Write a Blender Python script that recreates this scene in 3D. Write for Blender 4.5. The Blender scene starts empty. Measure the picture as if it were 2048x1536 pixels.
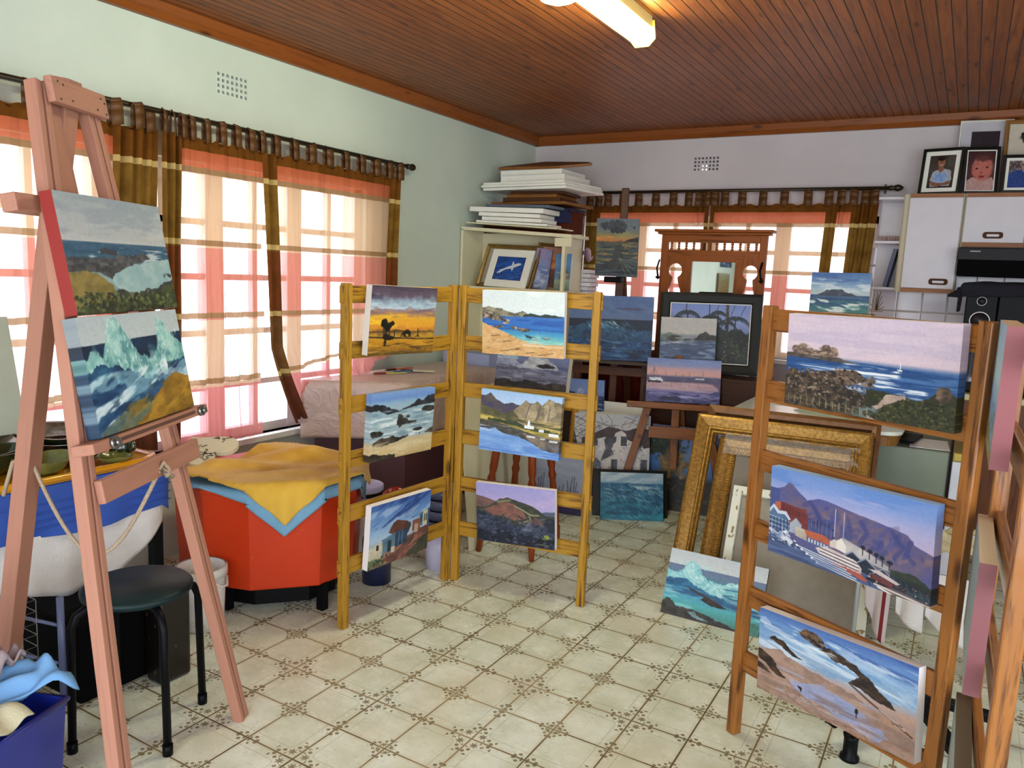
import bpy, bmesh, math, random
import numpy as np
from mathutils import Vector, Matrix

# ------------------------------------------------------------------ camera, sky, light, exposure
FPX = 1549.46
ROWS = [(0.860654, 0.507471, 0.041820), (0.107948, -0.101572, -0.988954), (-0.497618, 0.855661, -0.142199)]
CAM = np.array([2.0539, -2.3896, 1.5183])
SC = bpy.context.scene
cd = bpy.data.cameras.new('camera')
cam = bpy.data.objects.new('camera', cd)
SC.collection.objects.link(cam)
cd.sensor_width = 36.0
cd.lens = FPX / 2048 * 36.0
cd.clip_start = 0.05
_r, _d, _f = [Vector(v).normalized() for v in ROWS]
_r = _d.cross(_f).normalized()
_d = _f.cross(_r).normalized()
cam.matrix_world = Matrix(((_r.x, -_d.x, -_f.x, CAM[0]), (_r.y, -_d.y, -_f.y, CAM[1]), (_r.z, -_d.z, -_f.z, CAM[2]), (0, 0, 0, 1)))
SC.camera = cam
RM = np.array([tuple(_r), tuple(_d), tuple(_f)])
SC.view_settings.view_transform = 'Standard'
SC.view_settings.look = 'None'
SC.view_settings.gamma = 1.0
SC.view_settings.use_curve_mapping = False
SC.view_settings.exposure = 1.0
SC.cycles.use_denoising = True
SC.cycles.max_bounces = 10
SC.cycles.diffuse_bounces = 5
SC.cycles.transparent_max_bounces = 16
SC.cycles.sample_clamp_indirect = 6.0
wd = bpy.data.worlds.new('daylight')
SC.world = wd
wd.use_nodes = True
wd.node_tree.nodes['Background'].inputs[0].default_value = (0.86, 0.92, 1.0, 1)
wd.node_tree.nodes['Background'].inputs[1].default_value = 3.6


def ray(x, y):
    return RM.T @ np.array([(x - 1024) / FPX, (y - 768) / FPX, 1.0])


def onz(x, y, z=0.0):
    d = ray(x, y)
    return CAM + d * (z - CAM[2]) / d[2]


def onx(x, y, X):
    d = ray(x, y)
    return CAM + d * (X - CAM[0]) / d[0]


def ony(x, y, Y):
    d = ray(x, y)
    return CAM + d * (Y - CAM[1]) / d[1]


XW, YB, HC = -1.345, 3.70, 2.61       # left wall, back wall, underside of the cornice
XR, YF, ZC = 4.30, -4.20, 2.68        # right wall, wall behind the camera, ceiling


def portal(name, loc, rot, sx, sy):
    ld = bpy.data.lights.new(name, 'AREA')
    ld.shape = 'RECTANGLE'
    ld.size, ld.size_y = sx, sy
    ld.cycles.is_portal = True
    o = bpy.data.objects.new(name, ld)
    SC.collection.objects.link(o)
    o.location = loc
    o.rotation_euler = rot


portal('opening_daylight', (XW - 0.14, 0.29, 1.27), (0, -math.pi / 2, 0), 1.5, 2.5)
portal('opening_daylight', (0.35, YB + 0.14, 1.40), (-math.pi / 2, 0, 0), 2.4, 1.3)
portal('opening_daylight', (2.05, YF - 0.14, 1.28), (math.pi / 2, 0, 0), 4.1, 2.5)  # unseen opening behind the camera, added and enlarged for more light
portal('opening_daylight', (XR + 0.14, -2.1, 1.4), (0, math.pi / 2, 0), 1.8, 3.6)

# ------------------------------------------------------------------ materials
MATS = {}


def lin(c):
    if isinstance(c, str):
        c = c.lstrip('#')
        c = [int(c[i:i + 2], 16) / 255 for i in (0, 2, 4)]
    return tuple(((v / 12.92) if v <= 0.04045 else ((v + 0.055) / 1.055) ** 2.4) for v in c[:3]) + (1.0,)


class NT:
    """a small expression helper for node trees"""
    def __init__(s, name):
        s.m = bpy.data.materials.new(name)
        s.m.use_nodes = True
        s.t = s.m.node_tree
        s.n = s.t.nodes
        s.bsdf = s.n['Principled BSDF']
        s.out = s.n['Material Output']

    def node(s, typ, **kw):
        n = s.n.new(typ)
        for k, v in kw.items():
            setattr(n, k, v)
        return n

    def link(s, a, b):
        s.t.links.new(a, b)

    def put(s, sock, v):
        if isinstance(v, E_):
            v = v.s
        if isinstance(v, bpy.types.NodeSocket):
            s.link(v, sock)
        else:
            if sock.type == 'RGBA' and isinstance(v, str):
                v = lin(v)
            sock.default_value = v

    def math(s, op, a, b=None, c=None):
        n = s.node('ShaderNodeMath', operation=op)
        s.put(n.inputs[0], a)
        if b is not None:
            s.put(n.inputs[1], b)
        if c is not None:
            s.put(n.inputs[2], c)
        return E_(s, n.outputs[0])

    def coord(s, kind='Object'):
        return s.node('ShaderNodeTexCoord').outputs[kind]

    def mapping(s, vec, scale=(1, 1, 1), loc=(0, 0, 0), rot=(0, 0, 0)):
        n = s.node('ShaderNodeMapping')
        s.link(vec, n.inputs[0])
        n.inputs['Scale'].default_value = scale
        n.inputs['Location'].default_value = loc
        n.inputs['Rotation'].default_value = rot
        return n.outputs[0]

    def xyz(s, vec):
        n = s.node('ShaderNodeSeparateXYZ')
        s.link(vec, n.inputs[0])
        return [E_(s, o) for o in n.outputs]

    def noise(s, vec, scale=5, detail=3, rough=.55, dist=0.0):
        n = s.node('ShaderNodeTexNoise')
        if vec is not None:
            s.link(vec, n.inputs['Vector'])
        n.inputs['Scale'].default_value = scale
        n.inputs['Detail'].default_value = detail
        n.inputs['Roughness'].default_value = rough
        n.inputs['Distortion'].default_value = dist
        return E_(s, n.outputs[0])

    def ramp(s, f, stops, interp='LINEAR'):
        n = s.node('ShaderNodeValToRGB')
        s.put(n.inputs[0], f)
        r = n.color_ramp
        r.interpolation = interp
        while len(r.elements) < len(stops):
            r.elements.new(0.5)
        for e, (p, c) in zip(r.elements, stops):
            e.position = p
            e.color = lin(c) if isinstance(c, str) else (c, c, c, 1)
        return n.outputs[0]

    def mix(s, f, a, b, mode='MIX'):
        n = s.node('ShaderNodeMix', data_type='RGBA', blend_type=mode)
        s.put(n.inputs[0], f)
        s.put(n.inputs[6], a)
        s.put(n.inputs[7], b)
        return n.outputs[2]

    def bump(s, h, strength=.3, dist=.01):
        n = s.node('ShaderNodeBump')
        n.inputs['Strength'].default_value = strength
        n.inputs['Distance'].default_value = dist
        s.put(n.inputs['Height'], h)
        s.link(n.outputs[0], s.bsdf.inputs['Normal'])

    def set(s, **kw):
        al = dict(color='Base Color', rough='Roughness', metal='Metallic', spec='Specular IOR Level', coat='Coat Weight', sheen='Sheen Weight', trans='Transmission Weight', alpha='Alpha', emit='Emission Color', power='Emission Strength')
        for k, v in kw.items():
            s.put(s.bsdf.inputs[al[k]], v)
        return s


class E_:
    def __init__(s, t, sock):
        s.t, s.s = t, sock

    def __add__(s, o): return s.t.math('ADD', s, o)
    def __radd__(s, o): return s.t.math('ADD', o, s)
    def __sub__(s, o): return s.t.math('SUBTRACT', s, o)
    def __rsub__(s, o): return s.t.math('SUBTRACT', o, s)
    def __mul__(s, o): return s.t.math('MULTIPLY', s, o)
    def __rmul__(s, o): return s.t.math('MULTIPLY', o, s)
    def __truediv__(s, o): return s.t.math('DIVIDE', s, o)
    def __lt__(s, o): return s.t.math('LESS_THAN', s, o)
    def __gt__(s, o): return s.t.math('GREATER_THAN', s, o)
    def abs(s): return s.t.math('ABSOLUTE', s)
    def fract(s): return s.t.math('FRACT', s)
    def floor(s): return s.t.math('FLOOR', s)
    def sin(s): return s.t.math('SINE', s)
    def sqrt(s): return s.t.math('SQRT', s)
    def max(s, o): return s.t.math('MAXIMUM', s, o)
    def min(s, o): return s.t.math('MINIMUM', s, o)
    def pp(s, o): return s.t.math('PINGPONG', s, o)
    def mod(s, o): return s.t.math('FLOORED_MODULO', s, o)
    def smooth(s, a, b):
        n = s.t.node('ShaderNodeMapRange', interpolation_type='SMOOTHSTEP')
        s.t.put(n.inputs[0], s)
        n.inputs[1].default_value = a
        n.inputs[2].default_value = b
        return E_(s.t, n.outputs[0])


def plain(key, color, rough=.5, metal=0.0, var=.08, scale=9, bump=0.0, coat=0.0, spec=.5, bscale=60):
    if key in MATS:
        return MATS[key]
    t = NT(key)
    co = t.coord()
    n = t.noise(co, scale, 4)
    c = lin(color)
    d = tuple(max(0, v * (1 - var * 2.2)) for v in c[:3]) + (1,)
    l = tuple(min(1, v * (1 + var)) for v in c[:3]) + (1,)
    t.set(color=t.mix(n, d, l), rough=rough, metal=metal, coat=coat, spec=spec)
    if bump:
        t.bump(t.noise(co, bscale, 3), bump, .004)
    MATS[key] = t.m
    return t.m


def wood(key, light, dark, axis='x', rough=.45, grain=1.0, knots=True, coat=0.0, contrast=1.0):
    if key in MATS:
        return MATS[key]
    t = NT(key)
    co = t.coord()
    rnd = t.node('ShaderNodeObjectInfo').outputs['Random']
    off = t.node('ShaderNodeVectorMath', operation='SCALE')
    off.inputs[0].default_value = (13, 7, 5)
    t.link(rnd, off.inputs['Scale'])
    add = t.node('ShaderNodeVectorMath', operation='ADD')
    t.link(co, add.inputs[0])
    t.link(off.outputs[0], add.inputs[1])
    a, b = 1.6 * grain, 26 * grain
    sc = dict(x=(a, b, b), y=(b, a, b), z=(b, b, a))[axis]
    v = t.mapping(add.outputs[0], sc)
    g = t.noise(v, 2.2, 5, .6, .6)
    g2 = t.noise(v, 7, 3, .6, .2)
    f = g * 0.75 + g2 * 0.3
    w = .18 / contrast
    col = t.ramp(f, [(max(0, .5 - w), dark), (.52, light), (min(1, .5 + w * 1.6), light)])
    if knots:
        sk = dict(x=(3.2, 9, 9), y=(9, 3.2, 9), z=(9, 9, 3.2))[axis]
        vo = t.node('ShaderNodeTexVoronoi')
        t.link(t.mapping(add.outputs[0], sk), vo.inputs['Vector'])
        vo.inputs['Scale'].default_value = 1.0
        k = E_(t, vo.outputs['Distance']).smooth(.17, .05)
        c = lin(dark)
        col = t.mix(k * .8, col, tuple(v * .45 for v in c[:3]) + (1,))
    t.set(color=col, rough=rough, coat=coat, spec=.22)
    t.bump(g2, .12, .003)
    MATS[key] = t.m
    return t.m


# ------------------------------------------------------------------ meshes and objects
def aim(p0, p1, up=(0, 0, 1)):
    """matrix whose local X runs from p0 to p1, origin at the middle"""
    p0, p1 = Vector(p0), Vector(p1)
    x = (p1 - p0).normalized()
    u = Vector(up)
    if abs(x.dot(u)) > .98:
        u = Vector((0, 1, 0)) if abs(x.y) < .9 else Vector((1, 0, 0))
    y = u.cross(x).normalized()
    z = x.cross(y)
    m = Matrix((x, y, z)).transposed().to_4x4()
    m.translation = (p0 + p1) / 2
    return m, (p1 - p0).length


class MB:
    def __init__(s):
        s.b = bmesh.new()
        s.mi = 0

    def _faces(s, vs, fs):
        v = [s.b.verts.new(p) for p in vs]
        for f in fs:
            try:
                fc = s.b.faces.new([v[i] for i in f])
                fc.material_index = s.mi
            except ValueError:
                pass
        return s

    def mat(s, i):
        s.mi = i
        return s

    def box(s, c, size, M=None, taper=1.0):
        hx, hy, hz = [v / 2 for v in size]
        P = [Vector((sx * hx * (taper if sz > 0 else 1), sy * hy * (taper if sz > 0 else 1), sz * hz)) + Vector((0, 0, 0)) for sz in (-1, 1) for sy in (-1, 1) for sx in (-1, 1)]
        M2 = Matrix.Translation(Vector(c)) @ (M.to_4x4() if M is not None else Matrix())
        return s._faces([M2 @ p for p in P], [(0, 2, 3, 1), (4, 5, 7, 6), (0, 1, 5, 4), (2, 6, 7, 3), (0, 4, 6, 2), (1, 3, 7, 5)])

    def lohi(s, lo, hi):
        return s.box([(a + b) / 2 for a, b in zip(lo, hi)], [abs(b - a) for a, b in zip(lo, hi)])

    def bar(s, p0, p1, w, d, up=(0, 0, 1)):
        m, L = aim(p0, p1, up)
        hx, hy, hz = L / 2, w / 2, d / 2
        P = [m @ Vector((sx * hx, sy * hy, sz * hz)) for sz in (-1, 1) for sy in (-1, 1) for sx in (-1, 1)]
        return s._faces(P, [(0, 2, 3, 1), (4, 5, 7, 6), (0, 1, 5, 4), (2, 6, 7, 3), (0, 4, 6, 2), (1, 3, 7, 5)])

    def tube(s, pts, r, n=10, closed=False, cap=True):
        pts = [Vector(p) for p in pts]
        rs = r if isinstance(r, (list, tuple)) else [r] * len(pts)
        N = len(pts)
        rings = []
        prev = None
        for i, p in enumerate(pts):
            a = pts[(i - 1) % N] if (closed or i > 0) else p
            b = pts[(i + 1) % N] if (closed or i < N - 1) else p
            t = (b - a).normalized()
            if prev is None:
                u = Vector((0, 0, 1)) if abs(t.z) < .9 else Vector((1, 0, 0))
                x = t.cross(u).normalized()
            else:
                x = (prev - t * prev.dot(t)).normalized()
            prev = x
            y = t.cross(x)
            rings.append([s.b.verts.new(p + (x * math.cos(k * 2 * math.pi / n) + y * math.sin(k * 2 * math.pi / n)) * rs[i]) for k in range(n)])
        m = N if closed else N - 1
        for i in range(m):
            A, B = rings[i], rings[(i + 1) % N]
            for k in range(n):
                f = s.b.faces.new((A[k], A[(k + 1) % n], B[(k + 1) % n], B[k]))
                f.material_index = s.mi
                f.smooth = True
        if cap and not closed:
            for R, rev in ((rings[0], True), (rings[-1], False)):
                f = s.b.faces.new(R[::-1] if rev else R)
                f.material_index = s.mi
        return s

    def lathe(s, prof, c=(0, 0, 0), M=None, n=24, wob=None):
        M2 = Matrix.Translation(Vector(c)) @ (M.to_4x4() if M is not None else Matrix())
        rings = []
        for j, (r, z) in enumerate(prof):
            if r < 1e-5:
                rings.append([s.b.verts.new(M2 @ Vector((0, 0, z)))])
                continue
            row = []
            for k in range(n):
                a = k * 2 * math.pi / n
                rr, zz = (r, z) if wob is None else wob(a, r, z)
                row.append(s.b.verts.new(M2 @ Vector((rr * math.cos(a), rr * math.sin(a), zz))))
            rings.append(row)
        for A, B in zip(rings[:-1], rings[1:]):
            for k in range(n):
                q = [A[k % len(A)], A[(k + 1) % len(A)], B[(k + 1) % len(B)], B[k % len(B)]]
                q = [v for i, v in enumerate(q) if v not in q[:i]]
                if len(q) > 2:
                    f = s.b.faces.new(q)
                    f.material_index = s.mi
                    f.smooth = True
        return s

    def prism(s, poly, z0, z1, M=None, top=None):
        n = len(poly)
        top = top or poly
        M2 = M if M is not None else Matrix()
        P = [M2 @ Vector((x, y, z0)) for x, y in poly] + [M2 @ Vector((x, y, z1)) for x, y in top]
        return s._faces(P, [tuple(range(n))[::-1], tuple(range(n, 2 * n))] + [(i, (i + 1) % n, n + (i + 1) % n, n + i) for i in range(n)])

    def grid(s, fn, nu, nv, close_u=False):
        V = [[s.b.verts.new(fn(i / nu, j / nv)) for i in range(nu + (0 if close_u else 1))] for j in range(nv + 1)]
        for j in range(nv):
            for i in range(nu):
                i2 = (i + 1) % len(V[0])
                f = s.b.faces.new((V[j][i], V[j][i2], V[j + 1][i2], V[j + 1][i]))
                f.material_index = s.mi
                f.smooth = True
        return s

    def build(s, name, mats, parent=None, bevel=0.0, smooth=False, solid=0.0, subd=0, origin=None):
        bmesh.ops.recalc_face_normals(s.b, faces=s.b.faces)
        me = bpy.data.meshes.new(name)
        s.b.to_mesh(me)
        s.b.free()
        if smooth:
            me.polygons.foreach_set('use_smooth', [True] * len(me.polygons))
        return put_mesh(name, me, mats, parent, bevel, solid, subd, origin)


def put_mesh(name, me, mats, parent=None, bevel=0.0, solid=0.0, subd=0, origin=None):
    for m in (mats if isinstance(mats, (list, tuple)) else [mats]):
        me.materials.append(m)
    if origin is None:
        co = np.empty(len(me.vertices) * 3, np.float32)
        me.vertices.foreach_get('co', co)
        co = co.reshape(-1, 3)
        lo, hi = co.min(0), co.max(0)
        origin = ((lo[0] + hi[0]) / 2, (lo[1] + hi[1]) / 2, lo[2])
    o = Vector([float(v) for v in origin])
    me.transform(Matrix.Translation(-o))
    ob = bpy.data.objects.new(name, me)
    SC.collection.objects.link(ob)
    if parent is not None:
        ob.parent = parent
        ob.location = o - WL[parent.name]
    else:
        ob.location = o
    WL[ob.name] = o
    mods(ob, bevel, solid, subd)
    return ob


def mods(ob, bevel=0.0, solid=0.0, subd=0):
    if solid:
        m = ob.modifiers.new('thickness', 'SOLIDIFY')
        m.thickness = solid
        m.offset = 0
    if bevel:
        m = ob.modifiers.new('edges', 'BEVEL')
        m.width = bevel
        m.segments = 2
        m.limit_method = 'ANGLE'
        m.angle_limit = math.radians(40)
    if subd:
        m = ob.modifiers.new('smooth', 'SUBSURF')
        m.levels = m.render_levels = subd


WL = {}


def beam(name, p0, p1, w, d, mat, parent=None, up=(0, 0, 1), bevel=.003):
    """a straight piece with its own axes: X along it, Y = w across, Z = d along up"""
    m, L = aim(p0, p1, up)
    b = MB()
    b.box((0, 0, 0), (L, w, d))
    bmesh.ops.recalc_face_normals(b.b, faces=b.b.faces)
    me = bpy.data.meshes.new(name)
    b.b.to_mesh(me)
    b.b.free()
    me.materials.append(mat)
    ob = bpy.data.objects.new(name, me)
    SC.collection.objects.link(ob)
    if parent is not None:
        ob.parent = parent
        m = Matrix.Translation(-WL[parent.name]) @ m
    ob.matrix_local = m
    WL[ob.name] = m.translation.copy()
    mods(ob, bevel)
    return ob


def tag(o, label=None, cat=None, group=None, kind=None):
    if label:
        o['label'] = label
    if cat:
        o['category'] = cat
    if group:
        o['group'] = group
    if kind:
        o['kind'] = kind
    return o


def thing(name, label, cat, loc, group=None):
    o = bpy.data.objects.new(name, None)
    SC.collection.objects.link(o)
    o.empty_display_size = .05
    o.location = Vector([float(v) for v in loc])
    WL[o.name] = o.location.copy()
    return tag(o, label, cat, group)


def struct(name, mb, mats, parent=None, **kw):
    o = mb.build(name, mats, parent, **kw)
    if parent is None:
        o['kind'] = 'structure'
    return o
# ------------------------------------------------------------------ painted pictures: a colour for every point of a fine grid
def rgb(c):
    if isinstance(c, str):
        c = c.lstrip('#')
        return np.array([int(c[i:i + 2], 16) / 255 for i in (0, 2, 4)])
    return np.array(c)


class Art:
    def __init__(s, W, H, seed=1, base='ffffff'):
        s.W, s.H = W, H
        s.r = np.random.default_rng(seed)
        s.U, s.V = np.meshgrid((np.arange(W) + .5) / W, (np.arange(H) + .5) / H)
        s.I = np.ones((H, W, 3)) * rgb(base)
        s.wob = (s.noise(14, 14, 3) - .5, s.noise(14, 14, 3) - .5)

    def noise(s, su, sv, octs=3, rough=.55):
        out = np.zeros((s.H, s.W))
        amp = tot = 0
        a = 1.0
        for o in range(octs):
            nu, nv = int(max(2, su * 2 ** o)) + 3, int(max(2, sv * 2 ** o * max(1.0, s.V.max()))) + 3
            g = s.r.random((nv, nu))
            x = s.U * su * 2 ** o
            y = s.V * sv * 2 ** o
            xi = np.clip(x.astype(int), 0, nu - 2)
            yi = np.clip(y.astype(int), 0, nv - 2)
            fx, fy = x - xi, y - yi
            fx = fx * fx * (3 - 2 * fx)
            fy = fy * fy * (3 - 2 * fy)
            out += a * ((g[yi, xi] * (1 - fx) + g[yi, xi + 1] * fx) * (1 - fy) + (g[yi + 1, xi] * (1 - fx) + g[yi + 1, xi + 1] * fx) * fy)
            tot += a
            a *= rough
        return out / tot

    def mix(s, m, c):
        c = c if (isinstance(c, np.ndarray) and c.ndim == 3) else rgb(c)
        s.I = s.I * (1 - m[..., None]) + c * m[..., None]
        return s

    def grad(s, stops, wob=.0):
        v = s.V + (wob * s.wob[1] if wob else 0)
        p = [a for a, _ in stops]
        cs = np.array([rgb(c) for _, c in stops])
        for k in range(3):
            s.I[..., k] = np.interp(v, p, cs[:, k])
        return s

    def col(s, c, c2=None, su=14, sv=14):
        if c2 is None:
            return rgb(c)
        n = np.clip((s.noise(su, sv, 4) - .5) * 2.6 + .5, 0, 1)
        return rgb(c) * (1 - n[..., None]) + rgb(c2) * n[..., None]

    def streak(s, c, amt=.7, su=3, sv=30, v0=0, v1=1, thr=.55, soft=.12, u0=0, u1=1, slant=0.0):
        keep = (s.U, s.V)
        if slant:
            s.V = s.V + slant * s.U + (max(0.0, -slant))
        n = s.noise(su, sv, 3)
        s.U, s.V = keep
        m = np.clip((n - thr) / soft, 0, 1) * amt
        e = .03
        m = m * np.clip((s.V - v0) / e + .5, 0, 1) * np.clip((v1 - s.V) / e + .5, 0, 1) * np.clip((s.U - u0) / e + .5, 0, 1) * np.clip((u1 - s.U) / e + .5, 0, 1)
        return s.mix(m, c)

    def under(s, pts, c, rough=.02, c2=None, bot=None, soft=.006, su=14, sv=14, jag=26, amt=1.0):
        x = [p[0] for p in pts]
        y = [p[1] for p in pts]
        top = np.interp(s.U, x, y)
        n = (s.noise(jag, 5, 3) - .5) * 2 * rough
        m = np.clip((s.V - top - n) / soft + .5, 0, 1)
        if bot is not None:
            bt = np.interp(s.U, [p[0] for p in bot], [p[1] for p in bot]) + (s.noise(jag, 5, 3) - .5) * rough
            m *= np.clip((bt - s.V) / soft + .5, 0, 1)
        m *= (s.U >= x[0]) & (s.U <= x[-1])
        return s.mix(m * amt, s.col(c, c2, su, sv))

    def poly(s, pts, c, rough=.0, c2=None, amt=1.0, su=14, sv=14):
        X = s.U + s.wob[0] * rough
        Y = s.V + s.wob[1] * rough
        ins = np.zeros(X.shape, bool)
        n = len(pts)
        for i in range(n):
            (x0, y0), (x1, y1) = pts[i], pts[(i + 1) % n]
            if y0 == y1:
                continue
            ins ^= ((y0 > Y) != (y1 > Y)) & (X < (x1 - x0) * (Y - y0) / (y1 - y0) + x0)
        return s.mix(ins * amt, s.col(c, c2, su, sv))

    def rect(s, x0, y0, x1, y1, c, **k):
        return s.poly([(x0, y0), (x1, y0), (x1, y1), (x0, y1)], c, **k)

    def blob(s, cx, cy, rx, ry, c, rough=.3, c2=None, soft=.25, amt=1.0, su=18, sv=18):
        d = np.sqrt(((s.U - cx) / rx) ** 2 + ((s.V - cy) / ry) ** 2) + (s.noise(20, 20, 2) - .5) * 2 * rough
        return s.mix(np.clip((1 - d) / soft + .5, 0, 1) * amt, s.col(c, c2, su, sv))

    def line(s, pts, w, c, amt=1.0):
        asp = s.H / s.W
        m = np.zeros(s.U.shape)
        for (x0, y0), (x1, y1) in zip(pts[:-1], pts[1:]):
            dx, dy = x1 - x0, (y1 - y0) * asp
            t = np.clip(((s.U - x0) * dx + (s.V - y0) * asp * dy) / (dx * dx + dy * dy + 1e-12), 0, 1)
            d = np.hypot(s.U - x0 - t * dx, (s.V - y0) * asp - t * dy)
            m = np.maximum(m, np.clip((w - d) / (1.0 / s.W) + .5, 0, 1))
        return s.mix(m * amt, c)

    def dabs(s, n, box, lw, cs, ang=0.0, spread=.4, amt=.9, mask=None):
        x0, y0, x1, y1 = box
        asp = s.H / s.W
        for _ in range(n):
            cx, cy = s.r.uniform(x0, x1), s.r.uniform(y0, y1)
            L, w = lw[0] * s.r.uniform(.5, 1.3), lw[1] * s.r.uniform(.6, 1.3)
            a = ang + s.r.normal() * spread
            R = max(L, w)
            i0, i1 = int(max(0, (cx - R) * s.W)), int(min(s.W, (cx + R) * s.W + 1))
            j0, j1 = int(max(0, (cy - R / asp) * s.H)), int(min(s.H, (cy + R / asp) * s.H + 1))
            if i1 <= i0 or j1 <= j0:
                continue
            if mask is not None and not mask[min(s.H - 1, max(0, int(cy * s.H))), min(s.W - 1, max(0, int(cx * s.W)))]:
                continue
            u = s.U[j0:j1, i0:i1] - cx
            v = (s.V[j0:j1, i0:i1] - cy) * asp
            p, q = u * math.cos(a) + v * math.sin(a), -u * math.sin(a) + v * math.cos(a)
            m = (np.clip(1.6 - 1.6 * ((p / L) ** 2 + (q / w) ** 2), 0, 1) * amt)[..., None]
            c = rgb(cs[s.r.integers(len(cs))])
            s.I[j0:j1, i0:i1] = s.I[j0:j1, i0:i1] * (1 - m) + c * m
        return s

    def grain(s, a=.03):
        n = (s.noise(s.W / 3, s.H / 3, 2) - .5) * 2 * a
        s.I = np.clip(s.I + n[..., None], 0, 1)
        return s

    def signed(s, x, y, w, c):
        k = s.r.uniform(-1, 1, 9)
        s.line([(x + w * i / 8, y + .018 * k[i]) for i in range(9)], .0022, c, .8)
        return s


def to_lin(I):
    I = np.clip(I, 0, 1)
    return np.where(I <= .04045, I / 12.92, ((I + .055) / 1.055) ** 2.4)


def paint_mat():
    if 'oil paint' in MATS:
        return MATS['oil paint']
    t = NT('oil paint')
    a = t.node('ShaderNodeVertexColor')
    a.layer_name = 'Col'
    t.set(color=a.outputs[0], rough=.5, spec=.35)
    t.bump(t.noise(t.coord(), 260, 2), .12, .001)
    MATS['oil paint'] = t.m
    return t.m


def print_mat():
    if 'photo print' in MATS:
        return MATS['photo print']
    t = NT('photo print')
    a = t.node('ShaderNodeVertexColor')
    a.layer_name = 'Col'
    t.set(color=a.outputs[0], rough=.25, spec=.4)
    MATS['photo print'] = t.m
    return t.m


def axes(th, ti=0.0, ro=0.0):
    """width axis, height axis and facing of an upright rectangle: turned th, leaning back ti, rolled ro (degrees)"""
    th, ti, ro = [math.radians(v) for v in (th, ti, ro)]
    u = Vector((math.cos(th), math.sin(th), 0))
    n = Vector((math.sin(th), -math.cos(th), 0))
    v = Vector((0, 0, 1)) * math.cos(ti) - n * math.sin(ti)
    u2 = u * math.cos(ro) + v * math.sin(ro)
    v2 = v * math.cos(ro) - u * math.sin(ro)
    return u2, v2, u2.cross(v2)


def canvas_mesh(name, art, c, u, v, n, w, h, depth, side):
    """c = middle of the lower edge of the painted face"""
    W, H = art.W, art.H
    c = np.array(c)
    u, v, n = np.array(u), np.array(v), np.array(n)
    gu = np.linspace(-w / 2, w / 2, W)
    gv = np.linspace(h, 0, H)
    P = c + gu[None, :, None] * u + gv[:, None, None] * v
    C = np.concatenate([to_lin(art.I) * .84, np.ones((H, W, 1))], 2)
    verts = [P.reshape(-1, 3)]
    cols = [C.reshape(-1, 4)]
    idx = np.arange(W * H).reshape(H, W)
    quads = [np.stack([idx[:-1, :-1], idx[1:, :-1], idx[1:, 1:], idx[:-1, 1:]], -1).reshape(-1, 4)]
    base = W * H
    if depth > 0:
        loops = [idx[0, :], idx[:, -1], idx[-1, ::-1], idx[::-1, 0]]
        for k, e in enumerate(loops):
            p = verts[0][e]
            if isinstance(side, dict):
                sc = side.get('trbl'[k], side.get('', 'e4e2da'))
            else:
                sc = side
            cc = cols[0][e] if sc == 'wrap' else cols[0][e] * np.array([.42, .42, .42, 1]) if sc == 'shaded wrap' else np.tile(np.append(to_lin(rgb(sc)), 1), (len(e), 1))  # edge colours cut darker to paint shade onto the sides
            verts += [p, p - n * depth]
            cols += [cc, cc]
            m = len(e)
            a = base + np.arange(m)
            b = a + m
            quads.append(np.stack([a[:-1], a[1:], b[1:], b[:-1]], -1))
            base += 2 * m
        q = [c + n * -depth + u * su * w / 2 + v * hh for su, hh in ((-1, h), (1, h), (1, 0), (-1, 0))]
        verts.append(np.array(q))
        cols.append(np.tile(np.append(to_lin(rgb('cfc6b2')), 1), (4, 1)))
        quads.append(np.array([[base, base + 1, base + 2, base + 3]]))
    verts = np.concatenate(verts).astype(np.float32)
    cols = np.concatenate(cols).astype(np.float32)
    quads = np.concatenate(quads).astype(np.int32)
    me = bpy.data.meshes.new(name)
    me.vertices.add(len(verts))
    me.vertices.foreach_set('co', verts.ravel())
    me.loops.add(len(quads) * 4)
    me.loops.foreach_set('vertex_index', quads.ravel())
    me.polygons.add(len(quads))
    me.polygons.foreach_set('loop_start', np.arange(len(quads), dtype=np.int32) * 4)
    me.update(calc_edges=True)
    at = me.color_attributes.new('Col', 'FLOAT_COLOR', 'POINT')
    at.data.foreach_set('color', cols.ravel())
    return me


def painting(label, art, c, th, ti, ro, w, h, depth=.03, side='e4e2da', group=None, mat=None, name='painting', cat='painting'):
    u, v, n = axes(th, ti, ro)
    me = canvas_mesh(name, art, c, u, v, n, w, h, depth, side)
    o = put_mesh(name, me, mat or paint_mat())
    return tag(o, label, cat, group)


def rim(mb, c, u, v, n, w, h, prof, mats=None):
    """a mitred frame: prof = (inset from the outer edge, height above the back) points; c = middle of the lower outer edge, at the back"""
    c, u, v, n = Vector(c), Vector(u), Vector(v), Vector(n)
    rings = []
    for ins, ht in prof:
        rings.append([c + u * (su * (w / 2 - ins)) + v * (h - ins if top else ins) + n * ht for su, top in ((-1, 1), (1, 1), (1, 0), (-1, 0))])
    R = [[mb.b.verts.new(p) for p in r] for r in rings]
    for j in range(len(R) - 1):
        for k in range(4):
            f = mb.b.faces.new((R[j][k], R[j][(k + 1) % 4], R[j + 1][(k + 1) % 4], R[j + 1][k]))
            f.material_index = mats[j] if mats else mb.mi
    return mb


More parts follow.
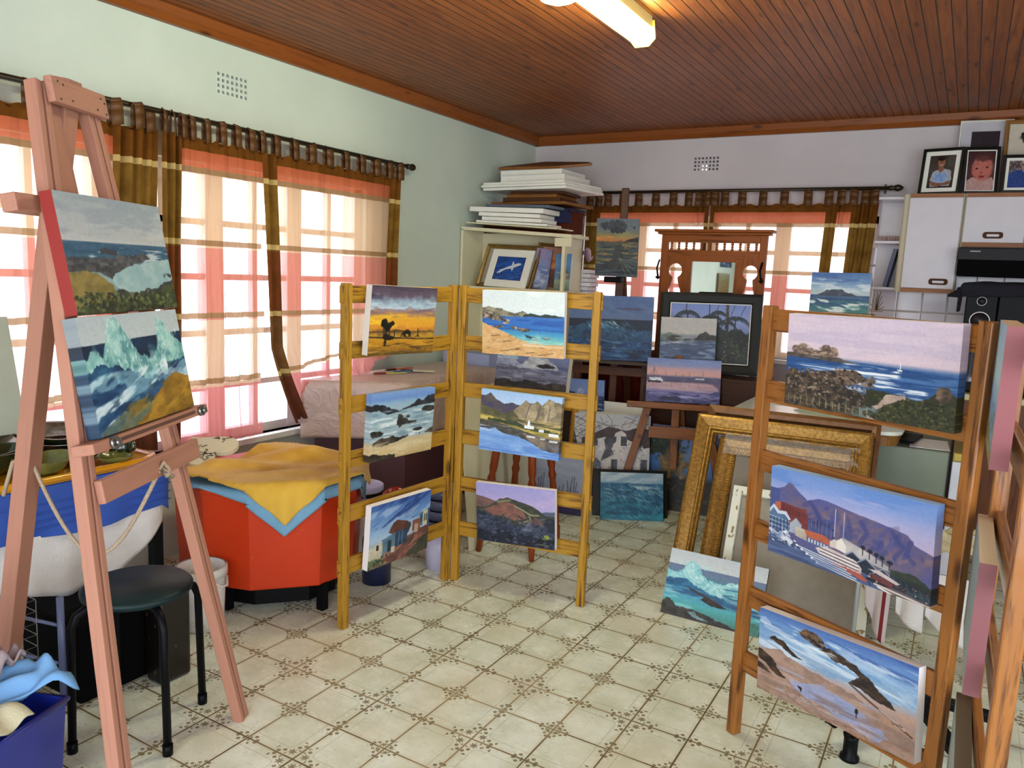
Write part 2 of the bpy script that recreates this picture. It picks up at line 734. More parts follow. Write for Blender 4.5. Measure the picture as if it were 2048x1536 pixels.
def framed(name, label, cat, c, th, ti, ro, w, h, prof, fmat, art=None, matte=None, group=None, picmat=None, glass=False, back=None):
    """frame with its picture; c = middle of the lower outer edge of the front; prof in metres from the outer edge"""
    u, v, n = axes(th, ti, ro)
    c = Vector([float(x) for x in c])
    dmax = max(p[1] for p in prof)
    cb = c - n * dmax
    t = thing(name, label, cat, c, group)
    rim(MB(), cb, u, v, n, w, h, prof).build('frame', fmat, t)
    ins = prof[-1][0]
    if matte:
        mw, mcol = matte
        rim(MB(), cb, u, v, n, w, h, [(ins - .004, .004), (ins + mw, .004), (ins + mw, .002)]).build('mount', mcol, t)
        ins += mw
    if art is not None:
        me = canvas_mesh('picture', art, cb + n * .003 + v * (ins - .003), u, v, n, w - 2 * ins + .006, h - 2 * ins + .006, 0, None)
        put_mesh('picture', me, picmat or paint_mat(), t)
    if back:
        b = MB()
        b._faces([cb + u * (s_ * (w / 2 - .01)) + v * y for s_, y in ((-1, .01), (1, .01), (1, h - .01), (-1, h - .01))], [(0, 1, 2, 3)])
        b.build('backing', back, t)
    return t
# ------------------------------------------------------------------ the pictures themselves
def art_sunset():
    a = Art(150, 116, 11)
    a.grad([(0, '4a3d4e'), (.12, '5b4a5a'), (.2, '7d8a9c'), (.3, 'a9c4d4'), (.34, '8a7480'), (.4, 'b08458'), (.46, 'dba32c'), (.58, 'e09a2c'), (.64, 'b8762e'), (.66, '7a5a2c'), (.72, 'b78a2e'), (.8, 'c0861e'), (.92, '94681e'), (1, '5b4520')], .12)
    a.streak('3e3346', .8, 3, 12, 0, .2, .5)
    a.streak('c3d3da', .7, 3, 22, .2, .34, .52)
    a.streak('6a5560', .6, 3, 24, .3, .44, .55)
    a.streak('f0c030', .8, 4, 24, .42, .6, .5, u1=.6)
    a.under([(0, .655), (.3, .65), (.38, .625), (.48, .64), (.6, .655), (1, .655)], '5a4424', .004, bot=[(0, .67), (1, .67)])
    a.under([(0, .725), (.2, .735), (1, .765)], '3a2c18', .004, bot=[(0, .745), (.25, .76), (1, .785)])
    a.streak('2e2414', .7, 4, 36, .74, .98, .56, u0=.15)
    a.streak('dba83a', .6, 4, 36, .7, .98, .58)
    a.poly([(.2, .73), (.24, .68), (.28, .7), (.38, .74), (.36, .78), (.22, .78)], '14100c', .01)
    for x, y, r in [(.2, .52, .03), (.22, .56, .05), (.3, .56, .035), (.33, .54, .03), (.26, .6, .04), (.23, .5, .022), (.19, .55, .03)]:
        a.blob(x, y, r, r * 1.3, '120e0a', .35)
    for x in (.205, .225, .25, .29):
        a.line([(x, .55), (x + .005, .74)], .006, '120e0a')
    a.line([(.37, .66), (.37, .75)], .007, '1a120c')
    a.blob(.56, .69, .055, .055, '16110c', .15)
    a.poly([(.5, .68), (.62, .66), (.62, .74), (.51, .74)], '16110c', .02)
    a.line([(.5, .67), (.475, .73)], .008, '16110c')
    a.blob(.565, .715, .025, .018, 'a8842e', .2)
    a.line([(.73, .62), (.73, .72), (.7, .74)], .006, '16110c')
    a.line([(.73, .7), (.75, .74)], .007, '16110c')
    a.blob(.24, .83, .02, .05, '2a2012', .4)
    a.signed(.85, .92, .06, '3a2c18')
    return a.grain()


def art_rocky_shore():
    a = Art(150, 116, 12)
    a.grad([(0, '7ea0d6'), (.1, '6d93d0'), (.16, '8fb0cc'), (.24, '9db8c6'), (.5, '9cb4bc'), (.7, 'a7b9bd'), (.74, 'c9b58c'), (.86, 'd4bd8c'), (1, 'b9a06c')])
    a.under([(0, .17), (.1, .16), (.2, .18), (.3, .25), (.42, .29), (.6, .24), (.72, .15), (.8, .17), (.9, .11), (1, .1), ], '3c3c44', .02, '1e2026', bot=[(0, .26), (.12, .25), (.25, .33), (.4, .31), (.6, .27), (.8, .25), (1, .24)])
    a.streak('e4ecec', .85, 4, 26, .28, .72, .53)
    a.streak('6f8f9e', .7, 4, 22, .26, .7, .56)
    for x, y, rx, ry in [(.45, .44, .05, .09), (.52, .47, .06, .05), (.62, .49, .1, .022), (.57, .4, .03, .022), (.74, .62, .07, .025), (.1, .6, .1, .04), (.06, .58, .05, .04), (.9, .32, .1, .045)]:
        a.blob(x, y, rx, ry, '20211f', .35, '4a4238')
    a.under([(.05, .73), (.14, .67), (.25, .68), (.35, .66), (.45, .7), (.6, .68)], '211f1c', .02, '57493a', bot=[(.05, .78), (.2, .79), (.4, .76), (.6, .7)])
    a.under([(.86, .68), (.94, .64), (1, .63)], '2b2822', .02, '5a4c3a', bot=[(.86, .69), (1, .72)])
    a.streak('dfd0a8', .6, 4, 26, .74, .97, .55)
    a.under([(0, .9), (.08, .88), (.2, .93), (.4, .94)], '24211c', .02, '4a3e30', bot=[(0, 1.1), (.4, 1.1)])
    a.poly([(.78, .66), (.79, .7), (.77, .72)], '1c1c1c')
    a.signed(.3, .96, .1, '2b241c')
    return a.grain()


def art_township():
    a = Art(150, 116, 13)
    a.grad([(0, '3f63a4'), (.2, '5b82bc'), (.4, '86aad0'), (.55, 'a9c2d8'), (1, '8a6a58')])
    a.streak('24407c', .85, 3, 10, 0, .38, .5, slant=.55)
    a.streak('b6cbe0', .6, 3, 12, .1, .5, .55, slant=.5)
    a.poly([(0, .9), (.3, .8), (.5, .72), (.75, .6), (1, .58), (1, 1), (0, 1)], '7a5046', .05, '5a3a36')
    a.dabs(120, (.2, .68, 1, 1), (.09, .012), ['8f5c4c', '6b4038', 'a37060', '4d3a34'], -.45, .2)
    a.poly([(.62, 1), (.7, .88), (1, .68), (1, 1)], '33382c', .06, '4c4a3a')
    a.rect(.82, .34, .9, .56, '4a7688'); a.rect(.88, .32, .97, .56, 'c8c09a'); a.rect(.96, .3, 1, .6, '39506a')
    for x in (.84, .9, .935):
        a.rect(x, .38, x + .018, .5, '27343c')
    a.rect(.7, .42, .84, .6, '7c4a3e', c2='935a48')
    a.rect(.74, .5, .8, .64, 'b4a080')
    a.poly([(.3, .5), (.38, .36), (.44, .33), (.62, .4), (.66, .47), (.56, .56), (.4, .55)], '5a342c', .02, '71443a')
    a.poly([(.56, .44), (.66, .42), (.68, .5), (.58, .7)], '43342f', .02)
    a.rect(.42, .52, .62, .76, '24384c', c2='34506a')
    a.line([(.48, .54), (.48, .76)], .004, '6d8ea4'); a.line([(.54, .53), (.54, .74)], .004, '6d8ea4')
    a.poly([(.2, .58), (.42, .52), (.42, .8), (.2, .84)], '5e8094', .01, '4a6a80')
    a.rect(.3, .62, .36, .8, '24343c')
    a.poly([(0, .66), (.22, .6), (.22, .86), (0, .92)], 'cfc8b0', .01, 'b9b096')
    a.rect(.12, .64, .16, .72, '2a2a2a')
    a.rect(.24, .8, .33, .88, 'a87868'); a.rect(.36, .74, .42, .84, 'c3bca4')
    a.blob(.1, .9, .12, .05, '3c4c3a', .4, '64704e')
    a.dabs(40, (.0, .84, .3, 1), (.03, .012), ['2d3b2c', '64704e', '8b8a6a'], -.3, .8)
    return a.grain()


def art_cove():
    a = Art(180, 136, 14)
    a.grad([(0, 'd7e2e2'), (.26, 'dfe8e6'), (.36, 'd6e3e6'), (.365, '3a6cb4'), (.55, '2f6ebc'), (.66, '4a9cc0'), (.76, '7cc0b8'), (.84, '9ac8b4'), (1, 'c8a878')])
    a.streak('eef2ee', .6, 3, 10, 0, .3, .55)
    a.streak('1f4f9c', .7, 4, 34, .37, .6, .55)
    a.streak('a5dcd8', .6, 4, 30, .55, .85, .56, u0=.3)
    a.under([(0, .27), (.1, .26), (.2, .27), (.3, .31), (.4, .34), (.5, .31), (.58, .35)], '5c5a48', .02, 'a09880', bot=[(0, .4), (.58, .39)])
    a.under([(.5, .37), (.6, .33), (.7, .36), (.76, .34), (.97, .36)], '2c3a34', .015, bot=[(.5, .385), (.97, .385)])
    for x, y, rx, ry in [(.05, .4, .06, .04), (.14, .42, .08, .04), (.22, .44, .05, .035), (.3, .46, .04, .025), (.2, .56, .06, .02), (.4, .57, .04, .025), (.52, .59, .07, .032), (.1, .36, .05, .02), (.3, .5, .05, .015)]:
        a.blob(x, y, rx, ry, '3c3530', .35, 'b8a58c')
    a.under([(0, .5), (.1, .55), (.2, .6), (.33, .66), (.45, .74), (.6, .79), (.8, .81), (1, .79)], 'cf9f62', .015, 'dcb47c')
    a.streak('f0e4c8', .7, 3, 40, .76, .84, .5, u0=.5)
    a.dabs(46, (.05, .68, .9, .97), (.04, .006), ['8a6238', 'a37a48', 'e4c594'], -.15, .25)
    for x, y in [(.26, .78), (.35, .9), (.24, .93), (.55, .94), (.7, .96), (.12, .7)]:
        a.line([(x, y + .01), (x + .1, y - .01)], .005, '5a4028', .8)
    a.poly([(.53, .66), (.63, .69), (.61, .72), (.55, .71)], '26465c')
    a.poly([(.54, .73), (.62, .72), (.6, .745), (.55, .75)], '6aa8a8')
    a.line([(.73, .7), (.8, .72)], .005, '33586a')
    a.signed(.8, .93, .08, '5a3a20')
    return a.grain()


def art_lake():
    a = Art(180, 136, 15)
    a.grad([(0, '9fc0e8'), (.2, 'b4cce6'), (.3, 'a8b4b8')])
    a.under([(0, .1), (.06, .1), (.12, .05), (.2, .15), (.3, .2), (.4, .17), (.5, .2), (.6, .16), (1, .2)], '5e564a', .01, '47405a', su=8, sv=8)
    a.under([(.42, .28), (.5, .2), (.56, .1), (.6, .14), (.66, .14), (.7, .09), (.76, .16), (.84, .04), (.92, .08), (1, .1)], 'a28f6e', .012, '756a52', su=10, sv=10)
    a.poly([(.6, .2), (.68, .14), (.72, .3), (.66, .44), (.55, .44)], 'b5a282', .05, '8d7f60')
    a.poly([(.78, .16), (.9, .07), (.95, .3), (.8, .4)], 'c2b08c', .06, '968768')
    a.under([(0, .24), (.16, .3), (.3, .36), (.4, .28), (.5, .42), (1, .46)], '67603c', .015, '4a4a30', bot=[(0, .42), (.5, .46), (1, .52)])
    for x0, x1 in [(.62, .56), (.74, .7), (.86, .84)]:
        a.line([(x0, .16), (x1, .42)], .006, '4b4552', .7)
    a.under([(0, .4), (.3, .45), (.5, .5), (1, .54)], 'b09a42', .01, '7e7a34', bot=[(0, .5), (.4, .57), (.7, .64), (1, .66)])
    a.streak('d9c26a', .8, 3, 40, .4, .64, .52)
    a.under([(.1, .47), (.25, .45), (.45, .46), (.6, .52), (1, .56)], '2f3a26', .03, '46502e', bot=[(.1, .5), (.45, .53), (.6, .57), (1, .6)])
    a.rect(.56, .5, .68, .55, 'eef0f0'); a.poly([(.6, .45), (.615, .4), (.63, .46), (.63, .54), (.6, .54)], 'f2f4f4'); a.rect(.74, .54, .8, .58, 'e6eaea'); a.rect(.86, .58, .98, .63, 'eceeee')
    a.under([(0, .49), (.25, .52), (.5, .58), (.75, .66), (1, .7)], '3c3d34', .012, '524c48', bot=[(0, .62), (.12, .64), (.2, .62), (.3, .68), (.5, .7), (.7, .8), (.8, .86), (1, .9)])
    a.poly([(.52, .64), (.7, .66), (.9, .72), (1, .74), (1, .9), (.78, .84), (.66, .78)], '8a7a66', .05, '5c5452')
    a.rect(.6, .66, .7, .69, 'd4d8da'); a.rect(.76, .68, .82, .7, 'c4cacc'); a.rect(.87, .69, .97, .72, 'ccd2d4')
    a.under([(0, .62), (.12, .64), (.2, .61), (.3, .68), (.5, .7), (.65, .77), (.8, .87), (1, .89)], '6d98d6', .012, '88aee0', su=4, sv=20)
    a.streak('4a78c4', .6, 3, 24, .8, 1, .5)
    a.streak('d8dde6', .6, 4, 40, .55, .68, .62, u1=.5)
    a.signed(.84, .84, .08, '3a2c30')
    return a.grain()


def art_hill():
    a = Art(180, 136, 16)
    a.grad([(0, '9a97cc'), (.3, 'aca0cc'), (.5, 'a89cbc')])
    a.streak('b9a6cc', .6, 3, 8, 0, .4, .52, slant=.3)
    a.under([(0, .22), (.1, .23), (.22, .28), (.3, .3), (.6, .36), (1, .46)], '5e4a4e', .01, '7a5a50')
    a.under([(.8, .4), (.9, .38), (1, .36)], '525a70', .01)
    a.under([(0, .42), (.14, .4), (.24, .32), (.3, .24), (.42, .21), (.55, .25), (.7, .3), (.8, .36), (.88, .44), (1, .44)], '46463c', .012, '33382e', su=10, sv=10)
    a.poly([(.24, .35), (.38, .26), (.5, .32), (.6, .42), (.68, .52), (.5, .58), (.2, .52), (.1, .46)], '6e4c44', .06, '8a5c4e')
    a.poly([(.74, .48), (.84, .5), (.86, .62), (.76, .64), (.66, .62)], '7c5248', .06, '5a4440')
    a.line([(.5, .34), (.6, .39), (.7, .46), (.8, .45)], .009, 'a8a67a', .8)
    a.line([(.68, .48), (.7, .54), (.56, .62)], .008, '9a9a72', .8)
    a.line([(.28, .3), (.36, .27), (.44, .25)], .012, '8e9264', .7)
    a.under([(0, .46), (.1, .5), (.2, .55), (.35, .58), (.45, .62), (.55, .68), (.65, .62), (.75, .6), (.85, .66), (.9, .5), (1, .46)], '1d2434', .05, '3a4054', su=8, sv=8)
    a.poly([(0, .78), (1, .82), (1, 1), (0, 1)], '10141f', .12, '1c2232')
    a.dabs(170, (.02, .5, .98, .98), (.035, .012), ['262e42', '3e465c', '545c72', '141826', '5e6478'], -.4, .6, .6)
    a.streak('8a92a4', .5, 6, 9, .52, .74, .6, u0=.1, u1=.8)
    a.blob(.9, .79, .03, .04, '7a8a3c', .4, '99a04c'); a.blob(.87, .83, .03, .02, '5a6a34', .4)
    a.line([(.8, .93), (.92, .94)], .006, '8a9068', .7)
    return a.grain()


def art_bay_rocks():
    a = Art(300, 186, 17)
    a.grad([(0, 'cdbccc'), (.2, 'd3c2d2'), (.42, 'd6c2cc'), (.47, '43689c'), (.56, '2d5690'), (.8, '3a5a8c'), (1, '2e3628')])
    a.streak('bfb2c8', .6, 3, 16, 0, .4, .52); a.streak('e0ced6', .5, 3, 12, 0, .4, .55)
    I0 = a.I.copy()
    a.under([(0, .43), (.4, .445), (1, .49)], '2f5890', .003, '23497e', su=4, sv=40)
    a.streak('5d86b8', .6, 4, 50, .46, .75, .55)
    for x, y, rx, ry in [(.07, .39, .035, .045), (.11, .37, .045, .06), (.16, .4, .035, .045), (.2, .41, .04, .04), (.26, .38, .035, .07), (.3, .39, .04, .06), (.27, .36, .02, .05), (.23, .42, .05, .03)]:
        a.blob(x, y, rx, ry, '5a4c46', .3, 'a8917c')
    a.dabs(70, (.04, .33, .36, .45), (.008, .014), ['b8a08a', '6e5a4e', '463a36', '947c6a'], 1.3, .3, .6, mask=((a.I[..., 0] < .72) & (a.I[..., 0] > a.I[..., 2] + .03)))
    a.under([(0, .42), (.1, .43), (.34, .43), (.46, .47)], '3a3634', .01, '5a504a', bot=[(0, .465), (.3, .475), (.46, .475)])
    a.streak('eef2f4', .95, 5, 44, .455, .58, .53, u0=.05, u1=.7)
    a.streak('e6eef2', .9, 5, 50, .56, .74, .55, u0=.4, u1=.85)
    a.line([(.702, .42), (.702, .475)], .002, 'f4f4f4'); a.poly([(.685, .475), (.715, .48), (.71, .492), (.69, .488)], 'f4f4f4')
    a.under([(0, .62), (.06, .58), (.12, .62), (.2, .6), (.3, .57), (.36, .54), (.44, .54), (.5, .58), (.56, .62)], '363028', .03, '6a5648', bot=[(0, 1), (.3, .98), (.4, .7), (.5, .64), (.56, .64)], su=22, sv=22)
    a.under([(0, .68), (.1, .62), (.2, .66), (.32, .66), (.42, .72), (.5, .76), (.62, .74), (.62, 1.1)], '2c2824', .03, '584a3c', bot=[(0, 1.1), (.62, 1.1)], su=24, sv=24)
    a.dabs(420, (0, .58, .56, .95), (.012, .006), ['6a5a4c', '7c6856', '1e1c1a', '3a322c', '948070', '24201e', '2e2a26'], .2, .8, .7); a.dabs(26, (0, .58, .3, .84), (.016, .009), ['a08c78', '8c7866'], .3, .5, .8)
    a.dabs(46, (.3, .53, .56, .68), (.02, .012), ['2a2420', '6a5a4c', '8a7462'], .1, .5, .85)
    a.under([(.52, .72), (.58, .7), (.68, .72), (.8, .74), (.86, .72), (.9, .64), (.94, .6), (1, .68)], '3a3c2a', .02, '2c3020', bot=[(.52, 1.1), (1, 1.1)], su=20, sv=16)
    a.blob(.93, .66, .04, .07, '3c322c', .3, '7e6654')
    a.poly([(.6, .84), (.64, .74), (.74, .71), (.75, .75), (.68, .8), (.58, .9), (.54, .96), (.6, 1), (.5, 1), (.5, .92)], 'bca696', .04, 'a08c80')
    a.poly([(.44, .92), (.56, .86), (.6, .9), (.54, 1), (.42, 1)], '5e7876', .1, '3e544e', .8)
    a.dabs(620, (.57, .75, 1, 1), (.008, .009), ['3c4224', '4a4c2a', '2a2e1c', '1c2016', '64623a', '30361f', '262a1a'], 1.3, .7, .7, mask=(a.I[..., 2] < .3))
    a.dabs(60, (.05, .86, .56, 1), (.02, .012), ['3a382c', '545040', '26241e'], 0, .6, .7)
    for i in range(13):
        x = .03 + i * .042
        a.line([(x, .88 + .002 * i), (x, .95 + .003 * i)], .0022, 'a89c74', .8)
    a.line([(.02, .905), (.54, .945)], .0016, '9a8e6a', .7)
    a.signed(.84, .77, .1, '0e0e0c')
    return a.grain()


def art_harbour():
    a = Art(300, 186, 18)
    a.grad([(0, '6e8ec8'), (.14, '7d98d0'), (.3, 'a9aad2'), (.5, 'c0b0ce'), (1, '46547c')])
    a.streak('5c84c6', .6, 3, 10, 0, .26, .5); a.streak('c6b8d4', .5, 3, 14, .1, .5, .55)
    mt = [(0, .24), (.04, .25), (.1, .2), (.13, .14), (.16, .16), (.2, .22), (.26, .29), (.33, .24), (.38, .24), (.5, .27), (.62, .3), (.8, .34), (.86, .36), (.9, .44), (1, .5)]
    a.under(mt, '55588c', .006, '6d6078', su=8, sv=8)
    a.dabs(120, (.25, .3, .98, .64), (.05, .02), ['7a6270', '8a7078', '474c84', '3c4480', '6a5c80'], -.8, .5, .5, mask=(a.V > np.interp(a.U, [p[0] for p in mt], [p[1] + .04 for p in mt])))
    for pts in [[(.6, .36), (.64, .46), (.6, .58)], [(.78, .38), (.84, .5), (.8, .62)], [(.88, .42), (.86, .55), (.9, .62)], [(.28, .3), (.34, .42), (.36, .5)]]:
        a.line(pts, .014, '38407c', .6)
    a.under([(0, .76), (.2, .8), (.5, .84), (1, .96)], '3e4c70', .01, '54648c', su=5, sv=30)
    a.rect(0, .24, .075, .56, '3a4478', c2='485490')
    for k in range(5):
        a.line([(.012 + .015 * k, .26), (.012 + .015 * k, .5)], .0016, '6a76a4', .7)
    a.rect(.04, .4, .26, .64, '7c3f3a', c2='6a3234'); a.poly([(.04, .4), (.09, .38), (.09, .48), (.04, .48)], 'b0604c'); a.poly([(.08, .38), (.2, .4), (.27, .46), (.27, .66), (.08, .6)], '7a3a36', 0, '683034')
    for k in range(6):
        a.line([(.1 + .022 * k, .42 + .006 * k), (.1 + .022 * k, .47 + .006 * k)], .003, '4a2428')
    for x, w_, y0, y1 in [(.27, .02, .48, .64), (.3, .016, .5, .64), (.33, .03, .46, .64), (.37, .05, .44, .66), (.43, .02, .52, .66)]:
        a.rect(x, y0, x + w_, y1, '2c3462', c2='4a5484')
        a.line([(x + w_ * .5, y0 + .02), (x + w_ * .5, y1)], .002, '7c86ac', .7)
    for x in (.445, .5):
        a.line([(x, .3 + (x - .44) * .2), (x, .6)], .0018, 'd4d4e4')
    a.poly([(.0, .52), (.03, .44), (.07, .5), (.11, .5), (.14, .54), (.15, .72), (0, .7)], '4c6488', 0, '5e789a')
    a.poly([(0, .5), (.03, .43), (.07, .49), (.12, .48), (.155, .56), (.14, .57), (.11, .52), (.06, .53), (.03, .47), (0, .54)], 'c4d0dc')
    for yy in (.57, .62, .67):
        a.line([(0, yy), (.15, yy + .02)], .0025, 'c4d0dc', .9)
        for k in range(6):
            a.line([(.012 + k * .024, yy + .012), (.012 + k * .024, yy + .04)], .0035, '24304c')
    a.poly([(.15, .6), (.19, .52), (.23, .58), (.23, .7), (.15, .7)], 'aab0b8', 0, '8c98a8')
    a.poly([(.19, .62), (.26, .62), (.27, .74), (.19, .72)], 'c2b8a8', 0, 'a89c90')
    a.poly([(.25, .62), (.38, .62), (.46, .68), (.42, .72), (.27, .7)], 'a5543f', 0, 'b8644a')
    a.poly([(.27, .69), (.42, .71), (.42, .77), (.27, .76)], '56648c')
    for k in range(7):
        a.rect(.28 + .02 * k, .7 + .003 * k, .29 + .02 * k, .74 + .003 * k, 'c4c8d0')
    a.poly([(.42, .66), (.45, .62), (.48, .66), (.5, .72), (.42, .72)], 'd0c4bc')
    a.poly([(.46, .63), (.5, .58), (.66, .66), (.78, .74), (.78, .78), (.47, .72)], 'c8c2bc', 0, 'a8a4a8')
    a.poly([(.46, .64), (.49, .59), (.52, .66), (.52, .74), (.46, .72)], 'e4dcd2')
    for x, y in [(.62, .62), (.66, .64), (.7, .655), (.735, .67), (.775, .69)]:
        a.line([(x, y), (x, y + .08)], .003, '20242c')
        a.blob(x, y - .005, .016, .022, '1e2630', .5)
    a.under([(.78, .76), (.84, .74), (.92, .74), (1, .82)], '27302e', .02, '3a4438', bot=[(.78, .84), (1, .9)])
    for x, y in [(.56, .74), (.64, .77), (.74, .82)]:
        a.poly([(x - .07, y + .05), (x, y - .05), (x + .08, y + .05), (x + .08, y + .12), (x - .06, y + .1)], '1c2430', 0, '2c3648')
        a.line([(x - .07, y + .05), (x, y - .045), (x + .08, y + .05)], .004, '8a94a4')
    a.poly([(.78, .8), (1, .88), (1, .98), (.78, .92)], '222c36', 0, '35424e')
    for k in range(6):
        a.line([(.8 + .035 * k, .82 + .012 * k), (.82 + .035 * k, .9 + .01 * k)], .002, '5a6a78', .7)
    a.poly([(.33, .78), (.4, .73), (.58, .78), (.62, .84), (.62, .9), (.36, .84)], 'd8d0cc', 0, 'b49a94')
    for yy in (.765, .8, .835):
        a.line([(.36, yy), (.6, yy + .045)], .004, '6a5a64')
        a.line([(.36, yy + .018), (.6, yy + .063)], .003, 'f0ece8')
    a.poly([(.4, .86), (.62, .9), (.66, .96), (.62, .96)], 'b0523e')
    a.poly([(.68, .85), (.8, .88), (.8, .94), (.66, .9)], '6a3a3c'); a.poly([(.66, .82), (.72, .8), (.84, .87), (.82, .89)], 'c8b8b8')
    a.line([(.66, .92), (1, 1)], .01, '2a2430'); a.dabs(40, (.66, .86, 1, .98), (.008, .005), ['d4c8c4', '8a4a44', '1c1c28'], 0, .3)
    for k in range(5):
        y = .82 + k * .03
        a.line([(.2 + k * .035, y), (.5 + k * .03, y + .06)], .0035, 'd8dce4', .95)
        a.blob(.205 + k * .035, y, .008, .012, 'f0f0f2', .1)
    a.poly([(.04, .74), (.1, .72), (.18, .8), (.16, .84), (.06, .8)], 'd8dce6', .01, '8a98b4'); a.poly([(.1, .72), (.13, .69), (.16, .76)], 'e8ecf0')
    a.poly([(0, .72), (.06, .72), (.08, .77), (0, .78)], 'ccd2de', .01, '5a6a90')
    a.dabs(50, (0, .72, .2, .86), (.012, .004), ['e8ecf2', '46547c', '2c3658'], .2, .3)
    a.line([(.02, .78), (.02, .66)], .0015, 'dfe4ee'); a.line([(.1, .74), (.1, .64)], .0015, 'dfe4ee')
    a.poly([(.72, .96), (.8, .93), (1, .98), (1, 1.05), (.9, 1.05)], '564a50', 0, '6a5a58')
    a.line([(.7, .95), (1, 1.0)], .006, 'd0c4bc'); a.line([(.72, .97), (.92, 1.05)], .006, 'dcd4d0')
    a.streak('6a7ca8', .5, 5, 30, .84, 1, .55, u1=.7)
    return a.grain(.02)


def art_beach_birds():
    a = Art(300, 186, 19)
    a.grad([(0, '4a6aac'), (.1, '5f86bc'), (.3, '7ea4c8'), (.45, '9db0c4'), (.55, 'b49a90'), (.75, '9a8078'), (1, '8a6650')])
    sl = [(0, .02), (.3, -.02), (1, -.1)]
    a.streak('3a5a9e', .7, 3, 12, 0, .2, .5, slant=-.1); a.streak('c9d9e6', .85, 4, 26, .08, .48, .53, slant=-.22); a.streak('6d98c4', .6, 4, 20, .12, .5, .52, slant=-.2)
    a.poly([(0, .12), (.05, .1), (.12, .18), (.25, .2), (.2, .26), (.05, .22)], 'b8cde0', .05, amt=.6)
    a.poly([(.46, .08), (.6, .1), (.8, .2), (1, .22), (1, .4), (.8, .3), (.6, .22)], '8fb0d4', .08, 'b4c8de', .7)
    a.poly([(0, .5), (.15, .42), (.35, .5), (.55, .56), (.75, .6), (1, .78), (1, 1), (0, 1)], 'a98c7c', .06, '8e7468')
    a.poly([(.18, .66), (.3, .7), (.46, .62), (.6, .66), (.72, .74), (.86, .86), (.78, .96), (.5, .86), (.3, .82)], '8898c4', .06, 'a0a8cc', .85)
    a.streak('c49878', .5, 4, 20, .55, 1, .55); a.streak('7c5a48', .5, 4, 24, .75, 1, .55); a.streak('a4b4d4', .5, 4, 24, .6, .95, .58, u0=.15, u1=.8)
    for pts in [[(.29, .12), (.33, .07), (.4, .07), (.45, .12), (.46, .2), (.4, .2), (.32, .17)], [(.42, .22), (.48, .17), (.56, .2), (.66, .24), (.78, .38), (.7, .37), (.6, .29), (.5, .27)], [(.07, .31), (.13, .29), (.22, .33), (.31, .43), (.24, .42), (.14, .36)], [(.6, .46), (.66, .36), (.7, .33), (.76, .34), (.82, .44), (.9, .55), (.8, .54), (.68, .47)], [(0, .52), (.04, .5), (.1, .56), (.15, .64), (.21, .74), (.16, .73), (.08, .67), (0, .62)], [(0, .66), (.06, .68), (.12, .75), (.04, .74), (0, .72)]]:
        a.poly(pts, '241d1a', .05, '4e3c30', su=24, sv=24)
    a.dabs(30, (.42, .2, .76, .36), (.02, .008), ['7a6a5c', '4a3a30'], .5, .3, .6, mask=(a.I.sum(-1) < 1.0))
    a.dabs(26, (.28, .06, .47, .2), (.02, .014), ['6a5040', '8a6a52'], .3, .6, .6, mask=(a.I.sum(-1) < 1.0))
    a.streak('e6ecf0', .8, 6, 20, .12, .26, .6, u0=.25, u1=.55)
    a.line([(.62, .46), (.74, .56), (.88, .66), (.98, .74)], .007, '4a362a', .8)
    a.line([(.8, .6), (.94, .7)], .006, 'e0d0c4', .6)
    a.blob(.31, .76, .013, .014, '1a1614', .2); a.line([(.31, .77), (.315, .8)], .003, '1a1614'); a.line([(.295, .75), (.32, .78)], .004, '1a1614')
    a.blob(.67, .73, .01, .03, '1a1614', .2); a.line([(.67, .74), (.67, .8)], .003, '1a1614')
    a.dabs(50, (.2, .82, .8, 1), (.02, .005), ['d4ac8c', '7a5844', 'b4948a'], .2, .3, .6)
    a.signed(.87, .68, .06, '2a1c16')
    return a.grain()


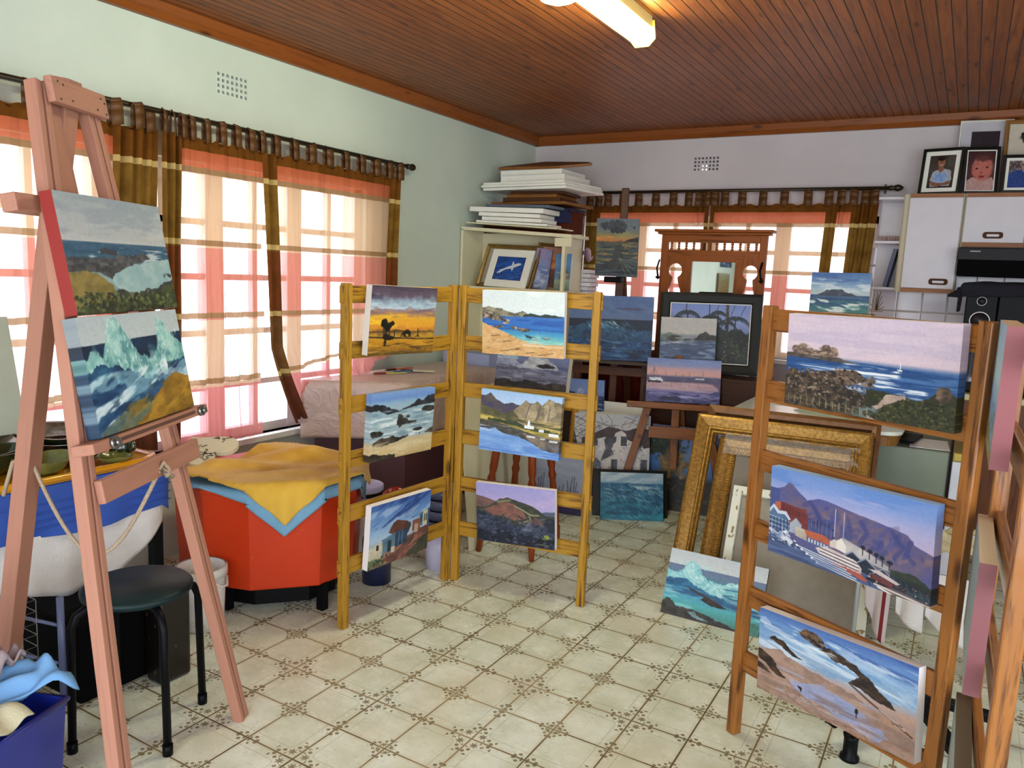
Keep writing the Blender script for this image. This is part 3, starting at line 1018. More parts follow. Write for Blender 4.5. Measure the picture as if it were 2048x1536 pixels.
def art_coast_garden():
    a = Art(220, 140, 20)
    a.grad([(0, 'a8b4bc'), (.2, 'b9c0c4'), (.36, 'c2c6c8'), (.39, 'cfd0d0'), (.4, '3e6484'), (.5, '33607e'), (.6, '6a98a4'), (.72, '9cbcc0'), (.8, '7ea4a4'), (1, '3a4230')])
    a.streak('98a6b2', .6, 3, 9, 0, .34, .5, slant=.1); a.streak('d4d6d6', .5, 3, 12, .05, .38, .55)
    a.streak('24506c', .7, 4, 40, .4, .55, .5); a.streak('e8eef0', .8, 5, 46, .42, .62, .57, u0=.2)
    a.under([(.3, .46), (.36, .44), (.46, .46)], '3a4048', .02, bot=[(.3, .49), (.46, .5)])
    a.under([(0, .52), (.1, .54), (.2, .54), (.3, .53), (.4, .52), (.5, .5), (.6, .5), (.7, .48), (.78, .5)], '3a3c44', .03, '6a6a6c', bot=[(0, .6), (.2, .6), (.4, .63), (.55, .6), (.78, .53)], su=24, sv=24)
    a.under([(0, .6), (.15, .59), (.3, .6), (.42, .6), (.5, .58)], '34363c', .02, '5c5c60', bot=[(0, .65), (.25, .65), (.36, .71), (.5, .62)], su=24, sv=24)
    a.poly([(.36, .72), (.4, .66), (.6, .58), (.8, .55), (1, .52), (1, .76), (.8, .8), (.6, .84), (.4, .8)], '9cc0c4', .03, 'b4d0d0')
    a.under([(0, .66), (.14, .64), (.24, .66), (.36, .76), (.38, .9), (.5, 1)], 'a28d4c', .015, '84743c', bot=[(0, .95), (.36, .95), (.5, 1)])
    a.under([(.34, .82), (.42, .8), (.5, .82), (.6, .84), (.7, .8), (.8, .8), (.9, .74), (1, .72)], '33363a', .02, '4e4c4a', bot=[(.34, .88), (.6, .9), (1, .82)], su=24, sv=24)
    a.under([(0, .96), (.1, .9), (.2, .92), (.35, .88), (.5, .88), (.62, .86), (.8, .84), (.9, .78), (1, .76)], '31381f', .02, '4c5530')
    a.dabs(260, (0, .82, 1, 1), (.012, .022), ['5c6a3c', '2a301c', '3e4828', '788050', '1e2418'], 1.4, .5, .8, mask=(a.I[..., 2] < .32))
    for k in range(9):
        a.line([(.04 + k * .045, .84 + .005 * k), (.04 + k * .045, .9 + .004 * k)], .002, '5a4a2c', .8)
    a.dabs(18, (.88, .66, .99, .7), (.008, .008), ['33363a'], 0, 1, .9)
    return a.grain()


def art_breaker_gold():
    a = Art(220, 150, 21)
    a.grad([(0, 'b2bcc0'), (.3, 'bcc4c6'), (.45, 'b8c0c4'), (1, '6a8aa0')])
    a.under([(0, .24), (1, .22)], '1e3348', .004, '24405c')
    a.under([(0, .36), (.08, .3), (.16, .34), (.24, .16), (.28, .03), (.34, .06), (.42, .24), (.52, .4), (.62, .44), (.7, .34), (.76, .14), (.79, .08), (.84, .18), (.9, .26), (1, .34)], '5f9296', .05, '9cc6c0', jag=40, su=16, sv=10)
    a.dabs(420, (.02, .06, 1, .52), (.022, .008), ['c8e4dc', '9ccac4', '6ea2a6', 'b8dcd4', '84b4b4', 'dcecea'], -1.35, .25, .55, mask=((a.I[..., 1] > .45) & (a.I[..., 0] < .63)))
    for cx, cy in [(.28, .1), (.3, .2), (.76, .14), (.8, .2), (.86, .26), (.1, .34), (.64, .42)]:
        a.blob(cx, cy + .06, .05, .12, 'c4e0da', .6, '8cbcb8', soft=.6, amt=.6)
    a.under([(0, .46), (.12, .42), (.25, .44), (.4, .5), (.55, .62), (.7, .58), (.85, .5), (1, .48)], '1f3f60', .05, '3c6c8c', su=8, sv=10)
    a.under([(0, .66), (.15, .6), (.35, .6), (.5, .66), (.7, .62), (.86, .52), (1, .5)], '466e8e', .05, '24466a', su=6, sv=14)
    a.streak('d8e6ea', .9, 6, 12, .5, .92, .52, slant=.45); a.streak('18344f', .7, 5, 14, .5, .85, .55, slant=.5); a.streak('9cc4d0', .6, 5, 12, .5, .9, .52, slant=.4)
    a.blob(.74, .52, .04, .1, 'e4eeee', .5, 'a9ccd0'); a.blob(.8, .62, .14, .06, 'c4d4dc', .5, '8aa8bc', amt=.7)
    a.poly([(.16, 1), (.22, .92), (.36, .84), (.5, .86), (.62, .76), (.72, .66), (.84, .62), (1, .68), (1, 1)], 'a07c34', .05, '86682c')
    a.poly([(0, .96), (.2, .86), (.36, .8), (.5, .84), (.6, .8), (.5, .92), (.3, 1), (0, 1)], '5e7068', .06, '7c8878', .85)
    a.streak('b8923c', .7, 5, 10, .68, 1, .52, u0=.3, slant=.4); a.streak('6e5a30', .5, 5, 12, .78, 1, .55, u0=.2, slant=.4)
    return a.grain()


def art_dusk_rays():
    a = Art(84, 124, 22)
    a.grad([(0, '566068'), (.2, '60676a'), (.28, '75704e'), (.33, 'a8743a'), (.36, 'b3702c'), (.4, '5a4a38'), (.46, '3a4448'), (1, '46525a')], .05)
    a.streak('8c8450', .7, 3, 16, .22, .34, .5); a.streak('d88a30', .9, 3, 26, .31, .38, .5)
    a.blob(.42, .12, .3, .09, '272a32', .45, '3a3e46'); a.blob(.5, .2, .2, .05, '23262e', .5)
    a.blob(.88, .15, .03, .02, '2a2c32', .3); a.under([(.66, .39), (.8, .34), (1, .31)], '1a1c20', .01, bot=[(.66, .4), (1, .4)])
    a.streak('1e262c', .8, 3, 34, .4, .95, .52); a.streak('a8823a', .7, 3, 34, .4, .75, .58); a.streak('7a7a4c', .6, 3, 28, .42, .8, .58)
    a.poly([(.4, .42), (.64, .42), (.66, .7), (.4, .68)], '23282c', .2, '343a3c', .75)
    a.under([(.14, .84), (.3, .74), (.45, .68), (.6, .72), (.76, .86)], '2b2d30', .03, '3e3f40', bot=[(.14, .88), (.76, .88)])
    for x, y in [(.98, .8), (.98, .9), (.9, .98), (.75, .98), (1, .72)]:
        a.line([(.56, .68), (x, y)], .01, '7e8468', .5)
    return a.grain()


def art_night_wave():
    a = Art(170, 130, 23)
    a.grad([(0, '4a6496'), (.2, '4c6698'), (.36, '5a6e94'), (.37, '10203a'), (1, '183052')])
    a.streak('5f779f', .5, 3, 8, 0, .3, .5, slant=-.3); a.blob(.72, .2, .16, .02, '463f62', .4, amt=.7)
    a.under([(0, .5), (.1, .48), (.2, .42), (.32, .4), (.42, .38), (.55, .46), (.7, .5), (.85, .54), (1, .52)], '1a3658', .03, '2c587c', jag=40)
    a.dabs(110, (.2, .42, .8, .62), (.05, .006), ['5c8aa6', '2f5c80', '142a48', '1c3c5c'], .7, .1, .6); a.dabs(40, (.25, .4, .6, .5), (.03, .006), ['9cc4cc', '6fa4b4'], .55, .12, .7)
    a.under([(0, .66), (.2, .7), (.5, .72), (1, .68)], '16355f', .02, '1e4a80', su=5, sv=14, amt=.85)
    a.streak('5a8cb8', .6, 5, 26, .66, 1, .58); a.streak('0c1c34', .6, 5, 22, .7, 1, .56); a.dabs(40, (.0, .68, 1, .98), (.03, .005), ['aac8d8', '7098b8'], .3, .4, .5)
    return a.grain()


def art_small_bay():
    a = Art(110, 84, 24)
    a.grad([(0, 'b4b2b0'), (.28, 'b9b6b2'), (.32, '8e9298'), (.45, '4a5670'), (.7, '54688c'), (.85, '46587c'), (1, '3a4050')])
    a.streak('c4bfb8', .5, 3, 12, 0, .3, .5)
    a.under([(0, .34), (.14, .28), (.3, .31), (.5, .4)], '7c8a84', .02, '566460', bot=[(0, .4), (.5, .42)])
    a.blob(.26, .38, .1, .06, '2e302e', .35, '4a4842'); a.blob(.5, .41, .06, .035, '34342f', .35)
    a.under([(.62, .38), (.7, .29), (.8, .23), (.88, .29), (1, .31)], '282a2a', .02, '3e3e3a', bot=[(.62, .4), (1, .4)])
    a.streak('8ea2c0', .7, 4, 28, .4, .9, .55); a.streak('2c3a5c', .6, 4, 24, .42, .95, .54); a.streak('d8dcd8', .7, 4, 40, .36, .48, .55, u1=.6)
    a.under([(0, .78), (.2, .8), (.4, .88), (.6, .96), (.75, 1.02)], 'b8986c', .02, 'a0835c')
    a.blob(1.0, .92, .2, .16, '22241f', .3, '3a3a30')
    return a.grain()


def art_dusk_harbour():
    a = Art(150, 96, 25)
    a.grad([(0, '6a7cb0'), (.14, '7684b0'), (.24, 'c0989c'), (.36, 'd09c92'), (.4, '8a7c96'), (.42, '4a4a68'), (.5, '4e4a64'), (.55, 'b08c92'), (.66, 'b494a0'), (.75, '6e6aa0'), (1, '3c3c6a')])
    a.streak('8a94bc', .4, 3, 10, 0, .2, .5)
    a.under([(0, .4), (.3, .41), (.6, .42), (.7, .38), (.8, .4), (1, .44)], '4a4866', .012, '5e5674', bot=[(0, .5), (.4, .54), (1, .5)])
    a.rect(.04, .44, .2, .5, 'c8ccd8', rough=.02); a.rect(.06, .48, .22, .53, 'e4e6ec', rough=.02); a.rect(.02, .51, .2, .56, '2c2c44', rough=.02)
    a.line([(.1, .2), (.1, .46)], .003, '3a3448'); a.line([(.1, .24), (.04, .42)], .002, '4a4458'); a.line([(.1, .24), (.16, .4)], .002, '4a4458')
    for x, h_ in [(.26, .3), (.4, .32), (.5, .34), (.58, .3), (.76, .28)]:
        a.line([(x, h_), (x - .01, .45)], .002, '54485c')
    a.rect(.66, .42, .78, .46, 'b4b0bc', rough=.03)
    a.poly([(.3, .52), (.8, .52), (.94, .6), (.98, .7), (.86, .78), (1, .8), (1, .5)], '5c5474', .03, '4c466a', .8)
    a.streak('c8a8b0', .6, 4, 26, .54, .74, .54, u1=.9)
    a.poly([(0, .76), (.2, .8), (.4, .76), (.6, .82), (.8, .8), (1, .68), (1, 1), (0, 1)], '34345e', .06, '52508a')
    a.streak('9a98cc', .7, 5, 20, .78, .98, .54); a.blob(.34, .9, .14, .05, '23264a', .4); a.blob(.55, .86, .12, .03, '9c9ccc', .4)
    for k in range(6):
        a.line([(.1 + .12 * k, .54), (.1 + .12 * k, .64)], .003, '6a6078', .6)
    return a.grain()


def art_palms():
    a = Art(200, 160, 26)
    a.grad([(0, '7488c4'), (.3, '8c9ad0'), (.5, '6a78a4'), (1, '1c2420')])
    a.under([(0, .3), (.2, .32), (.5, .3), (.62, .36), (.7, .46), (.8, .42), (.88, .4), (.96, .5), (1, .44)], '20302c', .05, '0e1616', jag=30)
    a.under([(0, .55), (.6, .5), (1, .6)], '141c1a', .04, '22302a')
    def palm(x, y, r, trunk):
        a.line([(x, y), (x + trunk, 1)], .008, '2a2824')
        for k in range(15):
            t = -3.3 + k * .24
            pts = [(x + r * f * math.cos(t), y + r * 1.1 * (f * math.sin(t) * .75 + .55 * f * f)) for f in (0, .35, .7, 1)]
            a.line(pts, .0035, '1b2a34')
            for (xa, ya), (xb, yb) in zip(pts[:-1], pts[1:]):
                for f in (.2, .6, 1.0):
                    xx, yy = xa + (xb - xa) * f, ya + (yb - ya) * f
                    a.line([(xx, yy), (xx + .02 * math.cos(t) * .6, yy + .035)], .003, '22323a', .95)
    for x, y, r, tr in [(.22, .16, .16, .01), (.52, .22, .14, .02), (.82, .24, .17, -.04), (.7, .3, .12, .0), (.36, .3, .12, 0), (.6, .14, .1, .0), (.1, .26, .12, .02)]:
        palm(x, y, r, tr)
    for x in (.2, .49):
        a.line([(x, 0), (x, .2)], .006, '222a34')
    a.line([(.71, 0), (.72, .4), (.7, 1)], .018, '2a2622'); a.dabs(40, (.69, 0, .73, 1), (.012, .008), ['8a8074', '1a1816', '5c5248'], 0, .5)
    for x0, x1 in [(.8, .76), (.93, .88), (.6, .57)]:
        a.line([(x0, .02), (x1, .18)], .004, '2a3040')
    a.blob(.9, .62, .1, .14, '101614', .4); a.dabs(60, (.78, .6, .98, .9), (.02, .02), ['2c3c28', '46522c', '101612', '5a5a34'], 1, .8, .7)
    return a.grain()


def art_small_sea():
    a = Art(84, 76, 27)
    a.grad([(0, '6a84c0'), (.3, '7890c4'), (.44, '6a80b4'), (.45, '2c4470'), (1, '20365e')])
    a.blob(.36, .4, .09, .16, 'b4bedc', .5, '8896c4', amt=.8); a.blob(.1, .46, .12, .1, '23304e', .35, '364466'); a.blob(.28, .52, .16, .06, '1e2a46', .35)
    a.streak('c4d0e4', .8, 5, 24, .52, .98, .57); a.streak('101e3c', .7, 5, 22, .5, 1, .54)
    return a.grain()


def art_gable_house():
    a = Art(170, 210, 28, 'c9cbd0')
    a.grad([(0, 'b4b6bc'), (.3, 'c4c4c8'), (.7, 'c0bcbc'), (1, '5a4c48')])
    for k in range(40):
        x, y = a.r.uniform(-.1, 1), a.r.uniform(-.02, .34)
        a.line([(x, y), (x + a.r.uniform(-.2, .2), y + a.r.uniform(.03, .1)), (x + a.r.uniform(-.3, .3), y + a.r.uniform(.08, .2))], .003, '3c3436', .8)
    a.poly([(.1, .27), (.45, .13), (.66, .17), (.9, .12), (1, .16), (1, .34), (.12, .33)], '4a3438', .02, '35282c')
    a.poly([(.0, .36), (.3, .27), (.42, .24), (.42, .92), (0, .98)], 'c4c2c8', .01, 'dcdada')
    a.poly([(.38, .9), (.38, .44), (.44, .4), (.46, .3), (.52, .27), (.54, .2), (.62, .17), (.68, .2), (.7, .26), (.77, .28), (.79, .38), (.86, .4), (.88, .92)], 'dcd8d6', .01, 'c8c4ca')
    a.poly([(.4, .26), (.56, .23), (.56, .28), (.5, .36), (.53, .42), (.36, .5), (.42, .36)], '3e3c44', .01, '545460')
    for x0, y0, x1, y1 in [(.62, .23, .7, .33), (.14, .3, .2, .37), (.26, .27, .32, .34), (.5, .47, .58, .63), (.88, .46, .97, .64)]:
        a.rect(x0, y0, x1, y1, '3a3d48', c2='565a68')
    a.poly([(.2, .8), (.2, .55), (.24, .48), (.3, .46), (.36, .5), (.38, .58), (.38, .82)], '6a7484', 0, '535c6c'); a.poly([(.68, .84), (.68, .52), (.72, .46), (.78, .46), (.8, .84)], '7a8088', 0, '5a6068')
    a.dabs(90, (.05, .3, .96, .62), (.02, .012), ['8e8c94', 'b4b0b4', 'e8e4e2', '7a7478'], .3, .8, .6)
    a.blob(.92, .78, .18, .14, '2e2628', .4, '4a3c3c'); a.poly([(0, .84), (.3, .8), (.9, .84), (1, .9), (1, 1), (0, 1)], '6e4038', .05, '8a5444'); a.dabs(30, (.2, .76, .7, .84), (.02, .014), ['3c4a34', '5a6a48', '22281e'], 0, 1)
    a.line([(.02, .3), (.08, .55), (.1, 1)], .022, '3a2e2e'); a.line([(.0, .2), (.06, .4)], .01, '3a2e2e')
    return a.grain()


def art_blue_swell():
    a = Art(150, 116, 29)
    a.grad([(0, '9fb8cc'), (.2, '9ab6cc'), (.23, '5a88a8'), (.24, '2c6088'), (.5, '1f5a80'), (.8, '2c7c98'), (1, '24667e')])
    a.streak('c4d2dc', .7, 3, 9, 0, .22, .5, slant=.4); a.streak('7296b4', .5, 3, 10, 0, .22, .52, slant=.4)
    a.under([(0, .36), (.2, .32), (.3, .26), (.42, .22), (.52, .26), (.6, .36), (.7, .36), (.78, .32), (.9, .38), (1, .36)], '1e4c72', .02, '3a7898', su=9, sv=12)
    a.poly([(.52, .28), (.66, .28), (.84, .3), (.76, .34), (.7, .37), (.6, .36)], 'c4d6d8', .03, '96b6c0', .85)
    a.dabs(150, (.1, .26, .98, .6), (.07, .007), ['7fb0c0', '123a5c', '2f6a8c', '4a8ca6', 'b4d0d6'], .6, .35, .6)
    a.under([(0, .6), (.2, .56), (.35, .52), (.5, .62), (.62, .6), (.8, .74), (1, .8)], '1c5474', .03, '2d86a0', su=7, sv=12, amt=.8)
    a.dabs(110, (.2, .55, .9, .96), (.06, .006), ['8cc0c8', '164a68', '3c94a8', '5caab8'], .7, .35, .6); a.streak('3aa0b0', .5, 4, 9, .55, 1, .55, u0=.6); a.streak('1a4e6c', .6, 4, 14, .6, 1, .54, u1=.6)
    return a.grain()


def art_grey_break():
    a = Art(140, 84, 30)
    a.grad([(0, '5c6a94'), (.2, '646e98'), (.45, '5c6480'), (.6, '686c84'), (1, '4a4c58')])
    a.streak('8fc0cc', .9, 4, 10, 0, .3, .45, u1=.3, slant=-.5); a.streak('39456e', .6, 4, 12, 0, .5, .52)
    a.under([(.3, .45), (.42, .3), (.5, .1), (.56, .05), (.66, .18), (.78, .3), (.86, .42)], 'b8bcc4', .05, '8e94a0', bot=[(.3, .48), (.86, .46)], jag=40); a.under([(0, .3), (.15, .2), (.3, .36), (.42, .42)], '8a94b4', .06, 'b4bcd0', bot=[(0, .5), (.42, .46)], amt=.7)
    a.blob(.68, .4, .11, .06, '1e1e22', .35); a.streak('a4a4b4', .6, 6, 20, .45, .78, .54); a.streak('3a3c4c', .6, 6, 20, .45, .8, .54)
    a.under([(0, .8), (.2, .78), (.3, .84), (.4, .76), (.55, .78), (.7, .82), (.85, .74), (1, .78)], '18181a', .05, '34302e'); a.blob(.86, .84, .05, .06, '453c36', .3)
    return a.grain()


def art_turquoise():
    a = Art(190, 130, 31)
    a.grad([(0, 'b4bcc0'), (.22, 'c0c6c6'), (.225, '64708e'), (.34, '5a7890'), (.4, '3c8494'), (.5, '2c6c94'), (.62, '4a94b8'), (.78, '4aa0a4'), (1, '3c6a60')])
    a.under([(0, .34), (.1, .36), (.16, .28), (.2, .16), (.26, .12), (.32, .2), (.36, .3), (.44, .38), (.54, .36), (.6, .38), (.68, .32), (.74, .34), (.84, .44), (.92, .48), (1, .5)], '6fb4bc', .04, 'b0d8d8', bot=[(0, .46), (.2, .46), (.4, .54), (.7, .62), (1, .64)], jag=40)
    a.dabs(130, (.1, .16, .5, .46), (.02, .007), ['cfe8e6', '9cd0d2', '6cb4bc', 'b0dcdc'], .75, .3, .6, mask=(a.I[..., 0] > .4)); a.dabs(120, (.4, .34, 1, .6), (.02, .007), ['cfe8e6', '8fc8cc', '5ca8b0'], .5, .4, .6, mask=(a.I[..., 0] > .38))
    a.under([(0, .46), (.2, .42), (.32, .48), (.45, .56), (.7, .62), (1, .66)], '1f5078', .03, '2a6c94', bot=[(0, .54), (.3, .56), (.6, .68), (1, .74)])
    a.streak('16406a', .7, 4, 24, .42, .66, .53); a.streak('9fd0d4', .6, 4, 26, .55, .9, .56); a.streak('2c5878', .5, 4, 20, .58, .8, .55)
    a.poly([(.2, .53), (.34, .55), (.5, .62), (.54, .65), (.44, .64), (.3, .58)], '262e36', .03, '46505a'); a.poly([(.38, .68), (.42, .62), (.5, .63), (.58, .67), (.66, .73), (.58, .74), (.46, .71)], '1c1814', .03, '463a30')
    a.under([(0, .82), (.05, .75), (.1, .78), (.14, .84), (.3, .84), (.45, .86), (.6, .92), (.75, .96), (.9, 1.02)], '221f1c', .02, '3e3832'); a.poly([(.28, .9), (.34, .86), (.4, .93), (.52, .96), (.44, .97), (.34, .94)], '8fb4b8', .04, '5a8084', .8)
    a.poly([(.8, .84), (1, .8), (1, 1), (.84, 1)], '4a8270', .1, '2f5a48', .7)
    return a.grain()


def art_table_mountain():
    a = Art(120, 80, 32)
    a.grad([(0, '4a6ea8'), (.25, '6c90bc'), (.42, 'a4bccc'), (.56, 'b4c2c8'), (.57, '4a6486'), (.75, '34587c'), (1, '4a7a78')])
    a.streak('dce4ea', .7, 3, 16, .16, .5, .52, slant=-.1); a.streak('35589a', .5, 3, 10, 0, .24, .5)
    a.under([(.1, .57), (.18, .53), (.24, .48), (.29, .43), (.33, .45), (.36, .42), (.55, .42), (.58, .47), (.66, .52), (.7, .5), (.76, .55), (.82, .58)], '3a4252', .008, '4e5466', bot=[(.1, .58), (.82, .59)])
    a.streak('23446c', .7, 4, 30, .58, .8, .52); a.streak('e0eae6', .9, 4, 14, .66, 1, .54, slant=-.2); a.streak('3f7a70', .6, 4, 14, .7, 1, .52)
    return a.grain()


def art_shark():
    a = Art(96, 72, 33)
    a.grad([(0, '1c4a98'), (.4, '2054ae'), (1, '16408e')])
    a.streak('14306c', .7, 4, 14, 0, 1, .52, slant=.4); a.streak('3f74c8', .6, 5, 18, .4, 1, .56, slant=.3)
    a.poly([(.18, .56), (.3, .5), (.42, .42), (.6, .32), (.72, .26), (.82, .25), (.86, .28), (.8, .34), (.7, .4), (.62, .46), (.6, .6), (.54, .48), (.4, .52), (.28, .6), (.18, .7)], 'd4dae2', .01)
    a.poly([(.54, .34), (.56, .16), (.62, .3)], 'd4dae2'); a.poly([(.24, .55), (.12, .72), (.1, .66)], 'd4dae2')
    a.dabs(20, (.1, .7, .9, .98), (.03, .006), ['a8c0e0', '6a94cc'], -.4, .4)
    return a.grain()


def art_red_dusk():
    a = Art(70, 90, 34)
    a.grad([(0, 'c08a74'), (.3, 'c86e34'), (.5, 'b4552c'), (.6, '7a3020'), (.8, '4a1c18'), (1, '5e261c')])
    a.streak('e0a060', .7, 3, 14, .1, .55, .5); a.streak('2c1210', .7, 3, 12, .55, 1, .5)
    return a.grain()


def art_blue_pair():
    a = Art(60, 90, 35)
    a.grad([(0, '8a7aa8'), (.4, '7a86b8'), (.6, '5a6a9c'), (.8, '8894b8'), (1, '5a6488')])
    a.streak('c4c8dc', .6, 3, 14, .5, 1, .5); a.streak('8a6a78', .6, 3, 8, 0, .4, .5)
    return a.grain()


def art_sea_stack():
    a = Art(60, 90, 36)
    a.grad([(0, '4a74a8'), (.3, '5a84b0'), (.5, '4a7098'), (.66, '5a7a94'), (.75, '8a9a84'), (1, '5c6a5c')])
    a.poly([(.25, .68), (.45, .5), (.5, .4), (.62, .36), (.78, .42), (.9, .6), (.95, .72)], '5a4a34', .06, '8a7450'); a.streak('9ab0c0', .6, 3, 14, .5, .8, .55); a.streak('7c8464', .6, 3, 10, .75, 1, .5)
    return a.grain()


def art_winter():
    a = Art(150, 110, 37)
    a.grad([(0, '9aa4b8'), (.5, 'a0a8bc'), (.8, '8c90a8'), (.88, '4a3e68'), (1, '38304e')])
    a.streak('b4bccc', .5, 3, 8, 0, .8, .5)
    for k in range(26):
        x = a.r.uniform(.05, .98)
        a.line([(x, .84), (x + a.r.uniform(-.03, .03), a.r.uniform(.45, .75))], .004, '2e2e3e', .8)
    a.under([(0, .84), (.5, .82), (1, .86)], '3c2e5c', .02, '2c2440')
    return a.grain()


def art_reeds():
    a = Art(90, 60, 43)
    a.grad([(0, '8c8a70'), (.4, '7a6a44'), (.8, '7c5c2c'), (1, '5e4420')])
    a.dabs(160, (0, .2, 1, 1), (.01, .05), ['5a4420', 'a08444', '3c3018', '8c7440'], 1.5, .1, .7)
    return a.grain()


def art_tree_lake():
    a = Art(130, 130, 38)
    a.grad([(0, '8c90b8'), (.2, '6e84bc'), (.4, '4a76b4'), (.56, '3c62a0'), (.62, '1c1e1c'), (1, '2e2c22')])
    a.blob(.2, .22, .26, .16, '1e2a20', .5, '34422c'); a.blob(.34, .46, .18, .16, '8c7448', .45, '5c4c30'); a.under([(0, .62), (.3, .66), (.6, .6), (1, .64)], '1a1a18', .03, '2c281e')
    a.line([(.9, .1), (.84, .4), (.88, .6)], .02, '1c2430'); a.dabs(80, (0, .66, 1, 1), (.05, .012), ['3c3828', '1a1814', '544a30'], .1, .4, .7)
    return a.grain()


def art_side_dune():
    a = Art(110, 84, 39)
    a.grad([(0, '88a8cc'), (.4, 'a4c0cc'), (.56, '8eaac8'), (.6, '7c9cc4'), (1, '8a8a5c')])
    a.poly([(0, .5), (.3, .56), (.7, .72), (1, .9), (1, 1), (0, 1)], '7c9ac8', .03); a.under([(0, .7), (.3, .76), (.6, .84), (1, .9)], '9a9468', .03, '6a7048')
    a.dabs(60, (0, .6, .9, .9), (.012, .03), ['3c5840', '2a4434', '5a7048'], 1.5, .3)
    return a.grain()


def art_lilac_plain(seed=40, a0='b89ca0', a1='9a7c86'):
    a = Art(60, 60, seed)
    a.grad([(0, a0), (1, a1)])
    return a.grain()


# photographs in the frames over the cupboards
def photo_apron():
    a = Art(70, 92, 50)
    a.grad([(0, '3a3230'), (.5, '4a423e'), (1, '2c2624')])
    a.blob(.85, .18, .2, .18, '57544c', .4, amt=.6)
    a.poly([(.12, .72), (.18, .52), (.36, .44), (.64, .42), (.84, .48), (.9, .72), (.84, .92), (.16, .94)], 'b8bac2', .03, '9ca0aa')
    a.blob(.47, .23, .13, .16, '8a5c48', .06, '9a6c54'); a.blob(.46, .11, .14, .07, '241a18', .2); a.poly([(.38, .36), (.56, .36), (.58, .46), (.46, .54), (.38, .46)], '8a5c48', .02)
    a.line([(.43, .22), (.45, .22)], .012, '2a1a16'); a.line([(.51, .22), (.53, .22)], .012, '2a1a16'); a.line([(.44, .31), (.52, .31)], .01, 'd8c8c0')
    a.poly([(.28, .54), (.4, .52), (.58, .54), (.7, .56), (.74, .8), (.26, .82)], '7a9cd0', .03, '94b0da')
    a.poly([(.1, .74), (.3, .82), (.62, .84), (.86, .76), (.84, .88), (.5, .93), (.2, .92)], '8a5e4a', .03, '7a5040')
    return a.grain(.02)


def photo_baby():
    a = Art(64, 92, 51)
    a.grad([(0, '3c2228'), (.5, '4c2c30'), (1, '5a3438')])
    a.poly([(0, 1), (.02, .76), (.2, .66), (.5, .7), (.9, .66), (1, .8), (1, 1)], 'b08a86', .04, 'c49c96'); a.blob(.55, .44, .36, .31, 'b06258', .05, 'c0746a'); a.blob(.58, .16, .34, .11, '4c2a28', .3, amt=.8)
    a.blob(.36, .45, .05, .02, '3a1a1a', .2); a.blob(.72, .42, .05, .02, '3a1a1a', .2); a.blob(.52, .55, .05, .03, '9c5048', .2); a.blob(.54, .65, .1, .03, '7c2c30', .2); a.blob(.3, .56, .1, .07, 'c46e64', .2, amt=.6); a.blob(.76, .54, .1, .07, 'c46e64', .2, amt=.6)
    a.dabs(40, (.05, .74, .95, 1), (.02, .012), ['c8a8a4', 'd4b4b0', '9a7474'], 0, 1, .6)
    return a.grain(.02)


def photo_blue_jersey():
    a = Art(64, 72, 52)
    a.grad([(0, '6a6260'), (.2, '4c3c3c'), (.4, '5a5a68'), (1, '24304c')])
    a.dabs(60, (0, .02, .6, .4), (.05, .02), ['8a5a50', 'c4c0c0', '3a3438', '7a7c8c'], 0, .6, .7)
    a.poly([(0, .98), (.02, .52), (.2, .42), (.5, .34), (.8, .38), (1, .5), (1, 1), (0, 1)], '24448c', .03, '1e3878'); a.blob(.66, .2, .14, .17, 'a07868', .06); a.blob(.68, .05, .14, .05, 'b0aca8', .2); a.line([(.55, .18), (.8, .17)], .018, '181414'); a.poly([(.56, .34), (.72, .36), (.66, .46)], 'a07868')
    return a.grain(.02)


def photo_dark_corner():
    a = Art(60, 60, 53)
    a.grad([(0, '2e2028'), (1, '261a22')])
    return a.grain(.02)


def print_dogs():
    a = Art(60, 76, 54, 'd0c6b4')
    for cx, cy, k in [(.62, .2, 1.0), (.6, .62, 1.1), (.62, .95, .9)]:
        a.blob(cx, cy, .26 * k, .11 * k, '2a2624', .3); a.blob(cx + .1, cy + .02, .06, .06, 'd8d0c4', .3); a.blob(cx - .16 * k, cy - .04, .1, .04, '201c1a', .3); a.blob(cx + .12, cy + .06, .04, .03, '2a2020', .2)
    return a.grain(.02)
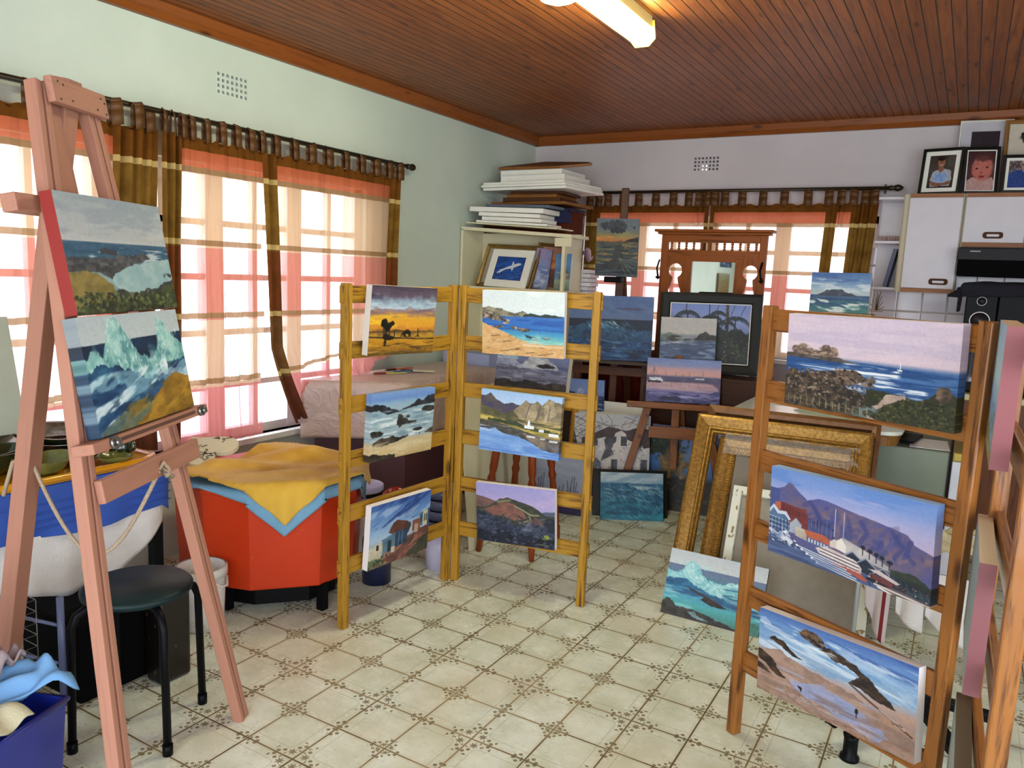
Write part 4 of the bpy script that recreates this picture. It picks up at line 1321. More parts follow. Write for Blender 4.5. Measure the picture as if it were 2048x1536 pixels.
# ------------------------------------------------------------------ the room
def m_floor():
    t = NT('floor tiles')
    co = t.coord()
    x, y, z = t.xyz(co)
    x, y = x * 5.0, y * 5.0                              # one tile = 0.2 m
    a, b = x.pp(1.0), y.pp(1.0)                            # distance to the nearest big corner, 0..1
    jig = t.noise(co, 42, 2)
    line = a.min(b).min((1.0 - a).min(1.0 - b))
    grout = (line < (t.noise(co, 3, 2) * .012 + .008))
    wobx = (t.noise(t.mapping(co, loc=(3, 1, 0)), 60, 1) - .5) * .07
    woby = (t.noise(t.mapping(co, loc=(7, 5, 0)), 60, 1) - .5) * .07
    A, B = a + wobx, b + woby

    def blob(cx, cy, r):
        dx, dy = A - cx, B - cy
        return (dx * dx + dy * dy).sqrt() < r

    def petal(cx, cy, r):
        dx, dy = a - cx, b - cy
        ang = t.math('ARCTAN2', dy, dx)
        return (dx * dx + dy * dy).sqrt() < (ang * 7.0).sin() * (r * .3) + r * .8
    def spray(p, q, p0, p1, off, w, dens):
        # leaves in pairs running along an edge: p along it, q away from it
        ph = p * dens
        leaf = ((ph.fract() - .5).abs() * 2.0)
        side = ((ph * .5).fract() > .5) * (w * .9)
        d = (q - off - side + w * .45 + (ph.sin() * 0.0)).abs()
        tip = (p - p0).max(0.0) * 0.35
        inside = (p > p0) * (p < p1)
        return inside * (d < (w * .5) * (1.0 - leaf * leaf) ) * (jig > .38)
    m = petal(.135, .135, .07)
    for p, q in ((a, b), (b, a)):
        m = m.max(spray(p, q, .2, .43, .08, .07, 13.0))
        m = m.max(spray(p, q, .76, .97, .062, .07, 13.0))
    m = m.max(petal(.925, .925, .048))
    for p, q in ((a, b), (b, a)):
        m = m.max(spray(p, q, .72, .89, .935, .055, 15.0))
    qx, qy = (.3 - a).max(0.0), (.3 - b).max(0.0)
    rr = ((qx * qx + qy * qy).sqrt() - .11).abs()
    thin = (rr < .0055) * (a.max(b) < .97) * (a.min(b) > .1)
    cloud = t.noise(co, 6, 5, .6)
    fleck = t.noise(t.mapping(co, (1, 3, 1)), 34, 3, .6)
    base = t.mix(cloud.smooth(.3, .72), 'c4cab4', 'dee4d6')
    base = t.mix((fleck > .62) * .35, base, 'b0ae98')
    tid = t.noise(t.mapping(co, (1, 1, 1)), 2.2, 1)
    base = t.mix(tid.smooth(.45, .7) * .35, base, 'c9bc9e')
    edge = line.smooth(.1, .0) * .3
    base = t.mix(edge, base, 'b8a47c')
    col = t.mix(thin * .55, base, '8c8060')
    col = t.mix(m * .85, col, '6e5f3a')
    col = t.mix(grout, col, t.mix(t.noise(co, 1.7, 2).smooth(.4, .6), '54482a', '8a7b58'))
    t.set(color=col, rough=(grout * .5) + (t.noise(co, 14, 3) * .2 + .16), spec=.5)
    t.bump(line.smooth(.0, .03) * .6 + t.noise(co, 9, 2) * .25, .25, .004)
    return t.m


def m_wall(key, c, c2):
    t = NT(key)
    co = t.coord()
    n = t.noise(co, 1.2, 4)
    col = t.mix(n.smooth(.3, .7), c, c2)
    sp = t.noise(co, 46, 2)
    col = t.mix((sp > .78) * .5, col, '8d8b80')
    t.set(color=col, rough=.6, spec=.3)
    t.bump(t.noise(co, 70, 3), .18, .003)
    return t.m


def m_ceiling():
    t = NT('ceiling boards')
    co = t.coord()
    x, y, z = t.xyz(co)
    s = x * (1 / .0546)
    fr = (s.fract() - .5).abs()
    gap = fr > t.math('ADD', (t.noise(t.mapping(co, (1, .05, 1)), 30, 1) * -.03), .470)
    bid = s.floor()
    cmb = t.node('ShaderNodeCombineXYZ')
    t.put(cmb.inputs[0], x * 30.0 + bid * 3.7)
    t.put(cmb.inputs[1], y * 1.7 + bid * 5.3)
    g = t.noise(cmb.outputs[0], 1.6, 5, .62, .7)
    col = t.ramp(g, [(.28, '56290f'), (.5, '8a4c1e'), (.75, 'a66430')])
    wn = t.node('ShaderNodeTexWhiteNoise', noise_dimensions='1D')
    t.put(wn.inputs['W'], bid)
    col = t.mix(E_(t, wn.outputs[0]) * .35, col, '5e2e1a')
    cm2 = t.node('ShaderNodeCombineXYZ')
    t.put(cm2.inputs[0], x * 14.0)
    t.put(cm2.inputs[1], y * 3.2 + bid * 1.9)
    vo = t.node('ShaderNodeTexVoronoi')
    t.link(cm2.outputs[0], vo.inputs['Vector'])
    vo.inputs['Scale'].default_value = 1.0
    col = t.mix(E_(t, vo.outputs['Distance']).smooth(.2, .06) * .75, col, '2a130c')
    col = t.mix(gap, col, '170a05')
    t.set(color=col, rough=g * .2 + .35, spec=.25)
    t.bump((fr.smooth(.5, .45)) , .5, .006)
    return t.m


def wall_cells(mb, axis, c0, c1, u0, u1, z0, z1, holes):
    us = sorted({u0, u1} | {v for h in holes for v in h[:2]})
    zs = sorted({z0, z1} | {v for h in holes for v in h[2:]})
    for ua, ub in zip(us[:-1], us[1:]):
        for za, zb in zip(zs[:-1], zs[1:]):
            um, zm = (ua + ub) / 2, (za + zb) / 2
            if any(h[0] < um < h[1] and h[2] < zm < h[3] for h in holes):
                continue
            if axis == 'x':
                mb.lohi((c0, ua, za), (c1, ub, zb))
            else:
                mb.lohi((ua, c0, za), (ub, c1, zb))
    return mb


W1 = (-.98, 1.50, .55, 2.0)      # left window opening (y0, y1, z0, z1)
W2 = (-.84, 1.44, .95, 2.02)     # back window opening (x0, x1, z0, z1)
V1 = (.357, .557, 2.352, 2.468)  # air bricks
V2 = (.07, .275, 2.362, 2.474)
TH = .2
m_wl = m_wall('green lit wall paint', 'b4beb2', 'c0c9bd')  # green cast of the tube light mixed into the wall colour
m_wb = m_wall('shaded wall paint', 'b6aeb0', 'c2babb')  # purple grey of the shadow side mixed into the wall colour
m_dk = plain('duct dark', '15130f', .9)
struct('floor', MB().lohi((XW - .2, YF - .2, -.1), (XR + .2, YB + .2, 0)), m_floor(), origin=(0, 0, 0))
struct('ceiling', MB().lohi((XW - .2, YF - .2, ZC), (XR + .2, YB + .2, ZC + .08)), m_ceiling(), origin=(0, 0, ZC))
struct('wall_left', wall_cells(MB(), 'x', XW - TH, XW, YF - TH, YB + TH, 0, ZC, [W1, V1]), m_wl)
struct('wall_back', wall_cells(MB(), 'y', YB, YB + TH, XW, XR, 0, ZC, [W2, V2]), m_wb)
struct('wall_right', wall_cells(MB(), 'x', XR, XR + TH, YF - TH, YB + TH, 0, ZC, [(-3.9, -.3, .5, 2.3)]), m_wl)
struct('wall_front', wall_cells(MB(), 'y', YF - TH, YF, XW, XR, 0, ZC, [(.0, 4.1, .03, 2.53)]), m_wl)  # wide opening added out of view to light floor and paintings


def cornice(name, along, c, u0, u1):
    prof = [(0, HC), (.03, HC), (.05, HC + .03), (.062, ZC), (0, ZC)]
    mb = MB()
    P = []
    for u in (u0, u1):
        P.append([((c + d, u, z) if along == 'y' else (u, c - d, z)) for d, z in prof])
    n = len(prof)
    mb._faces(P[0] + P[1], [tuple(range(n)), tuple(range(n, 2 * n))[::-1]] + [(i, (i + 1) % n, n + (i + 1) % n, n + i) for i in range(n)])
    return struct(name, mb, wood('cornice wood ' + along, '7e441a', '542a10', along, .35, .8, contrast=.8))


cornice('trim_1', 'y', XW, YF, YB)
cornice('trim_2', 'x', YB, XW, XR)


def air_brick(label, axis, c, u0, u1, z0, z1, lit):
    t = thing('air_vent', label, 'air vent', (c, (u0 + u1) / 2, z0) if axis == 'x' else ((u0 + u1) / 2, c, z0))
    nx, nz = 7, 4
    du, dz = (u1 - u0) / nx, (z1 - z0) / nz
    mb, bk = MB(), MB()

    def bx(b, ua, ub, za, zb, d0, d1):
        if axis == 'x':
            b.lohi((c - d1, ua, za), (c - d0, ub, zb))
        else:
            b.lohi((ua, c + d0, za), (ub, c + d1, zb))
    k = .24
    for i in range(nx + 1):
        bx(mb, u0 + i * du - du * k if i else u0, u0 + i * du + du * k if i < nx else u1, z0, z1, .0, .03)
    for j in range(nz + 1):
        bx(mb, u0, u1, z0 + j * dz - dz * k if j else z0, z0 + j * dz + dz * k if j < nz else z1, .001, .029)
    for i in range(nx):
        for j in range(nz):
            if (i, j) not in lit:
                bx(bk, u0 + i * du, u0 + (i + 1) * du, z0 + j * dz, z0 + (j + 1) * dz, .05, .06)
    mb.build('grille', m_wl if axis == 'x' else m_wb, t)
    bk.build('hole_backing', m_dk, t)  # dark plates stand in for the shade inside the blind holes


air_brick('white air brick with square holes, high on the left wall over the pink curtains', 'x', XW, *V1, lit=[])
air_brick('air brick with square holes above the back window, daylight in four holes', 'y', YB, *V2, lit=[(2, 0), (3, 0), (2, 1), (3, 1)])

m_frame = plain('window frame white', 'd8d6d4', .4)
m_glass = NT('window glass')
m_glass.set(color='ffffff', rough=0.0, trans=1.0, spec=.5)
_tr = m_glass.node('ShaderNodeBsdfTransparent')
_gl = m_glass.node('ShaderNodeBsdfGlossy')
_gl.inputs['Roughness'].default_value = .02
_mx = m_glass.node('ShaderNodeMixShader')
_mx.inputs[0].default_value = .05
m_glass.link(_tr.outputs[0], _mx.inputs[1])
m_glass.link(_gl.outputs[0], _mx.inputs[2])
m_glass.link(_mx.outputs[0], m_glass.out.inputs[0])
m_glass = m_glass.m


def window(name, axis, c, o, thick, thin, hz):
    u0, u1, z0, z1 = o
    f, gl = MB(), MB()

    def bx(b, ua, ub, za, zb, d0=.05, d1=.11):
        if axis == 'x':
            b.lohi((c - d1, ua, za), (c - d0, ub, zb))
        else:
            b.lohi((ua, c + d0, za), (ub, c + d1, zb))
    for ua, ub in ((u0, u0 + .05), (u1 - .05, u1)):
        bx(f, ua, ub, z0, z1)
    for za, zb in ((z0, z0 + .05), (z1 - .05, z1)):
        bx(f, u0, u1, za, zb)
    for u in thick:
        bx(f, u - .055, u + .055, z0, z1, .045, .115)
    for u in thin:
        bx(f, u - .016, u + .016, z0, z1, .06, .1)
    for z in hz:
        bx(f, u0, u1, z - .016, z + .016, .06, .1)
    w = struct(name, f, m_frame)
    bx(gl, u0 + .03, u1 - .03, z0 + .03, z1 - .03, .078, .082)
    gl.build('glass', m_glass, w)
    s = MB()
    if axis == 'x':
        s.lohi((c - .05, u0, z0 - .03), (c + .05, u1, z0))
    else:
        s.lohi((u0, c - .05, z0 - .03), (u1, c + .05, z0))
    s.build('window_sill', m_frame, w)


window('window_1', 'x', XW, W1, (.93, .37, -.23), (1.23, .65, .07, -.55), (1.71, 1.43, 1.134, .843))
window('window_2', 'y', YB, W2, (-.35, .24, .79), (-.06, .52, 1.1), (1.75, 1.47, 1.2))


# ------------------------------------------------------------------ curtains
def m_curtain(key, lilac=False):
    t = NT(key)
    uv = t.node('ShaderNodeUVMap')
    uv.uv_map = 'cloth'
    u, v, _ = t.xyz(uv.outputs[0])                         # u = metres in from the nearer bordered edge, v = metres down from the header top
    co = t.coord()
    weave = t.noise(t.mapping(co, (1, 1, 1)), 220, 2)
    zones = t.ramp(v / 2.0, [(0, 'e8784a'), (.078, 'f6cfa6'), (.26, 'f09a84'), (.44, 'f6d2b0'), (.61, 'f49a94')], 'CONSTANT')
    rib = None
    for z in (.155, .50, .86, 1.195):
        r = (v - z).abs() < .014
        rib = r if rib is None else rib.max(r)
    head = v < .062
    border = (u < .085).max(head)
    col = t.mix(rib, zones, 'a8825c')
    bcol = t.ramp(v / 2.0, [(0, '6a4018'), (.078, '7a5a26'), (.26, '743f22'), (.44, '705030'), (.61, '64382a')], 'CONSTANT')
    bcol = t.mix(t.noise(co, 11, 4).smooth(.3, .7) * .5, bcol, '4a2c10')
    brib = t.mix(rib * (1.0 - head), bcol, 'b49a62')
    col = t.mix(border, col, brib)
    dense = border.max(rib * .75)
    tr = t.node('ShaderNodeBsdfTransparent')
    t.put(tr.inputs[0], t.mix(dense, t.mix(.6, col, 'f4f2ff'), col))
    tl = t.node('ShaderNodeBsdfTranslucent')
    t.put(tl.inputs[0], t.mix(.58, col, '000000'))
    df = t.node('ShaderNodeBsdfDiffuse')
    t.put(df.inputs[0], col)
    m1 = t.node('ShaderNodeMixShader')
    t.put(m1.inputs[0], border * .4 + .45)
    t.link(tl.outputs[0], m1.inputs[1])
    t.link(df.outputs[0], m1.inputs[2])
    m2 = t.node('ShaderNodeMixShader')
    t.put(m2.inputs[0], (1.0 - dense) * (weave * .14 + .25) + .015)
    t.link(m1.outputs[0], m2.inputs[1])
    t.link(tr.outputs[0], m2.inputs[2])
    t.link(m2.outputs[0], t.out.inputs[0])
    return t.m


M_CURT = m_curtain('sheer curtain cloth')
M_TAB = plain('curtain tab cloth', '5e3a14', .6, var=.25, scale=30)


def curtain(label, P, L, tabs, group, zt=2.10, edges=(.09, .09), nu=110, nv=150, gap=None):
    """P(s, t) -> point for s across 0..1 and t metres down; L = cloth width; tabs = list of s"""
    T = P.T
    t = thing('curtain', label, 'curtain', P(.5, T), group)
    mb = MB()
    uvs = []
    V = []
    for j in range(nv + 1):
        row = []
        for i in range(nu + 1):
            s, v = i / nu, T * j / nv
            row.append(mb.b.verts.new(P(s, v)))
        V.append(row)
    lay = mb.b.loops.layers.uv.new('cloth')
    for j in range(nv):
        for i in range(nu):
            f = mb.b.faces.new((V[j][i], V[j][i + 1], V[j + 1][i + 1], V[j + 1][i]))
            f.smooth = True
            for lp, (a, b) in zip(f.loops, ((i, j), (i + 1, j), (i + 1, j + 1), (i, j + 1))):
                s = a / nu
                d = min(s * L * .085 / edges[0] if edges[0] else 9, (1 - s) * L * .085 / edges[1] if edges[1] else 9)
                if gap and gap[0] < (1 - s) * L < gap[1]:
                    d = .5
                lp[lay].uv = (d, T * b / nv)
    mb.build('fabric', M_CURT, t, origin=P(.5, T))
    for s in tabs:
        A = Vector(P(s - .028 / L * 1.0, 0.0))
        B = Vector(P(s + .028 / L * 1.0, 0.0))
        k = MB()
        up = [(-.012, -.002), (.05, .0), (.088, .004), (.102, .018), (.088, .032), (.05, .036), (0, .036)]
        out = P.n
        ring = []
        for dz, dd in up:
            ring.append([a + Vector((0, 0, dz)) + out * (.018 - dd) for a in (A, B)])
        for r0, r1 in zip(ring[:-1], ring[1:]):
            k._faces([r0[0], r0[1], r1[1], r1[0]], [(0, 1, 2, 3)])
        k.build('tab', M_TAB, t, smooth=True, solid=.003)
    return t


class Hang:
    """a hanging cloth: edge curves give the position along the wall, folds push it in and out"""
    def __init__(s, axis, c, e0, e1, T, folds, amp, seed=0, z0=2.10, bunch=(), lift=None):
        s.axis, s.c, s.e0, s.e1, s.T, s.folds, s.amp, s.z0, s.bunch, s.lift = axis, c, e0, e1, T, folds, amp, z0, bunch, lift
        r = random.Random(seed)
        s.ph = [r.uniform(0, 6.28) for _ in range(6)]
        s.n = Vector((1, 0, 0)) if axis == 'x' else Vector((0, -1, 0))

    def __call__(s, q, t):
        f = lambda e: e if not callable(e) else e(t)
        a, b = f(s.e0), f(s.e1)
        k = t / s.T
        g = min(1, .35 + 1.4 * k)
        fold = math.sin(q * s.folds * 6.283 + s.ph[0] + .5 * math.sin(3 * k + s.ph[1])) + .5 * math.sin(q * s.folds * 11.3 + s.ph[2] + .8 * k) + .35 * math.sin(q * s.folds * 23 + s.ph[3] - k)
        d = s.amp * g * fold * .6
        for b0, b1, am, fr in s.bunch:
            if b0 <= q <= b1:
                e = max(0.0, math.sin((q - b0) / (b1 - b0) * math.pi)) ** .5
                d += am * e * math.sin((q - b0) / (b1 - b0) * fr * 6.283 + k)
        al = a + (b - a) * q
        z = s.z0 - t
        if s.lift:
            dal, dz, dd = s.lift(q, t)
            al += dal
            z += dz
            d += dd
        sag = -.012 * math.sin(q * 6.283 * 6) ** 2 if t < .02 else 0
        return Vector((s.c + d, al, z + sag)) if s.axis == 'x' else Vector((al, s.c - d, z + sag))


XC, YC = XW + .095, YB - .095
GL, GB = 'sheer tab curtains on the left window', 'sheer tab curtains on the back window'
curtain('sheer orange and pink curtain behind the tall pink easel, left window',
        Hang('x', XC, -1.25, lambda t: -.045 - .05 * min(1, t / .9), 1.50, 9, .018, 1, bunch=[(.78, 1, .03, 5)]), 1.45,
        [.05, .16, .28, .41, .53, .64, .74, .82, .9, .97], GL, edges=(0, .26))
_b = Hang('x', XC + .012, lambda t: -.035 - .02 * t, lambda t: .57 - .015 * t + .012 * math.sin(t * 9), 1.52, 6, .02, 2, bunch=[(0, .2, .03, 3)])
curtain('sheer curtain with pale ragged right edge, middle of the left window', _b, 1.0,
        [.03, .1, .17, .26, .4, .55, .7, .85, .97], GL, edges=(.17, 0))


def _swept(q, t):
    k = max(0.0, (t - 1.02) / .5)
    w = max(0.0, 1 - q) ** 1.2
    dz = max(0.0, t - 1.0) * .42 * q + k * .10 * (1 - w)
    return (k * k * .06 * w, dz + .10 * k * q, .10 * k * q + .03 * k * math.sin(q * 14))


curtain('sheer curtain with brown side borders, lower corner swept onto the covered table',
        Hang('x', XC, lambda t: .56 + .05 * t + .12 * max(0, t - 1.05) * 2, lambda t: 1.71 - .02 * t + .03 * max(0, .5 - t), 1.50, 6, .02, 3, bunch=[(0, .09, .03, 1.5), (.93, 1, .02, 1)], lift=_swept), 1.30,
        [.02, .085, .2, .31, .43, .55, .67, .79, .9, .985], GL, edges=(.12, .11))
curtain('reddish sheer curtain left of the dusk painting easel, back window',
        Hang('y', YC, -.78, lambda t: .25, 1.12, 7, .016, 4, bunch=[(0, .08, .02, 2), (.88, 1, .025, 3)]), 1.15,
        [.03, .1, .18, .31, .44, .58, .72, .84, .92, .985], GB, edges=(.14, .03))
curtain('reddish sheer curtain with dark brown bunched folds beside the white wall cupboards',
        Hang('y', YC - .012, .265, lambda t: 1.44 - .04 * t, 1.12, 7, .018, 5, bunch=[(0, .06, .02, 2), (.74, .84, .03, 2), (.86, 1, .035, 3)]), 1.25,
        [.025, .09, .2, .33, .46, .6, .72, .79, .86, .92, .97], GB, edges=(.03, .36), gap=(.19, .28))
# dark brown gathered side drops at the window ends
M_BROWN = plain('brown drape cloth', '5c3a16', .55, var=.3, scale=18)


def rod(label, axis, c, u0, u1, z, ends, brs):
    pt = (lambda u: (c, u, z)) if axis == 'x' else (lambda u: (u, c, z))
    t = thing('curtain_rod', label, 'curtain rod', pt((u0 + u1) / 2))
    m = plain('dark bronze rod', '33281a', .35, .5)
    MB().tube([pt(u0), pt(u1)], .013, 12).build('pole', m, t)
    for u, d in ends:
        prof = [(0, -.01), (.016, -.01), (.018, 0), (.018, .008), (.012, .014), (.02, .03), (.024, .045), (.02, .06), (.01, .075), (0, .082)]
        M = Matrix.Rotation(math.radians(-90 * d), 4, 'X') if axis == 'x' else Matrix.Rotation(math.radians(90 * d), 4, 'Y')
        MB().lathe(prof, pt(u), M, 16).build('finial', m, t)
    for u in brs:
        b = MB()
        if axis == 'x':
            b.lohi((XW, u - .008, z - .03), (XW + .006, u + .008, z + .035)).lohi((XW + .003, u - .006, z - .02), (c, u + .006, z - .008))
        else:
            b.lohi((u - .008, YB - .006, z - .03), (u + .008, YB, z + .035)).lohi((u - .006, c, z - .02), (u + .006, YB - .003, z - .008))
        b.build('bracket', m, t)


rod('dark bronze curtain pole with acorn end, above the left window', 'x', XW + .095, -2.2, 1.80, 2.185, [(1.80, 1)], (1.745, -1.6))
rod('dark curtain pole with turned end, above the back window', 'y', YB - .095, -.8, 1.50, 2.20, [(1.50, 1)], (1.46, -.75))

# ------------------------------------------------------------------ ceiling lights
LT = thing('fluorescent_light', 'lit fluorescent tube light with clear cover on the wooden ceiling', 'ceiling light', (.72, .55, ZC))
m_bat = plain('batten enamel', 'd9c88a', .4)
t_ = NT('lit tube')
t_.set(color='ffffff', emit=(.93, 1.0, .74, 1), power=50.0)
m_tube = t_.m
t_ = NT('light cover plastic')
t_.set(color='e8e0a0', rough=.2)
_tr = t_.node('ShaderNodeBsdfTransparent'); _mx = t_.node('ShaderNodeMixShader')
_mx.inputs[0].default_value = .75
t_.link(t_.bsdf.outputs[0], _mx.inputs[1]); t_.link(_tr.outputs[0], _mx.inputs[2]); t_.link(_mx.outputs[0], t_.out.inputs[0])
m_cov = t_.m
FX0, FX1, FY0, FY1 = .60, .715, -.12, 1.06
MB().lohi((FX0 + .02, FY0, ZC - .05), (FX1 - .02, FY1, ZC)).build('batten', m_bat, LT, bevel=.004)
MB().tube([((FX0 + FX1) / 2 - .012, FY0 + .02, ZC - .085), ((FX0 + FX1) / 2 - .012, FY1 - .03, ZC - .085)], .026, 12).build('tube', m_tube, LT)
for y in (FY0 - .004, FY1 - .004):
    MB().prism([(FX0 + .01, ZC - .02), (FX0 - .005, ZC - .1), (FX0 + .02, ZC - .13), (FX1 - .03, ZC - .13), (FX1, ZC - .1), (FX1 - .01, ZC - .02)], y, y + .008, Matrix(((1, 0, 0, 0), (0, 0, 1, 0), (0, 1, 0, 0), (0, 0, 0, 1)))).build('end_cap', plain('end cap yellow', 'd8c850', .3), LT)
cv = MB()
cv.grid(lambda u, v: Vector(((FX0 + FX1) / 2 + .062 * math.cos(math.pi * (1 + u)), FY0 + (FY1 - FY0) * v, ZC - .075 + .055 * math.sin(math.pi * (1 + u)))), 10, 1)
cv.build('cover', m_cov, LT)
LD = thing('dome_light', 'round glowing dome light beside the tube light, cut off by the top of the photo', 'ceiling light', (.50, .47, ZC))
t_ = NT('lit dome')
t_.set(color='ffffff', emit=(1.0, .96, .66, 1), power=30.0)
MB().lathe([(.095, 0), (.1, -.02), (.095, -.05), (.07, -.08), (.03, -.095), (0, -.1)], (.53, .46, ZC - .012), n=28).build('globe', t_.m, LD)
MB().lathe([(0, 0), (.108, 0), (.108, -.02), (.09, -.022)], (.53, .46, ZC), n=28).build('rim', m_bat, LD)
# ------------------------------------------------------------------ shared looks
W_PINE = wood('oiled pine', 'a27826', '4e300e', 'x', .4, 1.0, contrast=1.5)
W_PINE2 = wood('reddish pine', '8c5826', '44240e', 'x', .36, 1.0, coat=.2, contrast=1.5)
W_PINK = wood('pink washed wood', 'a0705c', '835c4c', 'x', .55, .7, knots=False, contrast=.6)
W_DARK = wood('dark easel wood', '4e2c16', '22110a', 'x', .45, .9)
W_MID = wood('brown easel wood', '7e4c24', '46260f', 'x', .4, .9)
W_RED = wood('red brown turned wood', '7a3614', '42190a', 'z', .3, .8, contrast=.8)
WD = plain('primed canvas white', 'dfddd4', .6, var=.05)
M_CREAM = plain('cream board', 'cfc8a8', .5, var=.05)
M_BLACK = plain('black plastic', '0a0a0d', .42, spec=.1)
M_WHITE = plain('white plastic', 'd2d0cc', .4, var=.06)
M_STEEL = plain('bolt steel', '8c8a86', .3, .9)
M_NAIL = plain('nail dark', '3a2a20', .5, .6)


def A3(x, y, z):
    return Vector((x, y, z))


# ------------------------------------------------------------------ folding stands
RUNGS = (1.405, 1.18, .955, .725, .493, .266)


def folding_stand(label, panels, mat, group, tenon=.025):
    (p0, _), = [panels[0]]
    t = thing('folding_stand', label, 'display stand', (panels[0][1][0], panels[0][1][1], 0), group)
    for a, b in panels:
        a, b = Vector((*a, 0)), Vector((*b, 0))
        d = (b - a).normalized()
        nrm = Vector((d.y, -d.x, 0))
        for p in (a, b):
            beam('post', p, p + A3(0, 0, 1.45), .036, .036, mat, t, up=nrm, bevel=.004)
        for z in RUNGS:
            off = nrm * -.006 + A3(0, 0, z)
            beam('rung', a - d * tenon + off, b + d * tenon + off, .018, .07, mat, t, bevel=.003)
    return t


SA, SB, SC_, SD = (-.085, -.05), (-.04, .63), (-.002, .662), (.645, .75)
folding_stand('yellow pine folding stand in the middle, six canvases hung on its two panels', [(SA, SB), (SC_, SD)], W_PINE, 'pine folding stands')
TL, TR, H2, H3 = (1.516, .135), (2.10, -.175), (2.168, -.17), (2.182, -.815)
folding_stand('reddish pine folding stand at the right edge of the photo, harbour canvas on it', [(TL, TR), (H2, H3)], W_PINE2, 'pine folding stands', .0175)

# paintings on the stands
GA = 'canvases hung on the folding stands'
painting('square sunset canvas with palm silhouettes over golden water, top of the middle stand', art_sunset(), (-.015, .217, 1.154), 85.7, -2.9, -1.6, .404, .287, .032, 'd8d2c8', GA)
painting('canvas of dark rocks in pale blue surf over sand, on the middle stand', art_rocky_shore(), (-.014, .229, .706), 85.6, -2.3, -1.0, .398, .289, .032, 'wrap', GA)
painting('canvas of small township houses on a red slope under streaked blue sky', art_township(), (-.014, .226, .234), 85.8, -3.3, -.5, .384, .286, .032, 'e2dedc', GA)
painting('canvas of a sandy cove with turquoise water and boulders at the left', art_cove(), (.335, .645, 1.147), 7.9, -3.0, .6, .396, .291, .03, 'e6e4dc', GA)
painting('canvas of tan mountains and white farm mirrored in a blue lake', art_lake(), (.335, .645, .689), 7.8, .1, -1.0, .398, .287, .03, {'': 'wrap', 't': 'a8d4f0'}, GA)
painting('canvas of a dark rocky hill under a lilac sky, white edges', art_hill(), (.342, .646, .258), 8.0, -2.3, 2.2, .394, .284, .03, 'eae8e4', GA)
painting('wide canvas of boulders, blue bay and green headland under a pink sky', art_bay_rocks(), (1.828, -.085, 1.165), -27.6, -2.1, .8, .511, .272, .034, {'': 'wrap', 't': 'ece8e4'}, GA)
painting('wide canvas of a harbour town with jetties below purple flat topped mountains', art_harbour(), (1.821, -.082, .702), -27.5, -1.1, 2.0, .515, .27, .034, {'': 'wrap', 't': '9cc0ec'}, GA)
painting('wide canvas of a wet beach with dark rocks and two black birds', art_beach_birds(), (1.828, -.085, .258), -27.6, 1.5, 4.5, .519, .262, .034, 'e4deda', GA)
painting('thick blue canvas seen almost edge-on, top of the right stand', art_side_dune(), (2.122, -.373, 1.165), -90, 0, 0, .412, .29, .034, {'': '84484c', 't': 'd0b498'}, GA)  # rose edges: reddish light put into the edge colour
painting('blank edged canvas seen edge-on in the second row, right end of the photo', art_lilac_plain(41, '8ca0a8', '98a4a0'), (2.128, -.373, .68), -90, 0, 0, .412, .29, .032, {'': '7a484c', 't': 'd8ccb4'}, GA)  # edge colour holds the reddish light on this side
painting('grey edged canvas low on the right stand, seen edge-on', art_lilac_plain(42, '9cb0b4', 'a4a89c'), (2.132, -.39, .215), -90, 0, 0, .412, .285, .034, {'': '5e5648', 't': '6a6252'}, GA)

# ------------------------------------------------------------------ tall pink easel
EO = np.array([.233, -.947, 0.0])
EU, EV, EN = [np.array(v) for v in axes(116.5, 10.5)]


def ep(u, v, n=0.0):
    return Vector([float(x) for x in EO + EU * u + EV * v + EN * n])


ez = thing('wooden_easel', 'tall pink washed wooden easel holding two sea paintings one above the other', 'easel', ep(0, 0))
for a, b in (((-.415, .0), (-.125, 1.99)), ((.25, .0), (.075, 1.99))):
    d = (Vector((b[0] - a[0], b[1] - a[1], 0))).normalized()
    for k in (-.0155, .0155):
        beam('stile', ep(a[0] + k, a[1], -.03), ep(b[0] + k, b[1], -.03), .034, .022, W_PINK, ez, up=EU)
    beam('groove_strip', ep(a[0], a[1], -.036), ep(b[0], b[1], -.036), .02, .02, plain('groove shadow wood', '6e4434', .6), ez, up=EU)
beam('top_crossbar', ep(-.125, 1.968), ep(.113, 1.968), .022, .066, W_PINK, ez, up=EV)
for u, v in [(-.1, 1.99), (-.08, 1.985), (-.1, 1.945), (-.05, 1.95), (.085, 1.985), (.1, 1.975), (.06, 1.95), (.1, 1.945)]:
    MB().tube([ep(u, v, .009), ep(u, v, .0125)], .003, 6).build('nail', M_NAIL, ez)
beam('lower_crossbar', ep(-.27, .936, .0), ep(.25, .936, .0), .022, .062, W_PINK, ez, up=EV)
beam('ledge', ep(-.318, 1.055, .012), ep(.292, 1.055, .012), .06, .028, W_PINK, ez, up=EV)
beam('ledge_slot', ep(-.2, 1.056, .034), ep(.21, 1.056, .034), .018, .012, plain('slot dark', '5a3a2c', .6), ez, up=EV)
for u in (-.235, .24):
    MB().tube([ep(u, 1.055, .04), ep(u, 1.055, .052)], .017, 14).tube([ep(u, 1.055, .052), ep(u, 1.055, .062)], .009, 10).build('bolt', M_STEEL, ez)
beam('clamp_bar', ep(-.285, 1.675, -.06), ep(.2, 1.675, -.06), .04, .045, W_PINK, ez, up=EV)
RT, RF = Vector((-.115, -1.121, 1.985)), Vector((-.388, -1.257, 0.0))
beam('rear_leg', RF, RT, .045, .06, W_PINK, ez, up=tuple(EU))
beam('top_block', ep(-.08, 1.95, -.045), ep(.0, 1.62, -.09), .085, .02, W_PINK, ez, up=EN)
m_rope = plain('cotton rope', 'a8937a', .8, var=.25, scale=120, bump=.4, bscale=300)
r0 = RF + (RT - RF) * .47
